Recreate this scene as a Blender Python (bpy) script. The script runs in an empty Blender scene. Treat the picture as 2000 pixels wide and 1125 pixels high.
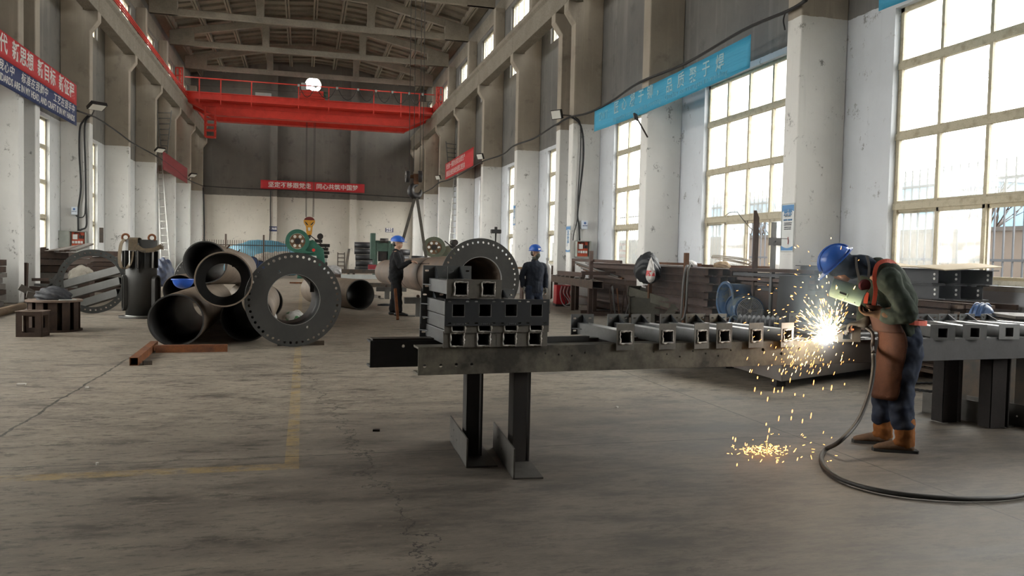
import bpy, bmesh, math, random
from mathutils import Vector, Matrix, Euler
from math import sin, cos, pi, radians, atan2, hypot, sqrt

random.seed(7)
S = bpy.context.scene
COL = S.collection

# ------------------------------------------------------------------ camera
FPX, YAW, PITCH, ROLL, EYE = 1558.36, .2566, .0400, .0221, 1.45
def cam_axes():
    cy, sy, cp, sp = cos(YAW), sin(YAW), cos(PITCH), sin(PITCH)
    fw = Vector((sy*cp, cy*cp, -sp)); rt = Vector((cy, -sy, 0)); up = rt.cross(fw)
    r2 = rt*cos(ROLL)+up*sin(ROLL); u2 = up*cos(ROLL)-rt*sin(ROLL)
    return r2, u2, fw
RT, UP, FW = cam_axes()
cam_d = bpy.data.cameras.new('camera'); cam = bpy.data.objects.new('camera', cam_d); COL.objects.link(cam)
cam_d.sensor_width = 36; cam_d.lens = FPX*36/2000; cam_d.clip_end = 600; cam_d.clip_start = .05
cam.matrix_world = Matrix(((RT.x, UP.x, -FW.x, 0), (RT.y, UP.y, -FW.y, 0), (RT.z, UP.z, -FW.z, EYE), (0, 0, 0, 1)))
S.camera = cam
def at(px, py, x=None, y=None, z=None):
    """the point of the hall seen at pixel (px, py) of the photograph, on the plane x=, y= or z="""
    d = FW*FPX+RT*(px-1000)-UP*(py-562.5); o = Vector((0, 0, EYE))
    if x is not None: return o+d*(x/d.x)
    if y is not None: return o+d*(y/d.y)
    return o+d*((z-EYE)/d.z)

# ------------------------------------------------------------------ sky and exposure
W = bpy.data.worlds.new('overcast_sky'); S.world = W; W.use_nodes = True
wn = W.node_tree; bg = wn.nodes['Background']
bg.inputs[0].default_value = (1, .988, .968, 1); bg.inputs[1].default_value = 18.0
S.view_settings.view_transform = 'Standard'; S.view_settings.look = 'None'
S.view_settings.exposure = 0; S.view_settings.gamma = 1; S.view_settings.use_curve_mapping = False
S.cycles.max_bounces = 8; S.cycles.diffuse_bounces = 5; S.cycles.glossy_bounces = 3
S.cycles.transparent_max_bounces = 12; S.cycles.volume_bounces = 0
S.cycles.sample_clamp_indirect = 6; S.cycles.caustics_reflective = False; S.cycles.caustics_refractive = False
S.cycles.use_denoising = True
def sky_portal(name, loc, rot, sx, sy):
    l = bpy.data.lights.new(name, 'AREA'); l.shape = 'RECTANGLE'; l.size = sx; l.size_y = sy; l.cycles.is_portal = True
    o = bpy.data.objects.new(name, l); COL.objects.link(o); o.location = loc; o.rotation_euler = rot

# ------------------------------------------------------------------ materials
MATS = {}
class NT:
    def __init__(s, name):
        s.m = bpy.data.materials.new(name); s.m.use_nodes = True; s.t = s.m.node_tree
        s.b = s.t.nodes['Principled BSDF']; s.out = s.t.nodes['Material Output']
        s._c = None
        MATS[name] = s.m
    def n(s, typ, **kw):
        x = s.t.nodes.new(typ)
        for k, v in kw.items(): setattr(x, k, v)
        return x
    def lk(s, a, b): s.t.links.new(a, b)
    def co(s):
        if s._c is None: s._c = s.n('ShaderNodeTexCoord').outputs['Object']
        return s._c
    def mapping(s, sc=(1, 1, 1), rot=(0, 0, 0), loc=(0, 0, 0)):
        x = s.n('ShaderNodeMapping'); s.lk(s.co(), x.inputs[0])
        x.inputs['Scale'].default_value = sc; x.inputs['Rotation'].default_value = rot; x.inputs['Location'].default_value = loc
        return x.outputs[0]
    def noise(s, scale, detail=4, rough=.6, vec=None, dist=0):
        x = s.n('ShaderNodeTexNoise'); s.lk(vec if vec is not None else s.co(), x.inputs['Vector'])
        x.inputs['Scale'].default_value = scale; x.inputs['Detail'].default_value = detail
        x.inputs['Roughness'].default_value = rough; x.inputs['Distortion'].default_value = dist
        return x.outputs['Fac']
    def ramp(s, f, stops, interp='LINEAR'):
        x = s.n('ShaderNodeValToRGB'); s.lk(f, x.inputs[0]); e = x.color_ramp.elements; x.color_ramp.interpolation = interp
        while len(e) < len(stops): e.new(.5)
        for i, (p, c) in enumerate(stops):
            e[i].position = p; e[i].color = c if len(c) == 4 else (*c, 1)
        return x.outputs[0]
    def step(s, f, a, b):
        return s.ramp(f, [(a, (0, 0, 0)), (b, (1, 1, 1))]) if a < b else s.ramp(f, [(b, (1, 1, 1)), (a, (0, 0, 0))])
    def mix(s, f, a, b, mode='MIX'):
        x = s.n('ShaderNodeMix', data_type='RGBA', blend_type=mode)
        for sock, v in ((x.inputs[0], f), (x.inputs[6], a), (x.inputs[7], b)):
            if isinstance(v, (int, float)): sock.default_value = v
            elif isinstance(v, tuple): sock.default_value = (*v, 1) if len(v) == 3 else v
            else: s.lk(v, sock)
        return x.outputs[2]
    def math(s, op, a, b=0, clamp=False):
        x = s.n('ShaderNodeMath', operation=op, use_clamp=clamp)
        for sock, v in ((x.inputs[0], a), (x.inputs[1], b)):
            if isinstance(v, (int, float)): sock.default_value = v
            else: s.lk(v, sock)
        return x.outputs[0]
    def xyz(s):
        x = s.n('ShaderNodeSeparateXYZ'); s.lk(s.co(), x.inputs[0]); return x.outputs
    def col(s, v):
        if isinstance(v, tuple): s.b.inputs['Base Color'].default_value = (*v, 1)
        else: s.lk(v, s.b.inputs['Base Color'])
    def rough(s, v):
        if isinstance(v, (int, float)): s.b.inputs['Roughness'].default_value = v
        else: s.lk(v, s.b.inputs['Roughness'])
    def metal(s, v): s.b.inputs['Metallic'].default_value = v
    def bump(s, h, dist=.01, strength=.6):
        x = s.n('ShaderNodeBump'); s.lk(h, x.inputs['Height']); x.inputs['Distance'].default_value = dist
        x.inputs['Strength'].default_value = strength; s.lk(x.outputs[0], s.b.inputs['Normal'])
def mat(name, c, rough=.6, metal=0., c2=None, scale=3., amt=(.35, .7), bump=0., fine=0., stretch=None):
    """painted, bare or rusty surface: colour c with patches of c2"""
    if name in MATS: return MATS[name]
    k = NT(name); v = None
    if stretch: v = k.mapping(stretch)
    if c2 is None: c2 = tuple(x*.72 for x in c)
    f = k.noise(scale, 5, .65, v)
    f = k.step(f, *amt)
    base = k.mix(f, c, c2)
    if fine:
        g = k.noise(scale*14, 3, .6, v)
        base = k.mix(k.math('MULTIPLY', k.step(g, .45, .7), fine), base, tuple(x*.45 for x in c))
    k.col(base); k.rough(rough); k.metal(metal)
    if rough >= .8: k.b.inputs['Specular IOR Level'].default_value = .15
    if bump: k.bump(k.noise(scale*6, 4, .6, v), bump, .7)
    return k.m
def plain(name, c, rough=.5, metal=0.):
    if name in MATS: return MATS[name]
    k = NT(name); k.col(c); k.rough(rough); k.metal(metal); return k.m
def glow(name, c, s):
    if name in MATS: return MATS[name]
    k = NT(name); e = k.n('ShaderNodeEmission'); e.inputs[0].default_value = (*c, 1); e.inputs[1].default_value = s
    k.lk(e.outputs[0], k.out.inputs[0]); return k.m

# ------------------------------------------------------------------ mesh building
class MB:
    """collects shapes and links them as ONE mesh object"""
    def __init__(s): s.v = []; s.f = []; s.sm = []
    def add(s, vs, fs, M=None, smooth=False):
        o = len(s.v)
        s.v += [tuple(M @ Vector(p)) if M is not None else tuple(p) for p in vs]
        s.f += [tuple(i+o for i in f) for f in fs]; s.sm += [smooth]*len(fs)
        return s
    def box(s, c, d, M=None, rz=0, rot=None):
        x, y, z = d[0]/2, d[1]/2, d[2]/2
        vs = [(a*x, b*y, e*z) for e in (-1, 1) for b in (-1, 1) for a in (-1, 1)]
        T = Matrix.Translation(c)
        if rz: T = T @ Matrix.Rotation(rz, 4, 'Z')
        if rot is not None: T = T @ rot.to_4x4()
        if M is not None: T = M @ T
        return s.add(vs, [(0, 2, 3, 1), (4, 5, 7, 6), (0, 1, 5, 4), (2, 6, 7, 3), (0, 4, 6, 2), (1, 3, 7, 5)], T)
    def box2(s, a, b, M=None):
        return s.box([(a[i]+b[i])/2 for i in range(3)], [abs(b[i]-a[i]) for i in range(3)], M)
    def bar(s, p, q, w, h=None, up=(0, 0, 1)):
        """rectangular bar from p to q, w across, h along up"""
        p = Vector(p); q = Vector(q); h = w if h is None else h
        d = q-p; L = d.length; z = d.normalized(); u = Vector(up)
        if abs(z.dot(u)) > .99: u = Vector((1, 0, 0))
        x = u.cross(z).normalized(); y = z.cross(x)
        M = Matrix(((x.x, y.x, z.x, 0), (x.y, y.y, z.y, 0), (x.z, y.z, z.z, 0), (0, 0, 0, 1)))
        return s.box((0, 0, L/2), (w, h, L), Matrix.Translation(p) @ M)
    @staticmethod
    def frame(p, q):
        z = (Vector(q)-Vector(p)).normalized(); u = Vector((0, 0, 1)) if abs(z.z) < .95 else Vector((1, 0, 0))
        x = u.cross(z).normalized(); return x, z.cross(x), z
    def cyl(s, p, q, r, r2=None, n=20, caps=True, smooth=True):
        r2 = r if r2 is None else r2; p = Vector(p); q = Vector(q); x, y, z = s.frame(p, q)
        vs = [p+(x*cos(2*pi*i/n)+y*sin(2*pi*i/n))*r for i in range(n)]+[q+(x*cos(2*pi*i/n)+y*sin(2*pi*i/n))*r2 for i in range(n)]
        s.add(vs, [(i, (i+1) % n, n+(i+1) % n, n+i) for i in range(n)], None, smooth)
        if caps:
            o = len(s.v)-2*n
            s.f += [tuple(o+i for i in range(n-1, -1, -1)), tuple(o+n+i for i in range(n))]; s.sm += [False]*2
        return s
    def pipe(s, p, q, ro, ri, n=48, ro2=None, ri2=None):
        """hollow tube with annular ends"""
        p = Vector(p); q = Vector(q); x, y, z = s.frame(p, q); ro2 = ro2 or ro; ri2 = ri2 or ri
        vs = []
        for c, r in ((p, ro), (q, ro2), (q, ri2), (p, ri)): vs += [c+(x*cos(2*pi*i/n)+y*sin(2*pi*i/n))*r for i in range(n)]
        o = len(s.v); s.v += [tuple(v) for v in vs]
        for k, sm in ((0, True), (1, False), (2, True), (3, False)):
            a = k*n; b = ((k+1) % 4)*n
            for i in range(n):
                j = (i+1) % n; s.f.append((o+a+i, o+a+j, o+b+j, o+b+i)); s.sm.append(sm)
        return s
    def path(s, pts, r, n=8, caps=True):
        pts = [Vector(p) for p in pts]; m = len(pts); rs = r if isinstance(r, (list, tuple)) else [r]*m; o = len(s.v); px = None
        for i, p in enumerate(pts):
            t = (pts[min(i+1, m-1)]-pts[max(i-1, 0)]).normalized()
            if px is None:
                u = Vector((0, 0, 1)) if abs(t.z) < .9 else Vector((1, 0, 0)); px = u.cross(t).normalized()
            else:
                px = (px-t*px.dot(t))
                px = px.normalized() if px.length > 1e-6 else Vector((1, 0, 0))
            py = t.cross(px)
            s.v += [tuple(p+(px*cos(2*pi*k/n)+py*sin(2*pi*k/n))*rs[i]) for k in range(n)]
        for i in range(m-1):
            for k in range(n):
                a = o+i*n+k; b = o+i*n+(k+1) % n; s.f.append((a, b, b+n, a+n)); s.sm.append(True)
        if caps:
            s.f += [tuple(o+k for k in range(n-1, -1, -1)), tuple(o+(m-1)*n+k for k in range(n))]; s.sm += [False]*2
        return s
    def sphere(s, c, r, n=14, m=8, sx=1, sy=1, sz=1, M=None, half=False):
        c = Vector(c); vs = []; lo = 0 if half else -m
        rings = [pi/2*j/m for j in range(lo, m+1)]
        for a in rings:
            for k in range(n): vs.append((c.x+r*sx*cos(a)*cos(2*pi*k/n), c.y+r*sy*cos(a)*sin(2*pi*k/n), c.z+r*sz*sin(a)))
        fs = [(i*n+k, i*n+(k+1) % n, (i+1)*n+(k+1) % n, (i+1)*n+k) for i in range(len(rings)-1) for k in range(n)]
        return s.add(vs, fs, M, True)
    def extr(s, poly, p, ax, ay, az, t, smooth=False):
        """polygon (2D) in the frame p, ax, ay, thickened by t along az"""
        p = Vector(p); ax = Vector(ax); ay = Vector(ay); az = Vector(az); n = len(poly)
        vs = [p+ax*a+ay*b for a, b in poly]+[p+ax*a+ay*b+az*t for a, b in poly]
        fs = [tuple(range(n-1, -1, -1)), tuple(range(n, 2*n))]+[(i, (i+1) % n, n+(i+1) % n, n+i) for i in range(n)]
        return s.add(vs, fs)
    def plate(s, outer, holes, p, ax, ay, az, t):
        """flat plate with holes (2D loops), thickness t along az; triangulated through bmesh"""
        bm = bmesh.new(); p = Vector(p); ax = Vector(ax); ay = Vector(ay); az = Vector(az)
        loops = [outer]+holes; es = []; allv = []
        for lp in loops:
            vv = [bm.verts.new((a, b, 0)) for a, b in lp]; allv.append(vv)
            es += [bm.edges.new((vv[i], vv[(i+1) % len(vv)])) for i in range(len(vv))]
        bmesh.ops.triangle_fill(bm, use_beauty=True, use_dissolve=False, edges=es)
        bm.verts.index_update(); n = len(bm.verts)
        vs = [p+ax*v.co.x+ay*v.co.y for v in bm.verts]; vs += [v+az*t for v in vs]
        fs = []
        for f in bm.faces:
            i = [v.index for v in f.verts]; fs += [tuple(reversed(i)), tuple(j+n for j in i)]
        for vv in allv:
            m = len(vv)
            for i in range(m):
                a = vv[i].index; b = vv[(i+1) % m].index; fs.append((a, b, b+n, a+n))
        bm.free()
        return s.add(vs, fs)
    def build(s, name, m, parent=None, bevel=0, loc=None, fix=True):
        me = bpy.data.meshes.new(name); me.from_pydata(s.v, [], s.f); me.polygons.foreach_set('use_smooth', s.sm)
        if m is not None: me.materials.append(m if not isinstance(m, str) else MATS[m])
        me.update()
        if fix:
            bm = bmesh.new(); bm.from_mesh(me); bmesh.ops.recalc_face_normals(bm, faces=bm.faces); bm.to_mesh(me); bm.free()
        o = bpy.data.objects.new(name, me); COL.objects.link(o)
        if parent is not None: o.parent = parent
        if loc is not None: o.location = loc
        if bevel:
            b = o.modifiers.new('bevel', 'BEVEL'); b.width = bevel; b.segments = 2; b.limit_method = 'ANGLE'; b.angle_limit = radians(50)
        return o
def circ(cx, cy, r, n=24, a0=0): return [(cx+r*cos(a0+2*pi*i/n), cy+r*sin(a0+2*pi*i/n)) for i in range(n)]
def rect(x0, y0, x1, y1): return [(x0, y0), (x1, y0), (x1, y1), (x0, y1)]
def slot(cx, cy, L, w, n=6, vert=False):
    h = (L-w)/2; pts = [(h+w/2*cos(a), w/2*sin(a)) for a in [(-pi/2+pi*i/n) for i in range(n+1)]]
    pts += [(-h+w/2*cos(a), w/2*sin(a)) for a in [(pi/2+pi*i/n) for i in range(n+1)]]
    return [(cx+(b if vert else a), cy+(a if vert else b)) for a, b in pts]
def tag(o, label=None, cat=None, group=None, kind=None):
    for k, v in (('label', label), ('category', cat), ('group', group), ('kind', kind)):
        if v: o[k] = v
    return o
def thing(name, label, cat, loc=(0, 0, 0), rz=0, group=None, M=None):
    o = bpy.data.objects.new(name, None); COL.objects.link(o); o.empty_display_size = .1
    if M is not None: o.matrix_world = M
    else: o.location = loc; o.rotation_euler = (0, 0, rz)
    return tag(o, label, cat, group)
def struct(o): o['kind'] = 'structure'; return o
def copy_thing(root, loc=None, rz=None, label=None, M=None):
    def cp(o, par):
        c = o.copy(); COL.objects.link(c)
        if par is not None: c.parent = par; c.matrix_parent_inverse = o.matrix_parent_inverse.copy()
        for ch in [x for x in KIDS.get(o.name, [])]: cp(ch, c)
        return c
    KIDS = {}
    todo = [root]
    while todo:
        o = todo.pop(); KIDS[o.name] = list(o.children); todo += KIDS[o.name]
    r = cp(root, None)
    if M is not None: r.matrix_world = M
    else:
        if loc is not None: r.location = loc
        if rz is not None: r.rotation_euler = (0, 0, rz)
    if label: r['label'] = label
    return r
def text(name, s, size, m, parent=None, M=None, bold=0., extr=.002, align='LEFT', sx=1., spacing=1., shear=0.):
    c = bpy.data.curves.new(name, 'FONT'); c.body = s; c.size = size; c.extrude = extr; c.align_x = align; c.align_y = 'CENTER'
    c.offset = bold; c.space_character = spacing; c.shear = shear; c.resolution_u = 2
    c.materials.append(MATS[m] if isinstance(m, str) else m)
    o = bpy.data.objects.new(name, c); COL.objects.link(o)
    if parent is not None: o.parent = parent
    if M is not None: o.matrix_local = M @ Matrix.Diagonal((sx, 1, 1, 1))
    return o
def basis(o, x, y):
    x = Vector(x).normalized(); y = Vector(y); z = x.cross(y).normalized(); y = z.cross(x); o = Vector(o)
    return Matrix(((x.x, y.x, z.x, o.x), (x.y, y.y, z.y, o.y), (x.z, y.z, z.z, o.z), (0, 0, 0, 1)))
def sag(p, q, n=12, d=.2):
    p = Vector(p); q = Vector(q)
    return [p.lerp(q, i/n)-Vector((0, 0, d*4*(i/n)*(1-i/n))) for i in range(n+1)]
def smooth_path(pts, k=6):
    P = [Vector(p) for p in pts]; P = [P[0]*2-P[1]]+P+[P[-1]*2-P[-2]]; out = []
    for i in range(1, len(P)-2):
        a, b, c, d = P[i-1:i+3]
        for j in range(k):
            t = j/k
            out.append(.5*((2*b)+(c-a)*t+(2*a-5*b+4*c-d)*t*t+(3*b-a-3*c+d)*t**3))
    return out+[P[-2]]
# ================================================================== THE HALL
XR, XL, WR, WL = 7.856, -6.81, 8.75, -7.69       # inner faces of the columns, inner faces of the walls
YF, YB = 59.75, -12.5                           # far and rear walls
ZP = 5.50                                       # top of the white paint
RY = [11.63+6*k for k in range(-3, 8)]          # near faces of the right-hand columns
LY = [11.0+6*k for k in range(-3, 8)]
RY[5:6] = [23.08, 24.36]                        # doubled columns at the expansion joint
LY[5:6] = [22.23, 23.50]
CW = .40

def paint_mat(name, white, dark, dark2, zp=ZP, streak=1.):
    k = NT(name); x, y, z = k.xyz()
    n1 = k.noise(.55, 5, .65); n2 = k.noise(6, 4, .65)
    nst = k.noise(1., 5, .7, k.mapping((3.2, 3.2, .16)))
    w = k.mix(k.math('MULTIPLY', k.step(n1, .45, .8), .55), white, tuple(c*.74 for c in white))
    spots = k.step(k.noise(3.1, 9, .82, k.mapping((1, 1, .8))), .585, .64)
    w = k.mix(k.math('MULTIPLY', spots, .75), w, (.10, .095, .09))
    w = k.mix(k.math('MULTIPLY', k.step(nst, .58, .75), .30), w, tuple(c*.55 for c in white))
    d = k.mix(k.step(n1, .35, .7), dark, dark2)
    d = k.mix(k.math('MULTIPLY', k.step(nst, .52, .8), .55*streak), d, tuple(min(1, c*1.9) for c in dark2))
    d = k.mix(k.math('MULTIPLY', k.step(k.noise(.8, 6, .7), .66, .74), .35), d, (.34, .33, .31))
    d = k.mix(k.math('MULTIPLY', k.step(k.noise(1.7, 4, .6), .58, .72), .5), d, tuple(c*.5 for c in dark))
    edge = k.math('ADD', z, k.math('MULTIPLY', k.math('SUBTRACT', n2, .5), .05))
    f = k.math('LESS_THAN', edge, zp)
    low = k.step(z, .1, .9)                      # grime of the lowest metre
    w = k.mix(k.math('MULTIPLY', k.math('SUBTRACT', 1, low), .45), w, (.2, .19, .17))
    k.col(k.mix(f, d, w)); k.rough(.85); k.bump(n2, .012, .5)
    return k.m
WALLM = paint_mat('painted_wall', (.66, .67, .67), (.145, .14, .132), (.20, .188, .17))
WALLR = paint_mat('painted_wall_haze_tint', (.63, .66, .71), (.145, .142, .14), (.20, .192, .18))  # right wall: blue of the smoke haze tinted into the paint
COLM = paint_mat('painted_column', (.77, .765, .745), (.34, .30, .25), (.44, .39, .325), streak=.5)
FARM = paint_mat('painted_far_wall', (.56, .53, .47), (.135, .127, .117), (.175, .162, .145), zp=5.30, streak=.35)
conc = mat('concrete_beam', (.33, .295, .25), .9, c2=(.25, .225, .19), scale=1.2, bump=.006, fine=.5)
roofm = mat('roof_concrete', (.27, .235, .19), .9, c2=(.19, .165, .135), scale=.9, bump=.006, fine=.3)
trussm = mat('truss_concrete', (.31, .275, .23), .9, c2=(.22, .195, .165), scale=1.1, fine=.3)

# ---- floor
k = NT('concrete_floor'); X, Y, Z = k.xyz()
n1 = k.noise(.35, 6, .62); n2 = k.noise(2.2, 8, .7, k.mapping((.55, 1.4, 1), (0, 0, .25))); n3 = k.noise(13, 7, .75, k.mapping((.5, 1.7, 1), (0, 0, .15)))
c = k.mix(k.step(n1, .35, .68), (.245, .207, .165), (.165, .140, .113))
c = k.mix(k.math('MULTIPLY', k.step(n2, .47, .64), .6), c, (.31, .262, .205))
c = k.mix(k.math('MULTIPLY', k.step(n2, .46, .36), .85), c, (.070, .058, .047))
c = k.mix(k.math('MULTIPLY', k.step(k.noise(4.2, 9, .8, k.mapping((.5, 1.3, 1), (0, 0, -.2))), .555, .575), .5), c, (.33, .285, .225))
c = k.mix(k.math('MULTIPLY', k.step(k.noise(3.4, 9, .82, k.mapping((.5, 1.3, 1), (0, 0, .3), (7, 3, 0))), .565, .585), .75), c, (.060, .050, .041))
c = k.mix(k.math('MULTIPLY', k.step(n3, .53, .62), .8), c, (.040, .034, .028))
c = k.mix(k.math('MULTIPLY', k.step(n3, .44, .36), .6), c, (.36, .305, .24))
# grinding dust and scale trodden in round the welding table, plus painted-in shadow
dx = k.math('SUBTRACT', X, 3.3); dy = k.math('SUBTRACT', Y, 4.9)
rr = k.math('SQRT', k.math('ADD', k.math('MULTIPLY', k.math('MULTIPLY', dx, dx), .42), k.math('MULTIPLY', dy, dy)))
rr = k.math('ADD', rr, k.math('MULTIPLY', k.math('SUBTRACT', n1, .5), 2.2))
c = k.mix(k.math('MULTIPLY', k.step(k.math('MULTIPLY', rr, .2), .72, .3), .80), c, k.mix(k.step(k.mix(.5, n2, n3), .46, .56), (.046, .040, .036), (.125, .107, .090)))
# faded yellow lane marking
wear = k.step(k.noise(5, 8, .75), .40, .60)
def band(v, a, w): return k.math('LESS_THAN', k.math('ABSOLUTE', k.math('SUBTRACT', v, a)), w)
l1 = k.math('MULTIPLY', band(X, -.06, .047), k.math('GREATER_THAN', Y, 5.47))
l2 = k.math('MULTIPLY', band(Y, 5.53, .075), k.math('LESS_THAN', X, -.01))
ln = k.math('MULTIPLY', k.math('MAXIMUM', l1, l2), k.math('MULTIPLY', wear, .42))
c = k.mix(ln, c, (.42, .27, .06))
# sawn joints and wandering cracks
wob = k.math('MULTIPLY', k.math('SUBTRACT', k.noise(1.6, 6, .7), .5), .30)
def crack(v, a, w, wo=1.): return k.math('LESS_THAN', k.math('ABSOLUTE', k.math('SUBTRACT', k.math('ADD', v, k.math('MULTIPLY', wob, wo)), a)), w)
j = k.math('MAXIMUM', k.math('MAXIMUM', crack(X, -2.2, .013, .45), crack(Y, 9.72, .012, .15)), crack(Y, 5.8, .008, .3))
j = k.math('MAXIMUM', j, k.math('MULTIPLY', crack(k.math('ADD', X, k.math('MULTIPLY', Y, .09)), .93, .009, 3.2), k.math('LESS_THAN', Y, 11)))
j = k.math('MAXIMUM', j, crack(X, 4.0, .008, .12))
c = k.mix(k.math('MULTIPLY', j, k.math('ADD', .55, k.math('MULTIPLY', wear, .45))), c, (.03, .028, .025))
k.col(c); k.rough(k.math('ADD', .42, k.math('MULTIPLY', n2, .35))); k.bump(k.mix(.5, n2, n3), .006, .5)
k.b.inputs['Specular IOR Level'].default_value = .45
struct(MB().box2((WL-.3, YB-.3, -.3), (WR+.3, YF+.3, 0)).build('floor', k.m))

# ---- windows
frame_m = mat('cream_window_steel', (.50, .45, .33), .55, c2=(.30, .24, .15), scale=7, amt=(.5, .75), fine=.4)
def glass(name, haze, tint=(.95, .95, .93)):
    k = NT(name); tr = k.n('ShaderNodeBsdfTransparent'); tr.inputs[0].default_value = (*tint, 1)
    gl = k.n('ShaderNodeBsdfGlossy'); gl.inputs['Roughness'].default_value = .05
    di = k.n('ShaderNodeBsdfTranslucent'); di.inputs[0].default_value = (.80, .82, .78, 1)
    m1 = k.n('ShaderNodeMixShader'); m2 = k.n('ShaderNodeMixShader')
    z = k.xyz()[2]
    f = k.noise(2.5, 5, .7)
    k.lk(k.math('MULTIPLY', k.math('ADD', .55, k.math('MULTIPLY', f, .9)), haze, True), m1.inputs[0])
    k.lk(tr.outputs[0], m1.inputs[1]); k.lk(di.outputs[0], m1.inputs[2])
    fr = k.n('ShaderNodeFresnel'); fr.inputs[0].default_value = 1.3
    k.lk(k.math('MULTIPLY', fr.outputs[0], .6), m2.inputs[0]); k.lk(m1.outputs[0], m2.inputs[1]); k.lk(gl.outputs[0], m2.inputs[2])
    k.lk(m2.outputs[0], k.out.inputs[0]); return k.m
gl_clear = glass('window_glass_clear', .05); gl_hazy = glass('window_glass_filmed', .08); gl_clean = glass('window_glass_clean', .03, (.95, .97, .98))
white_rev = mat('white_reveal', (.62, .61, .57), .9, c2=(.48, .46, .42), scale=4)
WIN_N = [0]
def window(side, y0, y1, z0, z1, rows, low):
    """steel window in the wall x = side; y0 < y1; rows = transom heights"""
    WIN_N[0] += 1; sg = 1 if side > 0 else -1; xg = side+sg*.13
    f = MB(); d = .055
    def b(ya, yb, za, zb, dep=d): f.box2((xg-dep/2, ya, za), (xg+dep/2, yb, zb))
    b(y0, y0+.07, z0, z1); b(y1-.07, y1, z0, z1); b(y0, y1, z0, z0+.07); b(y0, y1, z1-.07, z1)
    for r in rows: b(y0, y1, r-.05, r+.05, .09); b(y0, y1, r+.055, r+.085, .05)
    n = 4; p = (y1-y0)/n
    for i in range(1, n): b(y0+i*p-.028, y0+i*p+.028, (rows[0] if low else z0), z1, .07)
    if low:                                       # sliding sashes of the bottom row, two leaves on each track
        za, zb = z0+.06, rows[0]-.05
        for i in range(4):
            xo = sg*(.03 if i % 2 else -.0); ya, yb = y0+i*p, y0+(i+1)*p
            for (u, v, w_, h_) in ((ya-.02, ya+.045, za, zb), (yb-.045, yb+.02, za, zb), (ya, yb, za, za+.055), (ya, yb, zb-.055, zb)):
                f.box2((xg-.02+xo, u, w_), (xg+.02+xo, v, h_))
    o = struct(f.build('window_%d' % WIN_N[0], frame_m))
    if low:
        struct(MB().box2((xg-.002, y0+.03, rows[0]), (xg+.002, y1-.03, z1-.03)).build('window_glass', gl_clear, o))
        for i in range(4):
            if i == 1 and side > 0: continue                      # this sash stands open: the brick outside shows clear
            struct(MB().box2((xg-.002, y0+i*p+.02, z0+.08), (xg+.002, y0+(i+1)*p-.02, rows[0]-.08)).build('window_glass', gl_hazy, o))
        struct(MB().box2((side-sg*.02, y0-.02, z0-.07), (side+sg*.24, y1+.02, z0)).build('window_sill', white_rev, o))
    else: struct(MB().box2((xg-.002, y0+.03, z0+.03), (xg+.002, y1-.03, z1-.03)).build('window_glass', gl_clear, o))
    sky_portal('window_daylight', (side+sg*.27, (y0+y1)/2, (z0+z1)/2), (0, radians(90)*sg, 0), z1-z0, y1-y0)

def long_wall(name, side, cols, skip_pair):
    sg = 1 if side > 0 else -1; T = .25; m = MB()
    def seg(ya, yb, za, zb): m.box2((side, ya, za), (side+sg*T, yb, zb))
    zt = 13.9; w0, w1, h0, h1 = 1.2, 5.38, 9.3, 12.4
    wins = []
    for c in cols+[cols[-1]+6]:
        if c == skip_pair: continue
        a, b = c-1.1-3.44, c-1.1
        if skip_pair and c == skip_pair-1.28: a, b = c-1.1-3.44, c-1.1
        if b > 4: wins.append((a, b))                 # unseen bays behind the camera get no windows, to dim the foreground
    y = YB-.25
    for a, b in wins:
        seg(y, a, 0, zt); seg(a, b, 0, w0); seg(a, b, w1, h0); seg(a, b, h1, zt); y = b
    seg(y, YF+.25, 0, zt)
    struct(m.build(name, WALLR if side > 0 else WALLM))
    for a, b in wins:
        window(side, a, b, w0, w1, (2.34, 3.41, 4.49), True)
        window(side, a, b, h0, h1, (10.3, 11.35), False)
long_wall('wall_right', WR, RY, 24.36)
long_wall('wall_left', WL, LY, 23.50)

# ---- far wall with its round opening, rear wall with the gateway
m = MB(); hx, hz, hr = .56, 13.45, .56
sq = 1.0; N = 32
for za, zb in ((-.0, hz-sq), (hz+sq, 15.2)): m.box2((WL-.25, YF, za), (WR+.25, YF+.25, zb))
m.box2((WL-.25, YF, hz-sq), (hx-sq, YF+.25, hz+sq)); m.box2((hx+sq, YF, hz-sq), (WR+.25, YF+.25, hz+sq))
m.plate(rect(-sq, -sq, sq, sq), [circ(0, 0, hr, N)], (hx, YF, hz), (1, 0, 0), (0, 0, 1), (0, 1, 0), .25)
struct(m.build('wall_far', FARM))
struct(MB().pipe((hx, YF-.02, hz), (hx, YF+.27, hz), hr+.06, hr, 40).build('trim_1', conc))
for x in (-2.09, 3.48):                          # wind columns standing in front of the far wall
    struct(MB().box2((x-.24, YF-.45, 0), (x+.24, YF, 14.6)).build('column', COLM if 0 else FARM))
m = MB(); gx0, gx1, gz = -3.2, 4.2, 5.6
m.box2((WL-.25, YB-.25, 0), (gx0, YB, 15.2)); m.box2((gx1, YB-.25, 0), (WR+.25, YB, 15.2)); m.box2((gx0, YB-.25, gz), (gx1, YB, 15.2))
struct(m.build('wall_rear', WALLM))
struct(MB().box2((gx0, YB-.2, 0), ((gx0+gx1)/2-.01, YB-.1, gz)).box2(((gx0+gx1)/2+.01, YB-.2, 0), (gx1, YB-.1, gz)).build('door_1', mat('gate_grey', (.12, .13, .14), .6)))  # unseen gate, added shut to keep out light from behind
struct(MB().box2((-60, -60, -.4), (90, 160, -.31)).build('ground', mat('outdoor_ground', (.22, .20, .17), .95, c2=(.16, .15, .12), scale=.3)))

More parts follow.
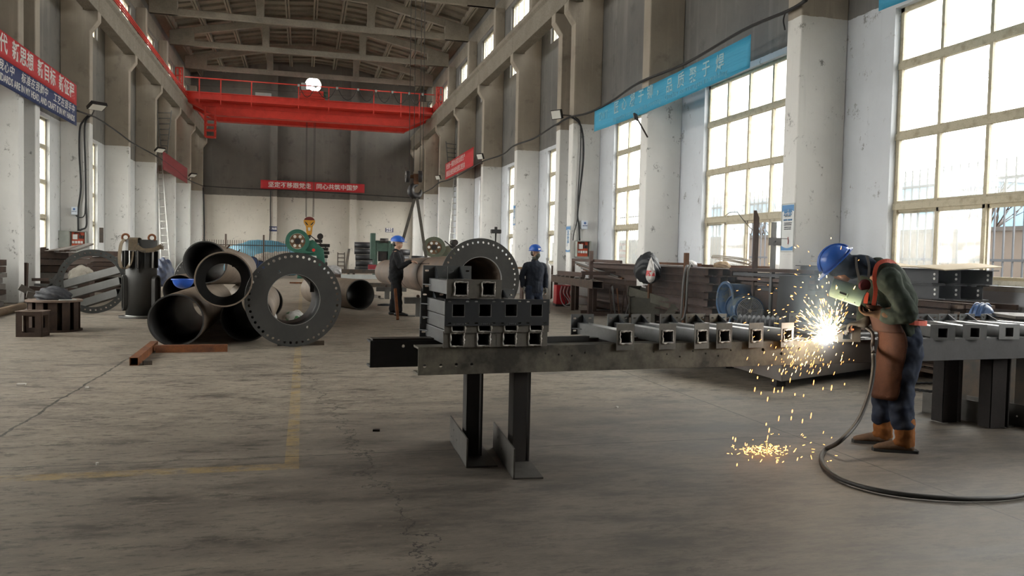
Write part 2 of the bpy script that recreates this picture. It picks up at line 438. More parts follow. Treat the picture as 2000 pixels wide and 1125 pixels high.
# ---- columns with crane corbels
def column(side, y, w=CW):
    sg = 1 if side > 0 else -1; xi = abs(XR if sg > 0 else XL); xo = abs(WR if sg > 0 else WL); xu = xo-.45
    pr = [(xo, 0), (xi+.03, 0), (xi, .03), (xi, 8.50), (xi-.25, 8.86), (xi-.25, 9.15), (xi+.21, 9.15), (xi+.21, 10.03), (xu, 10.03), (xu, 12.68), (xo, 12.68)]
    struct(MB().extr([(sg*a, b) for a, b in pr], (0, y, 0), (1, 0, 0), (0, 0, 1), (0, 1, 0), w).build('column', COLM, None, .025))
for y in RY+[59.2]: column(1, y)
for y in LY+[59.2]: column(-1, y)
for side, cs in ((WR, RY), (WL, LY)):            # eaves beams between the upper columns
    struct(MB().box2((side-(.02 if side > 0 else -.02), YB, 12.55), (side+(.2 if side > 0 else -.2), YF, 13.3)).build('trim_2', conc))

# ---- crane runway beams, rails and conductor bars
steel_dk = mat('dark_steel', (.055, .053, .05), .5, .6, c2=(.10, .075, .055), scale=5)
RB = [-6.6]+[y+.2 for y in RY if y != 24.36 and y > 0]+[59.4]
LB = [-6.6]+[y+.2 for y in LY if y != 23.50 and y > 0]+[59.4]
for sg, xi, ys in ((1, XR-.25, RB), (-1, -XL-.25, LB)):
    for a, b in zip(ys, ys[1:]):
        pr = [(xi+.02, 9.15), (xi+.42, 9.15), (xi+.42, 9.8), (xi+.5, 9.88), (xi+.5, 10.02), (xi-.06, 10.02), (xi-.06, 9.88), (xi+.02, 9.8)]
        struct(MB().extr([(sg*u, v) for u, v in pr], (0, a+.015, 0), (1, 0, 0), (0, 0, 1), (0, 1, 0), b-a-.03).build('beam', conc, None, .012))
    o = MB().box2((sg*(xi+.19)-.06, -6, 10.02), (sg*(xi+.19)+.06, 59.2, 10.04)).box2((sg*(xi+.19)-.02, -6, 10.04), (sg*(xi+.19)+.02, 59.2, 10.12)).box2((sg*(xi+.19)-.035, -6, 10.12), (sg*(xi+.19)+.035, 59.2, 10.15)).build('crane_rail', steel_dk)
    tag(o, 'steel crane rail on top of the %s concrete runway beam' % ('window-side' if sg > 0 else 'red-conductor'), 'rail')
red_paint = mat('crane_red', (.72, .058, .038), .45, c2=(.56, .042, .028), scale=2.5, fine=.25)
t = thing('conductor_rail', 'red crane conductor bars running above the runway beam beside the red and blue banner', 'conductor rail', (-6.52, 0, 0))
for z in (10.12, 10.22, 10.32): MB().box2((-.02, -6, z-.02), (.02, 59.2, z+.02)).build('conductor_bar', red_paint, t)
for i in range(44): MB().box2((-.08, -5+1.5*i, 10.02), (-.03, -4.95+1.5*i, 10.38)).build('bracket', steel_dk, t)

# ---- roof trusses and slabs
CX = (XR+XL)/2
HW = WR-CX
def top(x):                                       # upper edge of the trusses
    d = abs(x-CX); return 14.72-(14.72-14.52)*d/2.7 if d < 2.7 else 14.52-(14.52-13.42)*(d-2.7)/(7.9-2.7)
def truss(y):
    w = .24; m = MB()
    E = 7.77; xs = [-E, -2.7, 0, 2.7, E]
    up = [(CX+x, top(CX+x)) for x in xs]; dn = [(CX+x, top(CX+x)-(.40 if abs(x) < 7 else .72)) for x in xs]
    m.extr(up+[(CX+6.45, 13.36), (CX+2.7, 14.12), (CX, 14.30), (CX-2.7, 14.12), (CX-6.45, 13.36)], (0, y, 0), (1, 0, 0), (0, 0, 1), (0, 1, 0), w)
    m.box2((CX-E, y+.01, 12.68), (CX+E, y+w-.01, 12.98))
    for sg in (-1, 1):
        m.extr([(CX+sg*E, 12.68), (CX+sg*6.5, 12.68), (CX+sg*6.5, 13.40), (CX+sg*6.5, top(CX+6.5)-.02), (CX+sg*E, top(CX+E)-.02)], (0, y-.03, 0), (1, 0, 0), (0, 0, 1), (0, 1, 0), w+.06)
        m.box2((CX+sg*2.7-.19, y-.0, 12.9), (CX+sg*2.7+.19, y+w, 14.25))
    struct(m.build('roof_truss', trussm, None, .015))
for y in [RY[i]+.08 for i in range(3, len(RY)) if RY[i] != 24.36]+[-.5]: truss(y)
m = MB(); xs = [CX-8.4, CX-2.7, CX, CX+2.7, CX+8.4]
pr = [(x, top(x)+.02) for x in xs]+[(x, top(x)+.14) for x in reversed(xs)]
def srow(x): return top(x)
pts = [(CX-8.4, 13.32+.3)]+[(CX-2.7, 14.52+.3), (CX, 14.72+.3), (CX+2.7, 14.52+.3)]+[(CX+8.4, 13.32+.3)]
m.extr(pts+[(x, z+.1) for x, z in reversed(pts)], (0, YB-.25, 0), (1, 0, 0), (0, 0, 1), (0, 1, 0), YF-YB+.5)
for i in range(-5, 6):                            # longitudinal ribs of the precast roof panels
    x = CX+i*1.5; z = top(x)+.3
    for dx in (-.07, .07): m.box2((x+dx-.05, YB, z-.30), (x+dx+.05, YF, z))
    if i < 5:
        x2 = x+1.5; z2 = top(x2)+.3
        yy = 8.
        while yy < YF:
            m.bar((x, yy, z-.05), (x2, yy, z2-.05), .08, .13, (0, 0, 1)); yy += 1.0
struct(m.build('ceiling', roofm))
# ================================================================== OUTSIDE THE WINDOWS
k = NT('outdoor_brick'); br = k.n('ShaderNodeTexBrick'); k.lk(k.mapping((1, 1, 1), (radians(90), 0, radians(90))), br.inputs['Vector'])
br.inputs['Color1'].default_value = (.27, .10, .055, 1); br.inputs['Color2'].default_value = (.21, .075, .04, 1); br.inputs['Mortar'].default_value = (.16, .13, .105, 1)
br.inputs['Scale'].default_value = 1; br.inputs['Brick Width'].default_value = .25; br.inputs['Row Height'].default_value = .075; br.inputs['Mortar Size'].default_value = .008
k.col(br.outputs['Color']); k.rough(.9)
o = MB().box2((12.6, -10, -.3), (12.85, 70, 2.12)).build('wall_yard', k.m); struct(o)
struct(MB().box2((12.55, -10, 2.12), (12.9, 70, 2.2)).build('wall_yard_coping', mat('coping', (.12, .11, .10), .9)))
fm = mat('yard_fence_steel', (.045, .05, .055), .6)
for b0 in (4.5, 10.5, 16.5, 22.5, 28.5):
    t = thing('window_security_grille', 'outdoor steel bar fence seen through the window-side windows, %s section' % {4.5: 'nearest', 10.5: 'second', 16.5: 'third', 22.5: 'fourth', 28.5: 'farthest'}[b0], 'fence', (10.4, b0, -.3))
    for i in range(34): MB().box2((-.011, .176*i, 0), (.011, .176*i+.022, 3.42)).build('bar', fm, t)
    for z in (1.85, 3.12): MB().box2((-.02, 0, z-.02), (.02, 6.0, z+.02)).build('rail', fm, t)
bm2 = mat('blue_cladding', (.05, .13, .21), .6)
for i, (x, y, w, L, h) in enumerate(((46, 62, 10, 40, 7.2), (46, 25, 10, 22, 5.6), (70, 110, 12, 50, 8))):
    t = thing('factory_building', 'pale blue factory building far outside the windows, %s' % ('the long middle one', 'the lower near one', 'the farthest one')[i], 'building', (x, y, -.3))
    MB().box2((-w/2, -L/2, 0), (w/2, L/2, h)).build('wall', bm2, t); MB().box2((-w/2-.3, -L/2-.3, h), (w/2+.3, L/2+.3, h+.35)).build('roof_edge', mat('roof_edge_blue', (.05, .09, .14), .6), t)
    n = int(L/3.4)
    for j in range(n):
        for z in (1.4, 4.4):
            if z+1.4 < h: MB().box2((-w/2-.05, -L/2+1+3.4*j, z), (-w/2, -L/2+2.3+3.4*j, z+1.4)).build('window', mat('far_glass', (.04, .05, .06), .3), t)
def bare_tree(label, loc, h, seed):
    r = random.Random(seed); t = thing('bare_tree', label, 'tree', loc); mb = MB(); tw = MB()
    def grow(p, d, L, rad, lev):
        q = p+d*L; (mb if lev < 2 else tw).path([p, p.lerp(q, .5)+V3(r, L*.05), q], [rad, rad*.85, rad*.65], 6)
        if lev < 5:
            for _ in range(3 if lev < 3 else 2):
                nd = (d+Vector((r.uniform(-1, 1), r.uniform(-1, 1), r.uniform(-.1, .6)))*.62).normalized(); grow(q, nd, L*r.uniform(.62, .8), rad*.6, lev+1)
    def V3(r, a): return Vector((r.uniform(-a, a), r.uniform(-a, a), 0))
    grow(Vector((0, 0, 0)), Vector((0, 0, 1)), h*.28, h*.02, 0); bk = mat('bark', (.05, .045, .04), .9); mb.build('trunk', bk, t); tw.build('branches', bk, t)
bare_tree('bare tree outside the window nearest the camera, beyond the brick wall', (15.2, 15.5, -.3), 4.6, 1); bare_tree('bare tree outside the bright brick-view window', (17, 27, -.3), 4.6, 2); bare_tree('bare tree far along the yard outside', (18, 13.2, -.3), 4.4, 3)
t = thing('lattice_tower', 'thin lattice telecom tower far outside the window beside the notice pillar', 'tower', (62, 118, -.3)); m = MB()
for sx in (-1, 1):
    for sy in (-1, 1): m.bar((sx*2.2, sy*2.2, 0), (sx*.5, sy*.5, 36), .22)
for i in range(12):
    z0, z1 = 3*i, 3*i+3; a, b = 2.2-1.7*z0/36, 2.2-1.7*z1/36
    m.bar((-a, -a, z0), (b, -b, z1), .12); m.bar((a, -a, z0), (-b, -b, z1), .12); m.bar((-a, -a, z0), (-b, b, z1), .12)
m.build('lattice', mat('tower_grey', (.16, .16, .16), .6), t); MB().cyl((0, 0, 27), (0, 0, 28.2), 1.6, n=16).build('platform', MATS['tower_grey'], t); MB().cyl((0, 0, 36), (0, 0, 42), .15, n=8).build('mast', MATS['tower_grey'], t)
for i, (z, dz) in enumerate(((11.5, 0), (11.2, .3), (12.2, -.2))): tag(MB().path(sag((32, -20, z), (32, 140, z+dz), 24, .8), .03, 4).build('power_line', mat('line_grey', (.2, .2, .2), .6)), 'overhead power line across the white sky outside, %s strand' % ('middle', 'lower', 'upper')[i], 'power line')
# ================================================================== OVERHEAD CRANE, HOOKS
rope_m = plain('wire_rope', (.07, .068, .065), .6, .5)
blk = mat('black_steel', (.022, .022, .024), .45, .4, c2=(.045, .035, .03), scale=6)
yel = mat('hook_yellow', (.62, .30, .03), .5, c2=(.42, .19, .02), scale=8, fine=.4)
maroon = mat('maroon_guard', (.16, .025, .02), .5)
grey_box = mat('grey_cabinet', (.42, .44, .43), .5, c2=(.34, .36, .35), scale=3)
wht = plain('white_enamel', (.75, .75, .73), .5)

cr = thing('overhead_crane', 'red overhead travelling crane spanning the far end of the hall', 'crane', (CX, 49.5, 0))
xa, xb = -7.15, 7.1                               # girder ends, measured from the hall's centre line
def girder(y0, w):
    m = MB(); pr = [(xa, 10.5), (xb, 10.5), (xb, 9.95), (5.7, 9.25), (-5.65, 9.25), (xa, 9.95)]
    m.extr(pr, (0, y0, 0), (1, 0, 0), (0, 0, 1), (0, 1, 0), w)
    m.box2((xa, y0-.06, 10.44), (xb, y0+w+.06, 10.5)).box2((-5.65, y0-.06, 9.22), (5.7, y0+w+.06, 9.26))
    m.box2((-6.2, y0-.05, 9.68), (6.4, y0, 9.72))
    return m
girder(-.1, .5).build('front_girder', red_paint, cr, .01)
girder(2.1, .5).build('rear_girder', red_paint, cr, .01)
MB().box2((-6.55, -.85, 9.95), (7.0, -.1, 9.98)).box2((-6.55, -.87, 9.95), (7.0, -.85, 10.06)).build('walkway', red_paint, cr)
for sg in (-1, 1):
    x = sg*7.33-.0
    e = MB().box2((x-.18, -1.2, 10.22), (x+.18, 3.8, 10.62)).build('end_carriage', red_paint, cr, .015)
    for y in (-.9, 3.5): MB().cyl((x-.07, y, 10.30), (x+.07, y, 10.30), .17, n=24).build('wheel', blk, e)
    m = MB()
    for yy in (-1.25, -.75): m.box2((x-.03, yy-.03, 10.2), (x+.03, yy+.03, 11.55))
    for z in (10.75, 11.0, 11.28, 11.53): m.box2((x-.03, -1.25, z-.025), (x+.03, -.75, z+.025))
    for dx in (-.18, .18): m.box2((x+dx-.03, -1.28, 10.1), (x+dx+.03, -1.22, 11.55))
    for z in (10.7, 11.1, 11.53): m.box2((x-.2, -1.28, z-.03), (x+.2, -1.22, z+.03))
    m.build('buffer_frame', red_paint, cr)
m = MB().cyl((-7.1, -.85, 11.14), (7.1, -.85, 11.14), .035, n=10).build('handrail', red_paint, cr)
MB().cyl((-7.0, -.85, 10.72), (7.0, -.85, 10.72), .012, n=6).build('guard_wire', steel_dk, cr)
for px in (389, 431, 491, 583, 642, 730, 783, 819):
    x = at(px, 200, y=48.65).x-CX; MB().box2((x-.03, -.88, 9.7), (x+.03, -.82, 11.14)).build('handrail_post', red_paint, cr)
tr = MB().box2((-.85, .35, 10.62), (.65, 2.2, 10.78)).box2((-.8, .3, 10.78), (.55, .36, 11.1)).build('trolley', red_paint, cr, .01)
MB().cyl((-.3, .8, 11.0), (-.3, 1.7, 11.0), .27, n=24).build('hoist_drum', mat('drum_brown', (.12, .05, .03), .6), tr)
MB().box2((-.75, .4, 10.78), (-.45, .9, 11.55)).build('control_box', grey_box, tr, .01)
MB().cyl((.35, .5, 10.95), (.85, .5, 10.95), .17, n=20).box2((.3, .35, 10.75), (.7, .7, 10.85)).build('hoist_motor', mat('motor_green', (.04, .10, .07), .5), tr)
MB().box2((-3.35, .05, 10.5), (-2.45, .3, 10.72)).build('control_cabinet', grey_box, cr, .01)
fx = [at(px, 200, y=48.65).x-CX for px in (583, 616, 658, 699, 734, 766, 799, 825)]
for a, b in zip(fx, fx[1:]):
    MB().path(sag((a+.06, -.92, 11.08), (b-.06, -.92, 11.08), 14, .62), .022, 6).build('festoon_cable', blk, cr)
for a in fx: MB().box2((a-.06, -.96, 11.04), (a+.06, -.88, 11.17)).build('cable_trolley', grey_box, cr)
m = MB()
for x in (-6.05, -5.52):
    for y in (-.5, .0): m.box2((x-.035, y-.035, 7.9), (x+.035, y+.035, 9.6))
for z in (7.92, 8.3, 8.62, 8.95, 9.2):
    m.box2((-6.05, -.53, z-.03), (-5.52, -.47, z+.03)).box2((-6.05, -.03, z-.03), (-5.52, .03, z+.03))
    for x in (-6.05, -5.52): m.box2((x-.03, -.5, z-.03), (x+.03, 0, z+.03))
m.build('access_cage', red_paint, cr)

def hook_mesh(r, t):
    """a crane hook hanging from the origin: shank, bowl and tip in the XZ plane"""
    pts = [(0, 0, .0), (0, 0, -.5*r)]; rad = [.34*t, .34*t]
    for i in range(15):
        a = pi/2+radians(20)-radians(285)*i/14 if 0 else pi*.62+radians(265)*i/14
        pts.append((r*cos(a)*.95+.06*r, 0, -1.55*r+r*sin(a))); rad.append(t*(.34+.16*sin(pi*i/14)) if i < 11 else t*(.42-.085*(i-10)))
    return MB().path([Vector(p) for p in pts], rad, 12)

hb = thing('crane_hook_block', 'yellow crane hook block with maroon top hanging from the red crane', 'hook block', (.34, 50.4, 0))
for dx in (-.22, -.17, .20, .26):
    MB().cyl((dx, 0, 3.55), (dx*1.15, 0, 10.7), .016, n=6).build('wire_rope', rope_m, hb)
m = MB().extr([(.31*cos(pi*i/14), 3.35+.22*sin(pi*i/14)) for i in range(15)], (0, -.16, 0), (1, 0, 0), (0, 0, 1), (0, 1, 0), .32); m.build('sheave_guard', maroon, hb, .015)
pl = [(-.34, 3.36), (.34, 3.36), (.33, 3.2), (.2, 2.98), (.16, 2.55), (.1, 2.45), (-.1, 2.45), (-.16, 2.55), (-.2, 2.98), (-.33, 3.2)]
m = MB()
for y in (-.17, .13): m.plate(pl, [[(-.24, 3.28), (-.06, 3.08), (-.12, 3.04), (-.27, 3.2)], [(.24, 3.28), (.27, 3.2), (.12, 3.04), (.06, 3.08)], [(-.08, 2.92), (.08, 2.92), (.07, 2.72), (-.07, 2.72)]], (0, y, 0), (1, 0, 0), (0, 0, 1), (0, 1, 0), .04)
m.build('cheek_plate', yel, hb)
MB().cyl((0, -.12, 3.3), (0, .12, 3.3), .26, n=24).build('sheave', blk, hb)
MB().box2((-.13, -.13, 2.45), (.13, .13, 2.68)).build('crosshead', yel, hb, .02)
o = hook_mesh(.24, .30).build('hook', blk, hb); o.location = (0, 0, 2.47); o.scale = (1.1, 1.1, 1.15)

# second hook block, nearer, carrying a webbing sling
hx2, hy2 = 2.86, 21.2
h2 = thing('crane_hook_block', 'black crane hook with two bare sheaves above the man at the long pipe', 'hook block', (hx2, hy2, 0))
p_l = at(797, 345, y=hy2); p_r = at(819, 345, y=hy2)
for px in (799, 808, 820, 826):
    a = at(px, 335, y=hy2); b = at(px+2, 60, y=hy2)
    MB().cyl((a.x-hx2, .0, a.z), (b.x-hx2, 0, 10.6), .009, n=6).build('wire_rope', rope_m, h2)
for p, dx in ((p_l, -.07), (p_r, .07)):
    x = p.x-hx2+dx*.2
    s_ = MB().cyl((x-.05, 0, p.z), (x+.05, 0, p.z), .155, n=28).cyl((x-.065, 0, p.z), (x+.065, 0, p.z), .05, n=16).build('sheave', blk, h2, .01)
rust = mat('rusty_steel', (.14, .065, .032), .8, c2=(.075, .045, .032), scale=7, bump=.003, fine=.3)
MB().cyl((p_l.x-hx2, 0, p_l.z), (p_r.x-hx2, 0, p_r.z), .045, n=14).box2((-.06, -.07, p_l.z-.2), (.07, .07, p_l.z+.08)).build('crosshead', rust, h2, .01)
o = hook_mesh(.15, .20).build('hook', blk, h2); o.location = (.0, 0, p_l.z-.13); o.rotation_euler = (0, 0, radians(12))
webm = mat('webbing_sling', (.085, .075, .062), .85, c2=(.055, .05, .045), scale=9)
sl = thing('lifting_sling', 'flat grey webbing sling hanging from the black hook down to the long pipe', 'sling', (hx2, hy2, 0))
zt = p_l.z-.42
for px, py in ((786, 472), (832, 502)):
    q = at(px, py, y=20.7 if px < 800 else 20.4)
    MB().bar((0.02, 0, zt), (q.x-hx2, q.y-hy2, q.z), .075, .02, (0, 1, 0)).build('sling_leg', webm, sl)
# ================================================================== BANNERS, SIGNS, WIRING
def cloth(name, c, seed=0, wr=1.):
    k = NT(name); n = k.noise(1.2+seed*.1, 4, .6, k.mapping((.4, .4, 5)))
    k.col(k.mix(k.math('MULTIPLY', n, .35), c, tuple(x*.7 for x in c))); k.rough(.6); k.bump(n, .03*wr, .6); return k.m
ban_red = cloth('banner_red', (.60, .035, .045)); ban_blue = cloth('banner_blue', (.025, .045, .15)); ban_cyan = cloth('banner_cyan', (.05, .38, .62), 1, 1.4)
ink_w = plain('white_ink', (.80, .78, .76), .6); ink_f = plain('faded_ink', (.16, .46, .62), .6); ink_m = plain('worn_ink', (.34, .56, .64), .6)
def banner(name, label, m, p0, p1, z0, z1, out, sagv=0., n=40, wob=.002, txt=()):
    """banner from p0 to p1 (x, y), read from p0 to p1, between heights z0 and z1; out = direction of its face"""
    t = thing(name, label, 'banner', (p0[0], p0[1], 0)); d = Vector((p1[0]-p0[0], p1[1]-p0[1], 0)); L = d.length; u = d.normalized(); o = Vector(out)
    mb = MB(); vs = []
    for face in (0, 1):
        for i in range(n+1):
            for j in range(5):
                s_ = i/n; h = j/4; z = z0+(z1-z0)*h-sagv*4*s_*(1-s_)
                w = wob*(sin(s_*L*5+h*4)+.6*sin(s_*L*11-h*7))
                vs.append(u*(s_*L)+Vector((0, 0, z))+o*(w-.005*face))
    N = (n+1)*5; fs = []
    for i in range(n):
        for j in range(4):
            a = i*5+j; fs += [(a, a+5, a+6, a+1), (N+a, N+a+1, N+a+6, N+a+5)]
    rim = [i*5 for i in range(n+1)]+[n*5+j for j in range(1, 5)]+[i*5+4 for i in range(n-1, -1, -1)]+[j for j in range(3, 0, -1)]
    fs += [(rim[i], N+rim[i], N+rim[(i+1) % len(rim)], rim[(i+1) % len(rim)]) for i in range(len(rim))]
    mb.add(vs, fs, None, True).build('cloth', m, t)
    for (s_, size, x, z, ink, kw) in txt:
        zz_ = z-sagv*4*(x/L)*(1-x/L)
        text('lettering', s_, size, ink, t, basis(u*x+Vector((0, 0, zz_))+o*.006, u, (0, 0, 1)), **kw)
    return t
# left wall: red over blue
LX = -6.74; yE = 27.14
banner('red_banner', 'long red banner with white Chinese slogan above the blue banner on the left wall', ban_red, (LX, 14.5), (LX, yE), 5.74, 6.36, (1, 0, 0), 0,
       txt=[('新时代  新思想  新目标  新征程', .47, yE-14.5-.28, 6.06, ink_w, dict(align='RIGHT', bold=.008, sx=1.12))])
banner('blue_banner', 'long navy banner with Chinese and English motto right below the red banner', ban_blue, (LX, 14.5), (LX, yE), 5.12, 5.735, (1, 0, 0), 0,
       txt=[('质量在我心中    标准在我脑中    工艺在我手中', .27, yE-14.5-.25, 5.56, ink_w, dict(align='RIGHT', sx=1.25, spacing=1.12, shear=.25, bold=.003)),
            ('QUALITY IS IN MY HEART, STANDARDS ARE IN MY HEAD, AND CRAFT IS IN MY HANDS', .25, yE-14.5-.25, 5.29, ink_w, dict(align='RIGHT', sx=.98, bold=.004))])
# far wall
yb = YF-.48
a = at(509, 359, y=yb); b = at(712, 369, y=yb)
banner('red_banner', 'red banner with one line of white characters across the far wall', ban_red, (a.x, yb), (b.x, yb), 5.80, 6.44, (0, -1, 0), 0,
       txt=[('坚定不移跟党走   同心共筑中国梦', .415, (b.x-a.x)/2+.02, 6.11, ink_w, dict(align='CENTER', bold=.006, sx=1.02))])
# right wall, cyan
banner('cyan_banner', 'long sky-blue cloth banner with white slogan hung between two window-side pillars', ban_cyan, (7.80, 21.1), (7.80, 13.08), 4.96, 5.56, (-1, 0, 0), .05, 60, .0025,
       txt=[('ZWT', .30, .35, 5.29, ink_f, dict(sx=1.0, bold=.006)),
            ('匠 心 凝 于 铆 ，', .34, 1.45, 5.36, ink_m, dict(sx=1.0, spacing=1.25, bold=.004)), ('品 质 聚 于 焊', .34, 4.55, 5.33, ink_m, dict(sx=1.0, spacing=1.35, bold=.004)),
            ('Ingenuity converages in riveting.  Quality converages in welding.', .17, 1.4, 5.09, ink_f, dict(sx=1.13, spacing=1.15))])
q = at(1716, 22, x=7.80)
banner('cyan_banner', 'corner of a second sky-blue banner hanging above the window behind the welder', ban_cyan, (7.80, q.y), (7.80, q.y-5.2), q.z-.0, q.z+.6, (-1, 0, 0), .03, 50, .006)
# small two-line red boards
p0 = at(869.5, 345, x=7.80); p1 = at(924.5, 313, x=7.80)
l1, l2 = '安全第一预防为主综合治理生产', '质量是企业的生命安全是职工的生命'
banner('red_banner', 'small two-line red board beside the white ladder on the window-side wall', ban_red, (7.80, p0.y), (7.80, p1.y), 5.72, 6.62, (-1, 0, 0), 0, 20, .001,
       txt=[(l1, .34, .35, 6.38, ink_w, dict(sx=.8*(p0.y-p1.y)/5.5)), (l2, .34, .35, 5.96, ink_w, dict(sx=.70*(p0.y-p1.y)/5.5))])
p0 = at(318, 300, x=-6.75); p1 = at(366, 328, x=-6.75)
banner('red_banner', 'small dusty red board behind the ladder on the left wall', cloth('banner_red_dull', (.30, .045, .05)), (-6.75, p0.y), (-6.75, p1.y), 5.35, 6.25, (1, 0, 0), 0, 20, .001)

navy = plain('sign_navy', (.02, .03, .10), .5)
def sign(name, label, px0, py0, px1, py1, y, lines, size):
    a = at(px0, py0, y=y); b = at(px1, py1, y=y); t = thing(name, label, 'sign', (a.x, y, 0))
    MB().box2((0, -.015, b.z), (b.x-a.x, .015, a.z)).build('sign_board', navy, t)
    for i, s_ in enumerate(lines):
        z = a.z+(b.z-a.z)*(i+.5)/len(lines)
        text('lettering', s_, size, ink_w, t, basis(((b.x-a.x)/2, -.018, z), (1, 0, 0), (0, 0, 1)), align='CENTER', bold=.004, spacing=1.1)
sign('area_sign', 'small navy sign with three white characters on the far-wall pillar', 526, 442, 541, 452, YF-.47, ['实验区'], .17)
sign('area_sign', 'small navy sign with two rows of white characters on the far wall above the presses', 753, 445, 768, 454, YF-.02, ['待检区', '成品区'], .155)

# posters on the inner faces of the window-side pillars
def poster(label, px0, py0, px1, py1, xf, small=False):
    a = at(px0, py0, x=xf); b = at(px1, py1, x=xf); L = a.y-b.y; H = a.z-b.z
    t = thing('safety_poster', label, 'poster', (xf, a.y, b.z))
    M_ = basis((0, 0, 0), (0, -1, 0), (0, 0, 1)); pap = plain('poster_paper', (.66, .68, .68), .4); pb = plain('poster_blue', (.05, .22, .50), .4)
    o_ = MB().extr(rect(0, 0, L, H), (0, 0, 0), (0, -1, 0), (0, 0, 1), (-1, 0, 0), .006); o_.build('sheet', pap, t)
    arc = [(L*i/12, H*.84+.05*H*sin(pi*i/12)) for i in range(13)]
    MB().extr([(0, H*.975), (L*.04, H*.975)] if 0 else arc+[(L, H*.985), (0, H*.985)], (-.006, 0, 0), (0, -1, 0), (0, 0, 1), (-1, 0, 0), .002).build('blue_header', pb, t)
    arc = [(L*i/12, H*.12-.05*H*sin(pi*i/12)) for i in range(13)]
    MB().extr([(0, H*.02), (L, H*.02)]+list(reversed(arc)), (-.006, 0, 0), (0, -1, 0), (0, 0, 1), (-1, 0, 0), .002).build('blue_footer', pb, t)
    fr = MB(); e = .012
    for r_ in (rect(-e, 0, 0, H), rect(L, 0, L+e, H), rect(-e, H, L+e, H+e), rect(-e, -e, L+e, 0)): fr.extr(r_, (0, 0, 0), (0, -1, 0), (0, 0, 1), (-1, 0, 0), .012)
    fr.build('frame', grey_box, t)
    def tx(s_, size, v, ink, **kw): text('lettering', s_, size, ink, t, M_ @ Matrix.Translation((L/2, H*v, .009)), align='CENTER', **kw)
    inkb = plain('ink_blue', (.05, .20, .42), .5); inkg = plain('ink_grey', (.25, .27, .30), .5)
    if not small:
        tx('素养', .36*L, .815, inkb, bold=.004); tx('SHITSUKE', .12*L, .745, inkg); tx('自觉遵守  养成习惯', .085*L, .665, inkb, bold=.001)
        for v, s_ in ((.60, '一丝不苟的态度对待工作'), (.56, '自觉遵守各项规章制度'), (.51, '养成良好的工作习惯'), (.47, '提升个人素质与修养')): tx(s_, .065*L, v, inkg)
        mk = MB()
        for i in range(6): mk.sphere((-.012, -L*(.60+.02*sin(i)), H*(.17+.024*i)), .03*H*.6, 8, 4, .3, .6, 1)
        mk.build('red_mark', plain('ink_red', (.45, .04, .05), .5), t)
    else:
        for i, ch in enumerate('安全生产'): tx(ch, .55*L, .78-.15*i, inkb)
poster('tall blue and white notice framed on the pillar next to the bright brick-view window', 1529, 400, 1549, 491, XR-.001)
poster('narrow blue-ended notice on the doubled pillar behind the open cabinet', 1106.5, 442, 1113.5, 493, XR-.001, True)
poster('thin notice strip on the pillar beyond the doubled pillar', 1003, 402, 1006.5, 440, XR-.001, True)

# ---- electrical boxes
cab_m = mat('cabinet_grey_green', (.40, .43, .39), .5, c2=(.33, .35, .32), scale=4, fine=.25)
orange = plain('insulation_orange', (.55, .08, .03), .6)
def elec(label, px0, py0, px1, py1, y, door):
    a = at(px0, py0, y=y); b = at(px1, py1, y=y); w = b.x-a.x; h = a.z-b.z; d = .18
    t = thing('electrical_cabinet', label, 'cabinet', (a.x, y-d, b.z)); e = .02
    m = MB().box2((0, d-e, 0), (w, d, h))
    for r_ in ((0, 0, e, h), (w-e, 0, w, h), (0, 0, w, e), (0, h-e, w, h)): m.box2((r_[0], 0, r_[1]), (r_[2], d, r_[3]))
    m.build('body', cab_m, t)
    MB().box2((.12*w, d-.06, .06*h), (.86*w, d-e, .93*h)).build('backplate', orange, t)
    s_ = MB().box2((.2*w, d-.11, .5*h), (.48*w, d-.055, .8*h)).build('main_switch', wht, t, .005)
    for i in range(4): MB().box2((.16*w+i*.17*w, d-.10, .25*h), (.29*w+i*.17*w, d-.055, .40*h)).build('breaker', wht, t, .004)
    for i in range(2): MB().box2((.56*w+i*.15*w, d-.10, .55*h), (.68*w+i*.15*w, d-.055, .74*h)).build('breaker', blk, t, .004)
    MB().path(smooth_path([(.3*w, d-.08, .8*h), (.36*w, d-.12, .9*h), (.6*w, d-.10, .86*h), (.62*w, d-.08, .7*h)]), .012, 6).build('wire', blk, t)
    if door:
        dd = MB().box2((-.68*w, -.01, .0), (0, .012, h)).build('door', mat('cabinet_door', (.46, .49, .45), .5), t, .004)
        MB().box2((-.6*w, -.035, .45*h), (-.57*w, -.01, .55*h)).build('latch', blk, dd)
    return t
elec('open grey fuse cabinet with its door swung left on the left-hand pillar', 137, 451, 170, 484, 28.98, True)
elec('open fuse cabinet with red inside mounted on the window-side doubled pillar', 1123, 470, 1150, 503, 23.06, False)
def meter(label, px0, py0, px1, py1, y):
    a = at(px0, py0, y=y); b = at(px1, py1, y=y); t = thing('meter_box', label, 'meter box', (a.x, y-.14, b.z)); w = b.x-a.x; h = a.z-b.z
    MB().box2((0, 0, 0), (w, .14, h)).build('case', plain('meter_white', (.62, .68, .76), .4), t, .012)
    MB().cyl((w/2, -.004, h*.7), (w/2, .01, h*.7), w*.2, n=20).build('emblem', plain('poster_blue2', (.04, .12, .35), .4), t)
    text('lettering', '国家电网', w*.2, plain('ink_navy', (.04, .07, .2), .5), t, basis((w/2, -.004, h*.4), (1, 0, 0), (0, 0, 1)), align='CENTER')
meter('small white meter box with cable loop on the left-hand pillar', 141, 404, 153, 420, 28.98)
meter('small white meter box above the red fuse cabinet on the doubled pillar', 1134, 431, 1145, 448, 23.06)

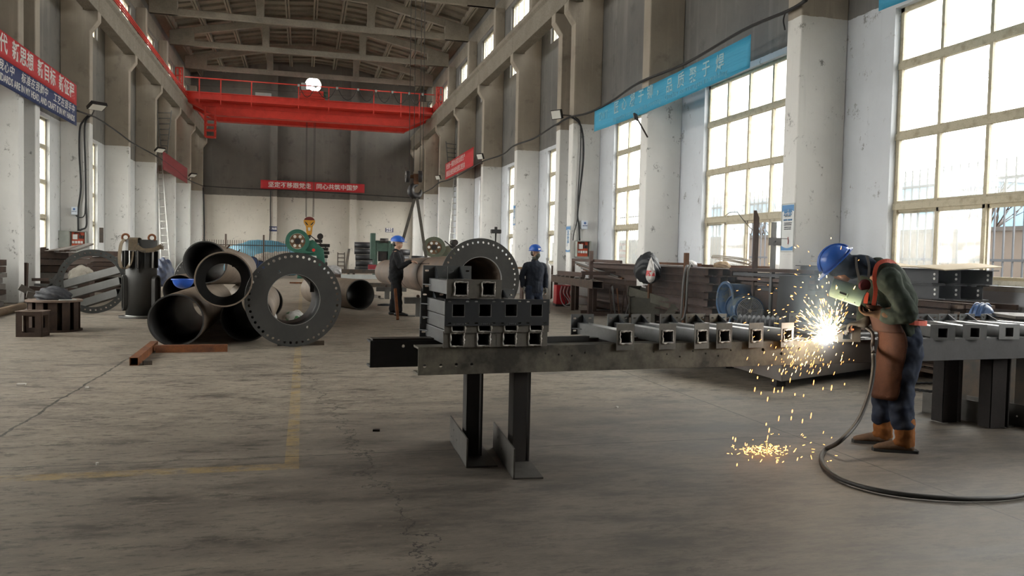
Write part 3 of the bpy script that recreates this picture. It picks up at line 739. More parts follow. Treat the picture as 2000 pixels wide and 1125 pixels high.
# ---- cables
cab = plain('black_cable', (.018, .018, .02), .6)
def wire(name, label, pts, r, x=None, y=None, cat='cable', grp=None, k=5):
    P = [at(px, py, x=x, y=y) for px, py in pts]
    return tag(MB().path(smooth_path(P, k), r, 6).build(name, cab), label, cat, grp)
zz1 = lambda a, b: (780+a/5.627, 200+b/5.627)
zz2 = lambda a, b: (1040+a/5.627, 120+b/5.627)
wire('power_cable', 'thick black cable sagging along the window-side pillars above the sky-blue banner',
     [zz1(*p) for p in ((190, 1030), (350, 950), (440, 880), (550, 850), (700, 775), (900, 655), (1130, 575), (1260, 475), (1480, 395), (1688, 262))]
     + [zz2(*p) for p in ((270, 690), (400, 615), (600, 570), (850, 450), (1180, 230), (1688, 20))]+[(1450, 60), (1540, 21), (1575, 0)], .03, x=7.79)
wire('power_cable', 'black cable strung along the dark upper part of the far wall',
     [(396, 363), (440, 366), (520, 370), (560, 371), (640, 376), (720, 381), (800, 386)], .03, y=YF-.5)
wire('power_cable', 'black cable looping down the left pillars from the blue banner to the far wall',
     [(150, 216), (172, 224), (190, 231), (230, 258), (262, 281), (306, 305), (318, 313), (345, 333), (362, 347), (380, 357), (396, 363)], .028, x=-6.77)
for lab, pts in (('heavier of the black cables dropping down the left pillar to the meter box', [(174, 224), (163, 236), (156, 252), (155, 300), (158, 365), (153, 410), (153, 452)]),
                 ('black cable running down the left pillar edge into the fuse cabinet', [(178, 224), (168, 236), (165, 260), (167, 330), (168, 400), (169, 440), (160, 448), (152, 451)])):
    wire('drop_cable', lab, pts, .03, y=28.9)
wire('drop_cable', 'thin loop of black cable under the left meter box', [(148, 421), (156, 425), (165, 420), (167, 395)], .018, y=28.9)
wire('drop_cable', 'thick black cable dropping down the doubled pillar past the meter box to the fuse cabinet',
     [zz2(*p) for p in ((430, 612), (500, 660), (540, 740), (560, 900), (555, 1125))]+[(1132, 380), (1128, 420), (1131, 440), (1132, 470)], .028, y=23.0)
wire('drop_cable', 'second black cable beside the thick one on the doubled pillar',
     [zz2(*p) for p in ((470, 612), (515, 655), (530, 740), (530, 900), (520, 1125))]+[(1129, 380), (1127, 430), (1121, 455), (1119, 470)], .016, y=23.0)
wire('drop_cable', 'black cable hanging down the far-left corner of the far wall', [(397, 366), (398, 400), (399, 440), (399, 470), (399.5, 500), (400, 531)], .05, y=59.1)
wire('drop_cable', 'cable conduit running down beside the far-wall pillar sign', [(529, 372), (528, 400), (528, 440), (526, 478)], .035, y=YF-.5)
t_ = wire('drop_cable', 'short cable end dangling from the cable by the bright window pillar', [(1534, 24), (1530, 40), (1533, 58)], .014, x=7.78)

# ---- floodlights
led = plain('floodlight_lens', (.75, .75, .72), .2)
def flood(label, px, py, x=None, y=None, face=(0, -1, -.6), s=.3, on=(0, 0, 0)):
    p = at(px, py, x=x, y=y); f = Vector(face).normalized(); ax = f.cross(Vector((0, 0, 1))).normalized(); up = ax.cross(f)
    M_ = Matrix(((ax.x, up.x, -f.x, p.x), (ax.y, up.y, -f.y, p.y), (ax.z, up.z, -f.z, p.z), (0, 0, 0, 1)))
    t = thing('floodlight', label, 'floodlight', M=M_)
    yc = min((c+.2 for c in (RY if p.x > 0 else LY)), key=lambda c: abs(c-p.y)) if s != .22 else p.y+on[1]; yc = max(p.y-2., min(p.y+2., yc)); on = ((XR if p.x > 0 else XL)-p.x if s != .22 else on[0], yc-p.y, on[2])
    MB().box2((-s/2, -s*.36, 0), (s/2, s*.36, s*.22)).build('housing', blk, t, .01)
    MB().box2((-s*.43, -s*.3, -.006), (s*.43, s*.3, 0)).build('lens', led, t)
    iv = t.matrix_world.inverted() if 0 else M_.inverted(); w = iv @ (p+Vector(on))
    MB().bar((0, 0, s*.15), w, .03).build('bracket', blk, t)
flood('black floodlight on the doubled pillar above the thick cable', 1086, 224, x=7.45, face=(-.75, -.5, -.3), s=.40, on=(.4, .3, -.05))
flood('small floodlight right of the small red board on the window-side wall', 937, 306, x=7.5, face=(-.75, -.5, -.4), s=.36, on=(.35, .1, -.2))
flood('tiny floodlight left of the small red board on the window-side wall', 855, 347, x=7.5, face=(-.7, -.5, -.4), s=.36, on=(.35, .1, -.2))
flood('flat floodlight right beside the end of the blue banner', 190, 210, x=-6.35, face=(.3, -.35, -1), s=.50, on=(-.45, 0, -.1))
flood('floodlight at the top of the white ladder on the left wall', 313, 294, x=-6.35, face=(.4, -.4, -.9), s=.42, on=(-.45, 0, -.1))
flood('farthest small floodlight on the left pillars', 377, 343, x=-6.3, face=(.4, -.4, -.9), s=.42, on=(-.5, 0, -.1))
flood('black camera-like floodlight on an arm under the sky-blue banner', 1240, 229, x=7.5, face=(-.6, .5, -.2), s=.22, on=(.34, .0, -.45))

# ---- ladders
alu = mat('ladder_aluminium', (.60, .60, .58), .45, .3, c2=(.48, .48, .46), scale=6)
gry = mat('ladder_grey', (.20, .20, .195), .6, c2=(.14, .14, .135), scale=6)
def ladder(label, b0, b1, t0, t1, n, m, r):
    b0, b1, t0, t1 = map(Vector, (b0, b1, t0, t1)); t = thing('ladder', label, 'ladder', b0)
    for p, q_ in ((b0, t0), (b1, t1)): MB().bar(p-b0, q_-b0, r*2.2, r*1.2, (1, 0, 0)).build('rail', m, t)
    for i in range(n):
        f = (i+.6)/n; MB().cyl(b0.lerp(t0, f)-b0, b1.lerp(t1, f)-b0, r*.7, n=6).build('rung', m, t)
y = 46.6
def fy(px, py, yy): return at(px, py, y=yy)
def foot(px, yy): p = at(px, 505, y=yy); return Vector((p.x, yy, 0))
ladder('white aluminium ladder leaning on the left wall under the dusty red board', foot(315, y-.9), foot(334, y-.9), fy(308, 316, y), fy(316, 316, y), 16, alu, .045)
ladder('upper grey ladder fixed on the left wall above the white one', fy(316, 302, y+.1), fy(326, 302, y+.1), fy(307, 216, y+.1), fy(335, 216, y+.1), 8, gry, .04)
y = 47.2
ladder('white aluminium ladder leaning on the window-side wall below the small red board', foot(872, y-1.), foot(891, y-1.), fy(887, 346, y), fy(895, 346, y), 17, alu, .045)
ladder('upper grey ladder on the window-side wall behind the small red board', fy(876, 330, y+.1), fy(889, 330, y+.1), fy(871, 276, y+.1), fy(896, 280, y+.1), 6, gry, .04)
# ================================================================== LEFT-HAND STEELWORK
mill = mat('mill_scale_steel', (.042, .041, .038), .55, .1, c2=(.028, .028, .027), scale=3, bump=.0015, fine=.15)
mill_b = mat('mill_scale_brown', (.20, .155, .115), .6, .1, c2=(.13, .098, .075), scale=2.2, bump=.002, fine=.2)
brite = plain('bright_cut_steel', (.42, .42, .41), .35, .8)
rust2 = mat('orange_rust', (.20, .075, .03), .85, c2=(.09, .045, .03), scale=6, bump=.002, fine=.3)
dkrust = mat('dark_rust', (.075, .050, .038), .8, .1, c2=(.045, .034, .03), scale=5, bump=.002, fine=.3)
dkbrown = mat('brown_scale_profile', (.10, .066, .05), .75, .1, c2=(.06, .044, .038), scale=4, bump=.002, fine=.3)

bore = mat('dark_pipe_bore', (.022, .022, .023), .55, .1, c2=(.032, .03, .029), scale=2)  # steel colour darkened for the shade inside the pipes
def pipe_thing(name, label, p, q, ro, t=.018, m=mill_b, cat='pipe', grp=None, ro2=None, collar=False):
    p = Vector(p); q = Vector(q)
    o = thing(name, label, cat, p, group=grp)
    MB().pipe((0, 0, 0), q-p, ro, ro-t*.5, 56, ro2, (ro2-t) if ro2 else None).build('shell', m, o)
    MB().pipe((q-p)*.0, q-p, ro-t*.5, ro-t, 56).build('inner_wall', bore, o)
    if collar:
        d = (q-p).normalized()
        MB().pipe(d*.0-d*.004, d*.012, ro-.001, ro-t-.004, 56).build('cut_end', mill, o)
    return o
R1 = .392
pipe_thing('steel_pipe', 'large steel pipe lying on the floor behind the rusty bars, left of the bolt-hole flange', (-1.80, 12.58, .395), (-1.80, 17.4, .395), R1, collar=True)
pipe_thing('steel_pipe', 'large floor pipe with shadowed end between the left pipe and the flange', (-.86, 13.25, .395), (-.86, 17.6, .395), R1, collar=True)
pipe_thing('steel_pipe', 'topmost large steel pipe lying across the pile above the two floor pipes', (-1.76, 15.8, 1.21), (-1.52, 20.9, .99), R1+.005, collar=True)
for i, (px, py) in enumerate(((440, 478), (467, 490))):   # lifting eyes welded to the topmost pipe
    a = at(px, py, y=16.9+1.6*i)
rr = [x for x in S.objects if x.name.startswith('steel_pipe')][2]
for i, y in enumerate((.9, 2.9)):
    c = Vector((.30+.047*y*.5, y, .26-.043*y))
    MB().path([c+Vector((.03*sin(2*pi*i/10), .05*cos(2*pi*i/10), .05+.04*sin(2*pi*i/10)+.02)) for i in range(11)], .012, 6).build('lifting_eye', dkrust, rr)

# short pipe with an inner ring flange, resting on top
rg = thing('flanged_pipe_stub', 'short dark pipe stub with an inner ring flange atop the pipe pile', 'pipe', (-1.115, 12.3, 1.02), 0)
rg.rotation_euler = (radians(-4), 0, radians(6))
MB().pipe((0, 0, 0), (0, .75, 0), .405, .385, 56).build('shell', bore, rg)
MB().pipe((0, .40, 0), (0, .44, 0), .387, .252, 56).build('ring_flange', bore, rg)
MB().pipe((0, -.003, 0), (0, .004, 0), .405, .385, 56).build('cut_end', brite if 0 else mill_b, rg)
MB().box2((.12, .36, .20), (.22, .40, .27)).build('notch_lug', mill, rg)

# bolt-hole flange on its pipe
fl = thing('flange_pipe', 'big upright steel flange ringed with bolt holes, right of the pipe pile', 'flange', (-.125, 12.5, .718), radians(8))
nb = 46
MB().plate(circ(0, 0, .715, 72), [circ(0, 0, .384, 56)]+[circ(.655*cos(2*pi*i/nb), .655*sin(2*pi*i/nb), .0215, 12) for i in range(nb)]
           + [circ(.47*cos(a), .47*sin(a), .022, 12) for a in (radians(118), radians(-64))], (0, 0, 0), (1, 0, 0), (0, 0, 1), (0, 1, 0), .05).build('flange_plate', mill, fl)
MB().pipe((0, .045, 0), (0, .85, 0), .404, .386, 56).build('pipe_neck', bore, fl)
MB().pipe((0, -.002, 0), (0, .01, 0), .390, .384, 56).build('bore_edge', brite, fl)
MB().box2((.28, .3, .1), (.34, .33, .26)).build('lug', mill, fl)

# rusty square bars in front of the pipes
def sq_tube(label, p, q, w, m=rust2, t=.006, name='square_tube', cat='steel tube', grp=None):
    p = Vector(p); q = Vector(q); z = (q-p).normalized(); x = Vector((0, 0, 1)).cross(z).normalized() if abs(z.z) < .95 else Vector((1, 0, 0)); y = z.cross(x)
    o = thing(name, label, cat, p, group=grp); h = w/2
    MB().plate(rect(-h, -h, h, h), [rect(-h+t, -h+t, h-t, h-t)], (0, 0, 0), x, y, z, (q-p).length).build('profile', m, o)
    return o
sq_tube('rusty square tube pointing at the camera in front of the left floor pipe', (-2.0, 10.62, .05), (-2.08, 12.5, .05), .10)
MB().box2((-.47, -.05, 0), (.47, .05, .10)).build('bar', rust2, thing('steel_bar', 'rusty flat-topped bar lying crosswise in front of the left floor pipe', 'steel bar', (-1.50, 11.98, 0), radians(3)))
MB().box2((-.05, -.04, 0), (.05, .04, .05)).build('chip', steel_dk, thing('steel_offcut', 'tiny dark steel offcut beside the end of the rusty square tube', 'offcut', (-1.86, 10.7, 0), .3))
MB().box2((-.35, -.04, 0), (.35, .04, .07)).build('bar', steel_dk, thing('steel_bar', 'dark steel bar under the bottom edge of the bolt-hole flange', 'steel bar', (-.02, 12.72, 0), radians(3)))

# blue hard hat left on the floor pipe, brim up
blue_hat = plain('helmet_blue', (.02, .085, .42), .3)
hh = thing('hard_hat', 'upturned blue hard hat resting on the left floor pipe', 'hard hat', (-2.06, 15.2, .80))
MB().sphere((0, 0, 0), .17, 24, 8, 1.05, 1.2, -.95, half=True).build('shell', blue_hat, hh); hh.location.z = .90
MB().pipe((0, 0, -.005), (0, 0, .012), .20, .16, 28).build('brim', blue_hat, hh)

# ---- upright slotted tube with hanging strap
vt = thing('slotted_pipe', 'upright dark steel tube with slots standing on a round base plate', 'steel tube', (-3.25, 18.0, 0))
tube_poly = circ(0, 0, .30, 56)
MB().pipe((0, 0, .04), (0, 0, 1.62), .30, .28, 56).build('shell', mill, vt)
MB().cyl((0, 0, 0), (0, 0, .04), .43, n=56).build('base_plate', mat('base_plate_steel', (.12, .115, .11), .4, .5), vt, .004)
MB().pipe((0, 0, .04), (0, 0, .055), .312, .299, 40).build('weld_seam', brite, vt)
for ang in (radians(200), radians(-20), radians(268)):        # upright obround collars low on the tube
    if ang == radians(268): continue
    M_ = Matrix.Rotation(ang, 4, 'Z') @ Matrix.Translation((.285, 0, .52))
    m = MB(); m.plate(slot(0, 0, .74, .24, 8, True), [slot(0, 0, .68, .18, 8, True)], (0, 0, 0), (0, 1, 0), (0, 0, 1), (1, 0, 0), .075)
    c = m.build('slot_collar', mill, vt); c.matrix_local = M_
    d = MB().extr(slot(0, 0, .68, .18, 8, True), (.018, 0, 0), (0, 1, 0), (0, 0, 1), (1, 0, 0), .004).build('slot_shade', plain('hollow_black', (.006, .006, .006), .9), c)  # black sheet for the shade inside the slot; the shell is uncut
for ang, px_ in ((radians(215), 0), (radians(-35), 0), (radians(255), 0), (radians(-80), 0)):
    M_ = Matrix.Rotation(ang, 4, 'Z') @ Matrix.Translation((.29, 0, 1.22)); m = MB()
    for y in (-.075, .06): m.box2((0, y, -.18), (.085, y+.012, .17))
    m.box2((0, -.075, .16), (.085, .072, .172)); c = m.build('side_bracket', mill, vt); c.matrix_local = M_
    MB().box2((.06, -.078, -.18), (.088, -.06, .17)).build('bright_edge', brite, c)
MB().box2((-.02, -.33, .95), (.01, -.29, 1.55)).build('rib_plate', mill, vt)
for x in (-.28, .22):
    MB().path([Vector((x+.065*cos(a), -.12, 1.66+.065*sin(a))) for a in [2*pi*i/14 for i in range(15)]], .022, 8).build('ring_lug', rust2, vt)
strap_m = mat('strap_khaki', (.13, .10, .065), .9, c2=(.085, .068, .05), scale=12)
def ribbon(m, pts, w, wd=(1, 0, 0), t=.008):
    pts = [Vector(p) for p in pts]; wd = Vector(wd)
    for a, b in zip(pts, pts[1:]): m.bar(a, b, w, t, (b-a).cross(wd))
    return m
st = thing('webbing_strap', 'khaki webbing strap looped over the upright slotted tube', 'strap', (-3.25, 18.0, 0))
pts = smooth_path([(-.12, .30, 1.55), (-.11, .1, 1.645), (-.10, -.30, 1.64), (-.10, -.325, 1.5), (-.13, -.33, 1.2), (-.20, -.34, 1.05), (-.30, -.35, 1.04), (-.35, -.33, 1.2), (-.33, -.31, 1.5), (-.27, -.28, 1.62)], 5)
MB().path(pts, .01, 4)
ribbon(MB(), pts[:18], .17, (1, 0, 0)).build('front_band', strap_m, st)
ribbon(MB(), pts[17:], .10, (.75, -.66, 0)).build('loop_end', strap_m, st)
pts = smooth_path([(-.03, -.34, 1.48), (.1, -.35, 1.40), (.3, -.30, 1.42), (.42, -.2, 1.50), (.43, -.2, 1.42)], 5)
ribbon(MB(), pts, .09, (.1, .3, .95)).build('tail_band', strap_m, st)

# ---- ring on edge, tubes behind it
ring = thing('flange_ring', 'large drilled steel ring standing on edge behind the rusty drum', 'ring', (-4.43, 19.15, .70), radians(12)); ring.rotation_euler = (radians(-7), 0, radians(14))
nb = 38
MB().plate(circ(0, 0, .70, 72), [circ(0, 0, .565, 64)]+[circ(.632*cos(2*pi*i/nb), .632*sin(2*pi*i/nb), .019, 10) for i in range(nb)], (0, 0, 0), (1, 0, 0), (0, 0, 1), (0, 1, 0), .055).build('drilled_plate', mat('ring_grey_steel', (.085, .09, .088), .5, .3, c2=(.06, .062, .06), scale=4), ring)
tubem = mat('grey_tube_steel', (.105, .105, .10), .45, .35, c2=(.075, .074, .07), scale=2.5)
for i, (a, b) in enumerate((((126, 556), (243, 524)), ((130, 578), (238, 548)), ((150, 597), (234, 571)))):
    p = at(*a, y=20.6-.12*i); q = at(*b, y=19.75-.12*i)
    sq_tube('%s of the three grey square tubes sloping inside the drilled ring' % ('topmost', 'middle', 'lowest')[i], p, q, .17, tubem, .012)
for i, (a, b, w) in enumerate((((64, 546), (110, 546), .07), ((68, 556), (150, 560), .06), ((60, 563), (110, 566), .10), ((110, 590), (150, 600), .09), ((150, 613), (232, 612), .12))):
    p = at(*a, y=21.3-.1*i); q = at(*b, y=21.0-.1*i)
    MB().bar((0, 0, 0), q-p, w, w).build('bar', tubem if i % 2 else dkrust, thing('steel_bar', 'grey bar in the tangle behind the drilled ring, %s' % ('topmost left end', 'just under the topmost', 'thick one above the drum', 'low one right of the drum top', 'lowest, on the floor')[i], 'steel bar', p))
# triangular gusset frame left of the ring
t = thing('gusset_frame', 'dark triangular steel frame leaning behind the ring above the drum', 'frame', at(118, 570, y=20.9))
a, b, c_ = at(112, 536, y=20.9), at(92, 566, y=20.9), at(117, 585, y=20.9); o0 = t.location
for p, q in ((a, b), (b, c_), (at(96, 545, y=20.9), at(117, 556, y=20.9)), (at(92, 566, y=20.9), at(112, 548, y=20.9))): MB().bar(p-o0, q-o0, .07, .03, (0, 1, 0)).build('bar', mill, t)

# ---- rusty drum with a heap of rags, box frame
dr = thing('steel_drum_pedestal', 'low rusty spool-shaped steel pedestal with two round discs', 'pedestal', (-4.12, 15.2, 0))
MB().cyl((0, 0, .5), (0, 0, .535), .435, n=48).build('top_disc', mat('disc_brown', (.17, .115, .085), .75, c2=(.11, .08, .06), scale=4), dr, .004)
MB().cyl((0, 0, 0), (0, 0, .03), .43, n=48).build('bottom_disc', dkrust, dr, .004)
MB().pipe((0, 0, .03), (0, 0, .5), .30, .285, 40).build('core', steel_dk, dr)
for i in range(12):
    a = 2*pi*i/12+.2; MB().box((.345*cos(a), .345*sin(a), .265), (.09, .022, .47), None, a).box((.385*cos(a), .385*sin(a), .265), (.016, .13, .47), None, a).build('web_plate', dkrust, dr)
def lump(label, name, cat, loc, r, sx, sy, sz, m, seed=1, cut=True, taper=0):
    """crumpled heap (cloth, bag) sitting on loc"""
    rnd = random.Random(seed); me = bpy.data.meshes.new(name); bm = bmesh.new(); bmesh.ops.create_icosphere(bm, subdivisions=4, radius=1)
    ph = [(rnd.uniform(2, 7), rnd.uniform(2, 7), rnd.uniform(2, 7), rnd.uniform(0, 6), rnd.uniform(.03, .11)) for _ in range(12)]
    for v in bm.verts:
        d = 1+sum(abs(sin(a*v.co.x+b*v.co.y+c*v.co.z+p))*w-w*.5 for a, b, c, p, w in ph)
        if taper: q_ = 1-taper*(v.co.z+1)/2; v.co.x *= q_; v.co.y *= q_
        v.co = Vector((v.co.x*sx, v.co.y*sy, v.co.z*sz))*d*r
        if cut: v.co.z = max(v.co.z, -.35*sz*r)
    for f in bm.faces: f.smooth = True
    bm.to_mesh(me); bm.free(); me.materials.append(m); o = bpy.data.objects.new(name, me); COL.objects.link(o); o.location = loc
    o.location.z += .35*sz*r if cut else 0
    return tag(o, label, cat)
lump('heap of black rags and gloves on the rusty pedestal', 'rag_heap', 'rags', (-4.12, 15.15, .535), .20, 1.25, .8, .75, mat('black_rag', (.03, .032, .038), .7, c2=(.06, .06, .065), scale=15, amt=(.55, .65)), 5)
MB().box((0, 0, .005), (.26, .10, .01)).build('scrap_sheet', grey_box, thing('scrap_sheet', 'small pale sheet offcut beside the rags on the pedestal', 'offcut', (-3.86, 15.0, .536), .4))
bx = thing('plate_box_frame', 'small open box frame of dark steel plate in front of the rusty pedestal', 'box frame', (-4.17, 14.25, 0), radians(-6))
MB().plate(rect(-.19, 0, .19, .40), [rect(-.10, .07, .09, .34)], (0, -.15, 0), (1, 0, 0), (0, 0, 1), (0, 1, 0), .012).build('front_plate', dkrust, bx)
MB().plate(rect(-.15, 0, .15, .40), [rect(-.10, .07, .10, .34)], (-.19, 0, 0), (0, 1, 0), (0, 0, 1), (1, 0, 0), .012).build('side_plate', dkrust, bx)
MB().plate(rect(-.15, 0, .15, .40), [rect(-.10, .07, .10, .34)], (.178, 0, 0), (0, 1, 0), (0, 0, 1), (1, 0, 0), .012).build('side_plate', dkrust, bx)
MB().plate(rect(-.19, 0, .19, .40), [rect(-.12, .12, .12, .30)], (0, .138, 0), (1, 0, 0), (0, 0, 1), (0, 1, 0), .012).build('rear_plate', dkrust, bx)
MB().plate(rect(-.2, -.16, .2, .16), [rect(-.1, -.09, .1, .09)], (0, 0, .40), (1, 0, 0), (0, 1, 0), (0, 0, 1), .012).build('top_plate', mat('disc_brown2', (.15, .105, .08), .75), bx)
p, q = at(-30, 618, z=.07), at(44, 598, z=.07); q = Vector((q.x, q.y, .07))
pipe_thing('thin_pipe', 'thin tan pipe on the floor running out of the picture at the left edge', p, q, .085, .008, mat('tan_pipe', (.24, .17, .11), .6), collar=False)

ORDI = ['first', 'second', 'third', 'fourth', 'fifth', 'sixth', 'seventh', 'eighth', 'ninth', 'tenth']
# ---- scrap along the left wall
brn = [dkbrown, dkrust, mat('grey_brown_plate', (.13, .115, .10), .7, c2=(.09, .08, .07), scale=4), steel_dk]
def plates(label, x0, x1, y0, y1, z0, n, th, seed, name='plate_stack', jit=.06, slope=0):
    """one pile of plates; each plate a thing of its own"""
    rnd = random.Random(seed); z = z0
    for i in range(n):
        h = th*rnd.uniform(.8, 1.25); dx, dy = rnd.uniform(-jit, jit), rnd.uniform(-jit*2, jit*2)
        o = MB().box((0, 0, h/2), (x1-x0, y1-y0, h*.9), None, rnd.uniform(-.03, .03)).build('steel_plate', brn[rnd.randrange(3)], None, .004)
        o.location = ((x0+x1)/2+dx, (y0+y1)/2+dy, z); tag(o, label % ('bottom' if i == 0 else 'top' if i == n-1 else ORDI[i]+' from the bottom'), 'steel plate')
        z += h
    return z
plates('brown plate in the stack at the left picture edge, %s', at(17, 520, y=21.3).x-.85, at(17, 520, y=21.3).x-.1, 19.9, 21.3, 0, 9, .14, 3)
z = plates('brown plate in the pile under the fuse cabinet, %s', -7.3, -6.3, 24.2, 27.0, .0, 8, .155, 4)
z = plates('brown plate in the pile behind the slotted tube, %s', -6.6, -5.2, 27.9, 29.0, .0, 8, .15, 6)
for i in range(5):
    p = at(84+6*i, 545, y=24.2+.1*i); q = at(85+5*i-3, 483+3*i, y=24.4+.1*i); p = Vector((p.x, p.y, .3)); pass
    MB().bar((0, 0, 0), q-p, .20, .03, (0, 1, 0)).build('plank', brn[i % 3], thing('steel_strip', 'dark steel strip leaning beside the left doubled pillar, %s of the leaning row' % ('first', 'second', 'third', 'fourth', 'fifth')[i], 'steel strip', p))
for i in range(6):                                 # bundle of channel sections on the pile
    p = at(92+10*i, 492-.5*i, y=23.8); q = at(132+9*i, 484-1.5*i, y=26.0)
    MB().bar((0, 0, 0), q-p, .16, .05).build('channel', brn[i % 3], thing('channel_section', 'brown channel section on top of the pile under the fuse cabinet, %s from the left' % ('first', 'second', 'third', 'fourth', 'fifth', 'sixth')[i], 'channel section', p))
lump('pale crumpled sack behind the drilled ring', 'sack', 'sack', (-5.5, 22.6, .6), .27, 1, .8, .9, mat('sack_cloth', (.42, .39, .34), .9, c2=(.28, .26, .22), scale=6), 9)
MB().box((0, 0, .3), (.5, .5, .6)).build('crate', dkrust, tag(thing('crate', 'dark crate supporting the pale sack behind the drilled ring', 'crate', (-5.5, 22.6, 0)), None))
for i, (px, py, y, w, h) in enumerate(((52, 575, 19.0, .5, .10), (38, 560, 19.2, .18, .4))):
    p = at(px, py, y=y); MB().bar((0, 0, 0), (.55, .2, -.12 if i == 0 else -.35), .16, .14).build('angle', brn[2], thing('angle_offcut', 'grey angle offcut %s left of the rusty pedestal' % ('lying flat' if i == 0 else 'tilted up'), 'offcut', p))
bd = thing('blue_barrel', 'dark blue barrel cut by the left picture edge', 'barrel', (-6.22, 17.6, 0))
MB().cyl((0, 0, 0), (0, 0, .55), .28, n=32).build('body', plain('barrel_blue', (.02, .03, .06), .5), bd)
for z in (.02, .2, .37, .53): MB().pipe((0, 0, z-.012), (0, 0, z+.012), .292, .278, 32).build('hoop', plain('barrel_blue', (.02, .03, .06), .5), bd)
sq_tube('short rusty tube leaning in the slot of the left doubled pillar', (-6.9, 22.85, .0), (-6.9, 22.95, 1.0), .14, dkrust)
MB().box2((-.06, -.02, 0), (.06, .02, .5)).build('plate', steel_dk, thing('wall_plate', 'small dark upright plate on the ledge right of the fuse cabinet', 'plate', at(198, 474, y=29.2)))
# smaller pipes and a drilled disc behind the slotted tube
pipe_thing('steel_pipe', 'brown pipe end just right of the upright slotted tube', (-3.0, 21.5, .40), (-2.75, 26.0, .40), .40)
dsk = thing('drilled_disc', 'dark drilled disc standing behind the brown pipe end right of the slotted tube', 'disc', (-2.85, 23.6, .62), radians(30))
MB().plate(circ(0, 0, .62, 56), [circ(.56*cos(2*pi*i/30), .56*sin(2*pi*i/30), .022, 10) for i in range(30)], (0, 0, 0), (1, 0, 0), (0, 0, 1), (0, 1, 0), .05).build('plate', mill, dsk)
pipe_thing('steel_pipe', 'open pipe length lying across the floor right of the bolt-hole flange', (1.42, 20.6, .385), (.3, 23.6, .385), .385, .02, mill_b, collar=True)
pipe_thing('steel_pipe', 'short brown pipe seen through the bore of the bolt-hole flange', (-.75, 17.6, .36), (-1.3, 19.4, .36), .36, .02, mill_b)
lump('clear rubbish bag with coloured wrappers on the floor behind the bolt-hole flange', 'rubbish_bag', 'bag', (-.15, 15.6, 0), .22, 1, .9, 1, mat('wrapper_mix', (.50, .50, .48), .3, c2=(.05, .18, .07), scale=7, amt=(.55, .57)), 12)
lump('white crumpled bag on the floor seen left in the bore of the flange', 'rubbish_bag', 'bag', (-.72, 16.6, 0), .2, .9, .9, 1.2, mat('white_bag', (.62, .62, .60), .5), 15)
for i, (px0, py0, px1, py1) in enumerate(((688, 576, 714, 577), (712, 575, 741, 580))):
    p = at(px0, py0, z=.04); q = at(px1, py1, z=.04); MB().bar((0, 0, 0), q-p, .08, .08).build('bar', steel_dk, thing('steel_bar', 'dark angle bar on the floor right of the open pipe, %s one' % ('farther', 'nearer')[i], 'steel bar', p))
MB().bar((0, 0, 0), at(618, 553, z=.04)-at(566, 552, z=.04), .08, .06).build('bar', rust2, thing('steel_bar', 'thin rusty bar on the floor seen through the bore of the flange', 'steel bar', at(566, 552, z=.04)))
lump('flattened dark rag on the open floor near the man at the long pipe', 'floor_rag', 'rag', at(752, 597, z=0), .13, 1.4, .8, .3, mat('black_rag', (.03, .03, .03), .7), 21)
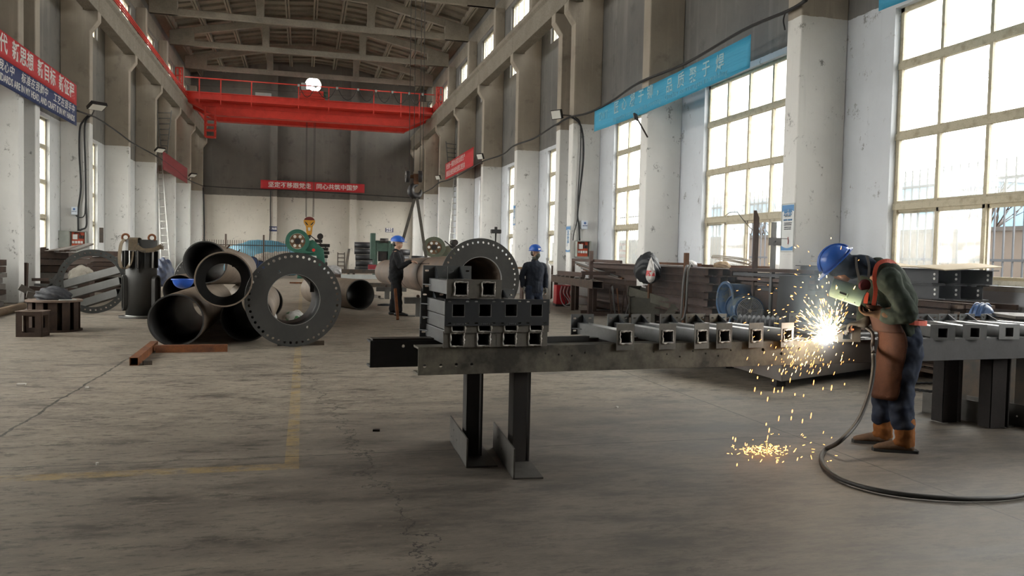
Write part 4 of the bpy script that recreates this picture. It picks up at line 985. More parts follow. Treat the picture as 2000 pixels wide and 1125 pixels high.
# ================================================================== FAR END OF THE HALL
grn = mat('press_green', (.028, .125, .085), .45, c2=(.02, .09, .065), scale=3, fine=.25)
grn2 = mat('press_green_dull', (.05, .10, .075), .55, c2=(.04, .075, .06), scale=3, fine=.3)
brnw = mat('flywheel_brown', (.16, .085, .035), .6, c2=(.10, .055, .03), scale=5)
def flywheel(parent, c, R, n=6):
    """drilled flywheel inside a ring guard, facing the camera side (-Y), c = centre"""
    MB().plate(circ(0, 0, R*.64, 40), [circ(R*.44*cos(2*pi*i/n), R*.44*sin(2*pi*i/n), R*.13, 14) for i in range(n)], c, (1, 0, 0), (0, 0, 1), (0, 1, 0), .06).build('flywheel', brnw, parent)
    MB().cyl(Vector(c)+Vector((0, -.06, 0)), Vector(c)+Vector((0, .1, 0)), R*.26, n=24).build('hub', blk, parent, .006)
def press_side(label, loc, R, gm, rz, flip=1):
    """punch press seen from its flywheel side"""
    t = thing('punch_press', label, 'press', loc, rz); zc = 1.95
    th = [radians(a) for a in range(-50, 231, 8)]; f = flip
    out = [(R*cos(a)*f, zc+R*sin(a)) for a in th]+[(-R*.1*f, zc-R*1.0), (R*1.55*f, zc-R*1.0)]
    MB().plate(out, [circ(0, zc, R*.66, 36)], (0, -.42, 0), (1, 0, 0), (0, 0, 1), (0, 1, 0), .14).build('wheel_guard', gm, t, .01)
    flywheel(t, (0, -.36, zc), R)
    body = [(R*.2*f, zc-.1), (R*1.3*f, zc+.1), (R*2.2*f, zc-.4), (R*2.5*f, .0), (R*.0*f, .0), (R*.1*f, .55), (R*1.1*f, .6), (R*1.2*f, 1.2), (R*.5*f, 1.25)]
    MB().extr(body, (0, -.28, 0), (1, 0, 0), (0, 0, 1), (0, 1, 0), .62).build('c_frame', gm, t, .015)
    MB().cyl((R*1.9*f, -.2, zc+.28), (R*1.9*f, .35, zc+.28), .16, n=20).box2((R*1.6*f-.1, -.15, zc-.05), (R*1.9*f+.12, .3, zc+.12)).build('motor', blk, t)
    MB().bar((R*1.0*f, -.1, zc+.35), (R*2.4*f, -.1, zc-.3), .07, .05).build('link_rod', blk, t)
    MB().cyl((R*1.35*f, -.46, zc-R*.72), (R*1.35*f, -.42, zc-R*.72), .085, n=16).build('stop_button', plain('button_red', (.5, .03, .02), .4), t)
    MB().box2((R*.7*f, -.455, zc-R*1.75), (R*1.6*f, -.44, zc-R*1.2)).build('warning_plate', plain('plate_white', (.6, .6, .56), .5), t)
    tri = [(R*1.25*f-.09, zc-R*1.62), (R*1.25*f+.09, zc-R*1.62), (R*1.25*f, zc-R*1.36)]
    MB().extr(tri, (0, -.465, 0), (1, 0, 0), (0, 0, 1), (0, 1, 0), .008).build('warning_triangle', yel, t)
    MB().box2((R*.6*f, -.3, .6), (R*1.1*f, .3, .75)).build('bolster', steel_dk, t)
    return t
p = at(581, 471, y=44.0)
press_side('bright green punch press with brown drilled flywheel under the yellow hook', (p.x, 44.4, 0), .62, grn, 0, 1).scale = (1, 1, p.z/1.95)
p = at(848, 483, y=38.)
press_side('dull green and brown punch press showing above the long pipe', (p.x, 38.4, 0), .55, mat('press_brown_green', (.10, .095, .06), .6, c2=(.06, .085, .06), scale=3), 0, 1).scale = (1, 1, p.z/1.95)
# press seen from the front
p0 = at(735, 540, y=45); t = thing('punch_press', 'green two-column press standing among black rolls at the far wall', 'press', (at(745, 500, y=45).x, 45.2, 0))
for x in (-.35, .45): MB().box2((x-.1, -.4, 0), (x+.12, .4, 2.0)).build('column', grn2, t, .02)
MB().box2((-.35, -.35, 1.55), (.5, .35, 2.15)).build('head', grn2, t, .02)
MB().box2((-.62, -.5, 1.1), (-.36, .1, 2.55)).build('wheel_guard', grn2, t, .02)
MB().box2((.5, -.4, 0), (.72, .3, 2.0)).build('side_box', grn2, t, .02)
MB().box2((-.2, -.38, .5), (.35, .35, .8)).build('bolster', steel_dk, t, .01)
MB().box2((-.15, -.3, 1.0), (.3, .3, 1.55)).build('ram', blk, t, .01)
MB().cyl((-.1, -.36, 2.15), (.35, -.36, 2.15), .13, n=18).build('motor', blk, t)
MB().box2((-.75, -.55, .55), (-.3, -.35, .8)).build('red_tray', plain('tray_red', (.22, .02, .03), .5), t)
MB().box2((-.75, -.57, .3), (-.3, -.35, .54)).build('white_tray', wht, t)
# black rolls
roll = mat('black_roll', (.022, .022, .025), .4, c2=(.035, .035, .038), scale=4)
n = 0
for side, x0, x1, rows in ((0, at(694, 500, y=47).x, at(733, 500, y=47).x, 5), (1, at(772, 500, y=47).x, at(800, 500, y=47).x, 4), (2, at(802, 500, y=47).x, at(832, 500, y=47).x, 3)):
    for i in range(rows):
        z = .45+i*.36; o = MB().cyl((-(x1-x0)/2, 0, 0), ((x1-x0)/2, 0, 0), .175, n=20, smooth=True).build('black_roll', roll)
        o.location = ((x0+x1)/2+random.uniform(-.06, .06), 47+random.uniform(-.1, .1), z)
        tag(o, 'black roll %s in the %s' % (('at the bottom', 'second from below', 'third from below', 'fourth from below', 'at the top')[i], ('pile left of the two-column press', 'pile right of the two-column press', 'short pile beside the far right corner')[side]), 'roll', 'black rolls at the far wall')
    t = thing('roll_cradle', 'low steel cradle under the black rolls, %s' % ('left of the press', 'right of the press', 'beside the far right corner')[side], 'cradle', ((x0+x1)/2, 47, 0))
    for x in (-.7, .6): MB().box2((x, -.3, 0), (x+.1, .3, .27)).build('beam', dkrust, t)
# stack of dark bundles and a pale coil right of the green press
p = at(629, 500, y=45.)
for i in range(7):
    z = .5+i*.2; dk = i > 3; o = MB().box((0, 0, 0), (.78 if dk else .6, .5, .18)).build('profile_bundle', blk if i != 2 else grey_box, None, .03)
    o.location = (p.x+random.uniform(-.06, .06), 45, z+.1); o.rotation_euler.z = random.uniform(-.1, .1)
    tag(o, 'dark bundle right of the bright green press, layer %s' % ('one at the bottom', 'two', 'three, the pale one', 'four', 'five', 'six', 'seven on top')[i], 'bundle', 'bundles beside the green press')
t = thing('bundle_stand', 'dark trestle under the bundles beside the bright green press', 'stand', (p.x, 45, 0))
MB().box2((-.35, -.25, .4), (.35, .25, .5)).build('top', dkrust, t)
for x in (-.3, .3):
    for y in (-.2, .2): MB().box2((x-.04, y-.04, 0), (x+.04, y+.04, .4)).build('leg', dkrust, t)
lump('grey plastic-wrapped coil on the floor right of the dark bundles', 'wrapped_coil', 'coil', (at(650, 510, y=43).x, 43, .3), .45, 1, .8, .7, mat('plastic_grey', (.33, .33, .33), .35, c2=(.2, .2, .2), scale=9), 31)
MB().box((0, 0, .15), (.9, .7, .3)).build('pallet', dkrust, thing('pallet', 'low pallet under the grey wrapped coil', 'pallet', (at(650, 510, y=43).x, 43, 0)))
# small rack leaning on the far wall
a, b = at(660, 493, y=56), at(673, 493, y=56); t = thing('small_rack', 'small dark ladder-like rack against the far wall left of the black rolls', 'rack', (a.x, 56, 0))
for x in (0, b.x-a.x): MB().bar((x, 0, 0), (x, .15, a.z), .09, .06).build('upright', steel_dk, t)
for i in range(5): MB().box2((0, .02*i, a.z*(.15+.19*i)), (b.x-a.x, .02*i+.05, a.z*(.15+.19*i)+.06)).build('rung', steel_dk, t)
p, q = at(674, 525, y=57), at(682, 486, y=57.5); p = Vector((p.x, p.y, 0)); MB().bar((0, 0, 0), q-p, .16, .05).build('plank', steel_dk, thing('steel_strip', 'dark strip leaning on the far wall beside the small rack', 'steel strip', p))
# roller bed of beams on the floor in front of the presses
y0 = 36.0
for i, (py0, py1) in enumerate(((527, 531), (535, 539), (545, 548))):
    a = at(694, (py0+py1)/2, y=y0-1.2*i); b = at(752, (py0+py1)/2+1, y=y0-1.2*i); zc = (.62, .42, .12)[i]
    o = MB().box2((0, -.08, -.09), (b.x-a.x+1.4, .08, .09)).build('bed_beam', grey_box if i == 1 else steel_dk); o.location = (a.x-.6, a.y, zc)
    tag(o, 'long grey beam of the bed before the presses, %s' % ('the highest and farthest', 'the middle one', 'the lowest and nearest')[i], 'beam')
    for x in (.3, 2.2): MB().box2((x-.05, -.06, -zc), (x+.05, .06, -.08)).build('leg', steel_dk, o)
t = thing('bed_support', 'steel trestle under the beams before the presses', 'trestle', (at(722, 540, y=35).x, 35.2, 0))
for x in (-.9, .9): MB().box2((x-.06, -.4, 0), (x+.06, .95, .33)).build('leg', steel_dk, t)
# ---- fence, tarpaulin heap and clutter in the far-left corner
y = 45.5; xa_, xb_ = at(396, 480, y=y).x, at(566, 480, y=y).x
t = thing('steel_fence', 'dark steel picket fence across the far left corner', 'fence', (xa_, y, 0)); L = xb_-xa_
nb = 40
for i in range(nb): MB().cyl((L*i/(nb-1), 0, .1), (L*i/(nb-1), 0, 1.98), .016, n=6).build('picket', steel_dk, t)
for z in (.3, 1.72): MB().box2((0, -.02, z-.025), (L, .02, z+.025)).build('rail', steel_dk, t)
for px in (441, 515): x = at(px, 480, y=y).x-xa_; MB().box2((x-.045, -.045, 0), (x+.045, .045, 2.3)).build('post', mat('post_brown', (.10, .07, .055), .6), t)
tarp = mat('blue_tarp', (.10, .27, .36), .5, c2=(.07, .20, .28), scale=3)
lump('heap covered by a pale blue tarpaulin behind the picket fence', 'tarpaulin_heap', 'tarpaulin', (at(508, 500, y=50).x, 50, 0), 1.5, 1.25, .7, .95, tarp, 41)
t = thing('glazed_cabinet', 'white glazed cabinet behind the picket fence left of the blue tarpaulin', 'cabinet', (at(471, 500, y=52).x, 52, 0))
MB().box2((-.75, -.3, 0), (.75, .3, 1.55)).build('body', plain('cabinet_white', (.5, .53, .5), .5), t, .01)
for i in range(4): MB().box2((-.68+.35*i, -.32, .75), (-.42+.35*i, -.3, 1.4)).build('pane', blk, t)
scr = mat('pale_scrap', (.38, .35, .31), .8, c2=(.22, .18, .14), scale=12)
for i, (px, py, r) in enumerate(((497, 515, .5), (520, 503, .55), (540, 498, .5), (556, 494, .45), (548, 507, .5), (508, 498, .35))):
    p = at(px, py, y=47.4+.25*i); lump('pale scrap heap behind the fence, %s' % ('lowest at the left', 'under the tarpaulin', 'behind the flange rim', 'next to the green press', 'lowest at the right', 'small one against the tarpaulin')[i], 'scrap_heap', 'scrap', (p.x, p.y, max(0, p.z-.5)), r, 1.2, .8, .9, scr, 50+i)
for i, (px, py) in enumerate(((493, 512), (507, 520), (490, 530))):
    p = at(px, py, y=43.5); o = thing('gas_meter_wheel', 'dark blue reel behind the topmost pipe, %s' % ('upper', 'right-hand', 'lower')[i], 'reel', (p.x, 43.5+.6*i, p.z))
    MB().cyl((0, -.1, 0), (0, .1, 0), .30, n=24).build('disc', plain('reel_blue', (.03, .05, .12), .4), o); MB().pipe((0, -.13, 0), (0, -.1, 0), .3, .26, 24).build('rim', blk, o); MB().box2((-.05, -.05, -p.z), (.05, .05, -.05)).box2((-.25, -.25, -p.z), (.25, .25, -p.z+.04)).build('stand', blk, o)
for i, (px, py, r) in enumerate(((318, 520, .35), (307, 528, .3), (390, 505, .25))):
    p = at(px, py, y=33); lump('bluish machine part behind the slotted tube, %s' % ('upper', 'lower', 'by the topmost pipe')[i], 'machine_part', 'machine part', (p.x, 33+i, 0), r, 1, 1, max(1, (p.z+.2)/r/1.35), mat('machine_blue', (.05, .07, .13), .5, c2=(.03, .03, .04), scale=5), 60+i)
# ================================================================== WINDOW SIDE: STACKS, RACKS, FANS
ORD = ['first', 'second', 'third', 'fourth', 'fifth', 'sixth', 'seventh', 'eighth', 'ninth', 'tenth']
redrust = mat('red_brown_steel', (.095, .058, .045), .75, c2=(.06, .042, .038), scale=4, bump=.002, fine=.3)
def ibeam_mb(L, h, w, tf=.012, tw=.009):
    a, b = w/2, h/2; pr = [(-a, 0), (a, 0), (a, tf), (tw/2, tf), (tw/2, h-tf), (a, h-tf), (a, h), (-a, h), (-a, h-tf), (-tw/2, h-tf), (-tw/2, tf), (-a, tf)]
    return MB().extr(pr, (0, 0, 0), (1, 0, 0), (0, 0, 1), (0, 1, 0), L)
def beam_stack(x0, y0, L, cols, rows, w, h, m, label, grp, jit=.1, z0=0, seed=1):
    rnd = random.Random(seed); me = [ibeam_mb(L*k, h*.97, w*.96).build('i_beam', mm) for k, mm in ((1, m[0]), (.93, m[1]))]; first = [True, True]
    for r in range(rows):
        for c in range(cols):
            k = rnd.randrange(2)
            if first[k]: o = me[k]; first[k] = False
            else: o = me[k].copy(); COL.objects.link(o)
            o.location = (x0+w*(c+.5)+rnd.uniform(-.012, .012), y0+rnd.uniform(-jit, jit), z0+h*r)
            tag(o, label, 'I-beam', grp)
    for k in range(2):
        if first[k]: bpy.data.objects.remove(me[k])
def timber(label, c, d): return MB().box2((-d[0]/2, -d[1]/2, 0), (d[0]/2, d[1]/2, d[2])).build('bearer', rust, thing('bearer', label, 'bearer', c))
for y, s_ in ((14.2, 'nearer'), (16.2, 'farther')): timber('steel bearer under the big I-beam stack, %s one' % s_, (8.0, y, 0), (1.25, .12, .1))
beam_stack(7.42, 13.75, 3.1, 6, 8, .19, .15, (redrust, dkrust), 'rusty I-beam in the big stack between the two pillars beside the bright window', 'rusty I-beams in the big stack', .10, .1, 3)
for y, s_ in ((18.3, 'nearer'), (21.2, 'farther')): timber('steel bearer under the farther I-beam stack, %s one' % s_, (8.25, y, 0), (.85, .12, .1))
beam_stack(7.85, 18.05, 3.4, 5, 9, .155, .135, (redrust, dkrust), 'rusty I-beam in the farther stack between the doubled pillar and the next', 'rusty I-beams in the farther stack', .12, .1, 5)
# uprights that hold the stacks
def post(label, px, py0, x, w, m, z0=0, name='rack_post'):
    p = at(px, py0, x=x); return MB().box2((-w/2, -w/2, 0), (w/2, w/2, p.z-z0)).build('post', m, thing(name, label, 'post', (p.x, p.y, z0)))
post('rusty post in front of the big I-beam stack', 1341, 494, 7.36, .08, rust)
post('rusty post behind the hanging black and white bags', 1271, 494, 7.36, .07, rust)
post('rusty post in front of the scrap rack near the fuse cabinet', 1155, 490, 7.5, .09, redrust)
p = at(1636, 487, x=8.2); q = at(1632, 520, x=8.2)
MB().box2((-.035, -.035, 0), (.035, .035, p.z)).build('post', rust, thing('rack_post', 'rusty post sticking up behind the welder\'s blue helmet', 'post', (8.25, p.y+.1, 0)))
# sheets and cardboard on the big stack
shm = mat('pale_sheet', (.24, .21, .18), .8, c2=(.17, .15, .13), scale=3)
MB().box((0, 0, .006), (.9, 1.5, .012), None, .1).build('sheet', shm, thing('cover_sheet', 'pale sheet lying on top of the big I-beam stack', 'sheet', (7.95, 15.9, 1.312), .06))
MB().box2((-.03, -1.2, 0), (.03, 1.2, .05)).build('bar', rust, thing('steel_bar', 'brown bar lying on top of the big I-beam stack at its far end', 'steel bar', (7.85, 16.0, 1.335)))
MB().box2((-.04, -1.1, 0), (.04, 1.1, .05)).build('bar', rust, thing('steel_bar', 'brown bar lying on top of the big I-beam stack at its near end', 'steel bar', (8.25, 14.4, 1.312), .3))
pts = [(.36*cos(a)*1.15, .42*sin(a), .03+.15*max(0, sin(a*.5))) for a in [2*pi*i/40 for i in range(41)]]
t = thing('wire_coil', 'loose coil of pale wire on the near end of the big I-beam stack', 'wire coil', (8.1, 13.95, 1.33))
for k_ in range(3): MB().path([(x*(1-.06*k_), y*(1-.05*k_)+.03*k_, z+.02*k_) for x, y, z in pts], .008, 5).build('strand', mat('wire_pale', (.35, .30, .24), .6), t)
lump('crumpled cardboard scrap inside the wire coil on the big I-beam stack', 'cardboard_scrap', 'scrap', (8.0, 14.2, 1.31), .12, 1.2, 1, .7, mat('cardboard', (.34, .25, .16), .9), 71)
lump('white plastic bottle bag on the big I-beam stack beside the rusty post', 'white_bag', 'bag', (7.6, 14.75, 1.325), .1, 1.2, 1, .8, mat('white_bag', (.62, .62, .60), .5), 72)
t = thing('hose_loop', 'grey hose looped over the rusty post in front of the big stack', 'hose', (7.32, 14.36, 0))
MB().path(smooth_path([(.12, .0, 1.33), (.02, -.12, 1.37), (-.06, -.18, 1.2), (-.07, -.17, .6), (-.08, -.1, .32), (-.1, 0, .28), (-.06, .05, .4), (-.05, .02, 1.0), (.0, .03, 1.3), (.1, .1, 1.335)]), .022, 8).build('hose', mat('hose_grey', (.15, .145, .135), .7), t)
# bags on the far post
bag = lump('black rubbish bag hanging on the far post of the big I-beam stack', 'rubbish_bag', 'bag', at(1264, 523, x=7.12), .285, 1.0, 1.2, 1.0, mat('black_bag', (.010, .011, .014), .5, c2=(.016, .018, .022), scale=6), 33, False, .35)
wb = lump('white carrier bag with red print hanging against the black rubbish bag', 'carrier_bag', 'bag', at(1271, 527, x=6.80), .20, .45, .85, 1.1, None, 34, False, .75)
k = NT('carrier_print'); z = k.xyz()[2]
k.col(k.mix(k.math('MULTIPLY', band(z, -.07, .055), k.step(k.noise(9, 3), .42, .5)), (.62, .60, .58), (.55, .05, .05))); k.rough(.4); wb.data.materials.clear(); wb.data.materials.append(k.m)

# ---- rack with loose bars, trestle bench, welding set
t = thing('scrap_rack', 'rusty open rack of posts and rails beside the fuse cabinet pillar', 'rack', (7.6, 0, 0))
ya, yb = 22.0, 18.4
for y in (ya,): MB().box2((-.04, y-.04, 0), (.04, y+.04, 1.42)).build('post', redrust, t)
MB().bar((0, ya, 1.38), (0, yb, 1.36), .07, .08).build('top_rail', redrust, t)
for z in (.35, .75): MB().bar((0, ya, z), (0, 19.0, z), .05, .05).build('rail', redrust, t)
for i in range(9):
    a = Vector((7.75+.07*i, 22.3, 1.30-.05*(i % 5))); b = Vector((7.8+.06*i, 19.0-.12*(i % 4), .98-.07*(i % 6)+.03*i))
    MB().bar((0, 0, 0), b-a, .05, .04).build('bar', (tubem, rust, mat('pale_bar', (.25, .24, .23), .5))[i % 3], thing('steel_bar', 'loose bar sloping down in the rusty rack, %s from the front' % ORD[i], 'steel bar', a))
for i in range(12):
    x = 7.72+.08*i; y = 18.1-.05*(i % 3); MB().bar((0, 0, 0), (random.uniform(-.15, .15), random.uniform(-.2, .2), random.uniform(.55, .85)), .03, .03).build('rod', (dkrust, tubem, rust)[i % 3], thing('steel_offcut', 'short bar standing upright before the farther I-beam stack, %s from the left' % (ORD+['eleventh', 'twelfth'])[i], 'offcut', (x-.45, y, .02), 0, 'upright offcuts before the farther stack'))
bm_ = dkbrown
a = at(1063, 536, z=.88); b = at(1157, 549, z=.88)
t = thing('trestle_bench', 'long dark box-beam work bench on square legs behind the navy-jacketed man', 'bench', (b.x, b.y, 0)); d = a-b; d.z = 0; u = d.normalized(); n_ = Vector((u.y, -u.x, 0))
if n_.x < 0: n_ = -n_
L = min(d.length, 6.5)
o = MB(); zz = Vector((0, 0, .69))
o.plate(rect(0, 0, .28, .19), [rect(.012, .012, .268, .178)], zz, n_, (0, 0, 1), u, L); o.build('box_beam', bm_, t)
for k_, s_ in ((.35, .04), (.55, .20), (2.3, .04), (2.5, .2), (4.6, .04)):
    p = u*k_*1.0+n_*s_; MB().box2((p.x-.05, p.y-.05, 0), (p.x+.05, p.y+.05, .69)).build('leg', redrust, t)
for i in range(8): p = u*(.3+.6*i)+n_*.1; MB().box2((p.x-.06, p.y-.06, .88), (p.x+.06, p.y+.08, .91+.015*(i % 3))).build('clamp_plate', steel_dk, t)
MB().bar(u*.35+n_*.04+Vector((0, 0, .05)), u*.35+n_*.9+Vector((0, 0, .05)), .08, .08).build('floor_rail', redrust, t)
fr = thing('frame_stand', 'rusty square frame standing right of the dark work bench', 'frame', (8.05, 19.6, 0))
MB().box2((-1.05, -.04, 1.0), (.05, .04, 1.1)).build('top_bar', redrust, fr); MB().box2((-.03, -.05, 0), (.08, .05, 1.14)).build('upright', redrust, fr)
MB().box2((-1.05, -.04, .0), (.05, .04, .08)).build('floor_bar', redrust, fr)
MB().bar((0, 0, 0), at(1140, 537, y=20.6)-at(1092, 533, y=21.6), .13, .12).build('beam', redrust, thing('steel_beam', 'rusty beam lying behind the dark work bench', 'beam', at(1092, 533, y=21.6)))
t = thing('welding_set', 'red welding machine with a tangle of leads under the dark work bench', 'welding machine', (at(1104, 560, y=22.5).x, 22.5, 0), radians(-10))
MB().box2((-.30, -.25, .06), (.30, .35, .62)).build('case', plain('welder_red', (.42, .015, .025), .4), t, .02)
MB().box2((-.31, -.27, .0), (.31, .36, .06)).build('base', blk, t)
for i in range(7):
    x = -.15+.05*i; MB().path(smooth_path([(x, -.3, .60), (x-.05, -.36, .4), (x+.06*(i % 3), -.38, .15), (x+.1-.05*i, -.45, .03), (x+.25, -.5, .02)]), .014, 5).build('lead', blk if i % 2 else mat('lead_white', (.4, .4, .4), .5), t)
t = thing('gas_cylinder', 'pale grey gas cylinder standing behind the man in the dark jacket', 'gas cylinder', (at(1069, 520, y=19.5).x, 19.5, 0))
zc = at(1069, 508, y=19.5).z
MB().path([(0, 0, 0), (0, 0, zc-.22), (0, 0, zc-.14), (0, 0, zc-.09), (0, 0, zc-.07), (0, 0, zc)], [.10, .10, .085, .04, .03, .03], 24).build('bottle', mat('cylinder_grey', (.42, .41, .40), .5), t)
MB().box2((-.03, -.05, zc), (.03, .05, zc+.06)).build('valve', brite, t)
# scrap in the window corner behind man two
for i in range(9):
    p = Vector((7.9+.12*(i % 4), 25.2+.3*i, .04)); d = Vector((random.uniform(-.5, .2), random.uniform(-.3, .6), random.uniform(.8, 1.5)))
    MB().bar((0, 0, 0), d, .06, .05).build('bar', (dkrust, steel_dk, redrust)[i % 3], thing('scrap_bar', 'dark scrap bar jutting from the heap beyond the doubled pillar, %s one from the camera' % ORD[i], 'scrap bar', p, 0, 'scrap bars beyond the doubled pillar'))
t = thing('spotlight_stand', 'black work lamp on a thin post behind the drilled flange of the long pipe', 'work lamp', (at(968, 475, y=24).x, 24, 0)); p = at(968, 452, y=24)
MB().cyl((0, 0, 0), (0, 0, p.z), .025, n=10).build('pole', blk, t); MB().box2((-.16, -.08, p.z-.06), (.16, .08, p.z+.06)).build('lamp_head', blk, t, .02); MB().box2((-.2, -.2, 0), (.2, .2, .03)).build('foot', blk, t)
MB().box2((-.04, -.03, 0), (.04, .03, .09)).build('top_knob', blk, t).location = (0, 0, p.z+.05)
tbl = thing('small_trestle', 'small wooden-topped trestle left of the man in the dark jacket near the window', 'trestle', (6.6, 26.3, 0))
MB().box2((-.75, -.2, 1.02), (.75, .2, 1.08)).build('top', mat('board_tan', (.20, .12, .06), .8), tbl)
for x in (-.65, .65): MB().box2((x-.03, -.15, 0), (x+.03, .15, 1.02)).build('leg', redrust, tbl)

# ---- heavy scrap sections in front of the big stack
oliv = mat('weathered_box_steel', (.115, .11, .088), .8, c2=(.075, .072, .06), scale=3, bump=.003, fine=.3)
a = at(1187, 584, y=16.6); b = at(1246, 588, y=16.1)
def chunk(label, p, q, w, h, m, open_=True, name='box_section', holes=0):
    p = Vector(p); q = Vector(q); z = (q-p).normalized(); x = Vector((0, 0, 1)).cross(z).normalized(); y = z.cross(x); o = thing(name, label, 'steel section', p); L = (q-p).length
    mb = MB()
    if open_:
        mb.plate([(-w/2, -h/2), (w/2, -h/2), (w/2, h/2), (w/2-.015, h/2), (w/2-.015, -h/2+.015), (-w/2+.015, -h/2+.015), (-w/2+.015, h/2), (-w/2, h/2)], [], (0, 0, 0), x, y, z, L)
    else: mb.plate(rect(-w/2, -h/2, w/2, h/2), [rect(-w/2+.015, -h/2+.015, w/2-.015, h/2-.015)], (0, 0, 0), x, y, z, L)
    mb.build('profile', m, o)
    for s_ in (0.02, L-.05): MB().extr(rect(-w/2-.02, -h/2-.02, w/2+.02, h/2+.02), z*s_, x, y, z, .02).build('end_plate', m, o)
    return o
chunk('long weathered box section lying nearest the lying posts, below the black bag', (7.15, 16.6, .42), (7.95, 15.9, .42), .5, .34, oliv, False)
MB().box2((-.3, -.3, 0), (.3, .3, .25)).build('block', oliv, thing('steel_block', 'weathered block under the box section below the black bag', 'block', (7.5, 16.3, 0), .5))
chunk('weathered channel section tilted up against the big I-beam stack', (7.3, 16.9, .72), (7.9, 14.8, .40), .34, .20, oliv, True)
chunk('dark stub section lying across the tilted channel section', (7.25, 15.0, .20), (7.6, 15.25, .45), .22, .16, oliv, False)
for i in range(5):                                 # short bars fanned against the stack's near end
    p = Vector((7.35+.04*i, 13.35-.05*i, .12+.09*i)); MB().bar((0, 0, 0), (.45, -.18, -.12+.02*i), .09, .05).build('bar', redrust, thing('steel_offcut', 'short rusty bar fanned out beside the blue fans, %s from the bottom' % ORD[i], 'offcut', p))

# ---- blue fans
fan_b = mat('fan_blue', (.022, .075, .17), .45, c2=(.10, .125, .13), scale=4, amt=(.50, .58), fine=.3)
fan_d = plain('fan_dark', (.02, .022, .025), .5)
def fan(label, c, R, L, ax, grille=True):
    ax = Vector(ax).normalized(); t = thing('axial_fan', label, 'fan', (c[0], c[1], 0)); o = Vector((0, 0, c[2])); x, y, z = MB.frame(o, o+ax)
    MB().pipe(o, o+ax*L, R*.93, R*.90, 40).build('duct', fan_b, t)
    for q in (0, L-.03): MB().pipe(o+ax*(q-.005), o+ax*(q+.03), R*1.04, R*.9, 40).build('rim', fan_b, t)
    MB().cyl(o+ax*L*.35, o+ax*L*.75, R*.32, n=20).build('motor', fan_d, t)
    h = MB()
    for i in range(6):
        a = 2*pi*i/6; e = x*cos(a)+y*sin(a); h.bar(o+ax*L*.30+e*R*.1, o+ax*L*.34+e*R*.82, R*.34, .006, ax+e.cross(ax)*.6)
    h.build('impeller', fan_d, t)
    if grille:
        wirem = plain('grille_wire', (.34, .35, .36), .4)
        g = MB()
        for i in range(1, 9): g.path([o-ax*.015+(x*cos(a)+y*sin(a))*R*.1*(i+1) for a in [2*pi*k_/36 for k_ in range(37)]], .006, 4)
        for i in range(5): a = 2*pi*i/5+.5; g.bar(o-ax*.015, o-ax*.015+(x*cos(a)+y*sin(a))*R*.97, .012, .008)
        g.build('grille', wirem, t); MB().cyl(o-ax*.03, o-ax*.01, R*.13, n=16).build('badge', plain('badge_cream', (.5, .47, .38), .5), t)
    st = MB()
    for s_ in (.12, L-.12):
        for e in (-1, 1): st.bar(o+ax*s_+Vector((ax.y, -ax.x, 0)).normalized()*e*R*.6-Vector((0, 0, R*.6)), Vector((0, 0, 0))+ax*s_+Vector((ax.y, -ax.x, 0)).normalized()*e*R*.9-Vector((0, 0, ax.z*s_)), .04, .04)
    st.build('stand', fan_d, t)
    return t
cf = at(1464, 607, y=11.2); cf2 = at(1415, 585, y=11.9)
fan('blue axial fan with round wire grille facing the camera behind the lying posts', cf, .225, .55, (.22, .95, .03))
fan('larger faded blue fan duct tilted behind the grilled fan', cf2, .29, .5, (.99, -.05, -.02), False)
hd = thing('fan_handle', 'blue bent tube handle lying beside the grilled fan', 'handle', (cf.x-.32, cf.y-.1, 0))
MB().path(smooth_path([(-.08, 0, 0), (-.08, 0, cf.z-.18), (-.03, 0, cf.z-.08), (.04, 0, cf.z-.1), (.08, 0, cf.z-.25), (.08, 0, 0)]), .018, 8).build('tube', fan_b, hd)
fd = thing('flexible_duct', 'grey ribbed flexible duct lying in front of the grilled fan', 'duct', (cf.x-.25, cf.y-.75, .0))
a = at(1445, 628, y=10.3); b = at(1530, 632, y=9.8); n_ = 46
MB().path([a.lerp(b, i/n_)-fd.location for i in range(n_+1)], [.085+.022*cos(2*pi*i/5) for i in range(n_+1)], 16).build('ribbed_hose', mat('duct_grey', (.10, .105, .11), .55), fd)
MB().box2((-.3, -.25, 0), (.9, .2, a.z-.14)).build('plinth', steel_dk, thing('plate_pile', 'dark pile of plates under the ribbed duct', 'plate pile', (a.x, a.y, 0), -.3))

# ---- steel uprights, dark plate, scrap before the bright window
pp = at(1478, 411, x=7.15); t = thing('steel_upright', 'tall dark steel upright with pointed top before the bright window', 'upright', (7.15, pp.y, 0))
MB().extr([(-.035, 0), (.035, 0), (.035, pp.z-.12), (-.02, pp.z), (-.035, pp.z)], (0, -.03, 0), (1, 0, 0), (0, 0, 1), (0, 1, 0), .06).build('bar', dkrust, t)
pp = at(1512, 434, x=7.15); t = thing('steel_upright', 'square grey upright with a clamp plate before the bright window', 'upright', (7.15, pp.y, 0))
MB().box2((-.03, -.03, 0), (.03, .03, pp.z)).build('bar', tubem, t); zc = at(1512, 472, x=7.15).z
MB().plate(rect(-.11, -.06, .11, .06), [circ(.0, 0, .015, 12)], (0, -.05, zc), (1, 0, 0), (0, 0, 1), (0, 1, 0), .015).build('clamp_plate', blk, t); MB().box2((.1, -.05, zc+.045), (.22, -.04, zc+.055)).build('clamp_rod', blk, t)
dp = mat('dark_plate', (.022, .023, .024), .55, .05, c2=(.016, .017, .018), scale=3)
a, b, c_, d_ = at(1522, 539, y=10.6), at(1645, 540, y=9.9), at(1640, 660, y=9.7), at(1508, 660, y=10.4)
t = thing('steel_sheet', 'large dark steel sheet standing behind the sparks', 'steel sheet', d_); t.location.z = 0
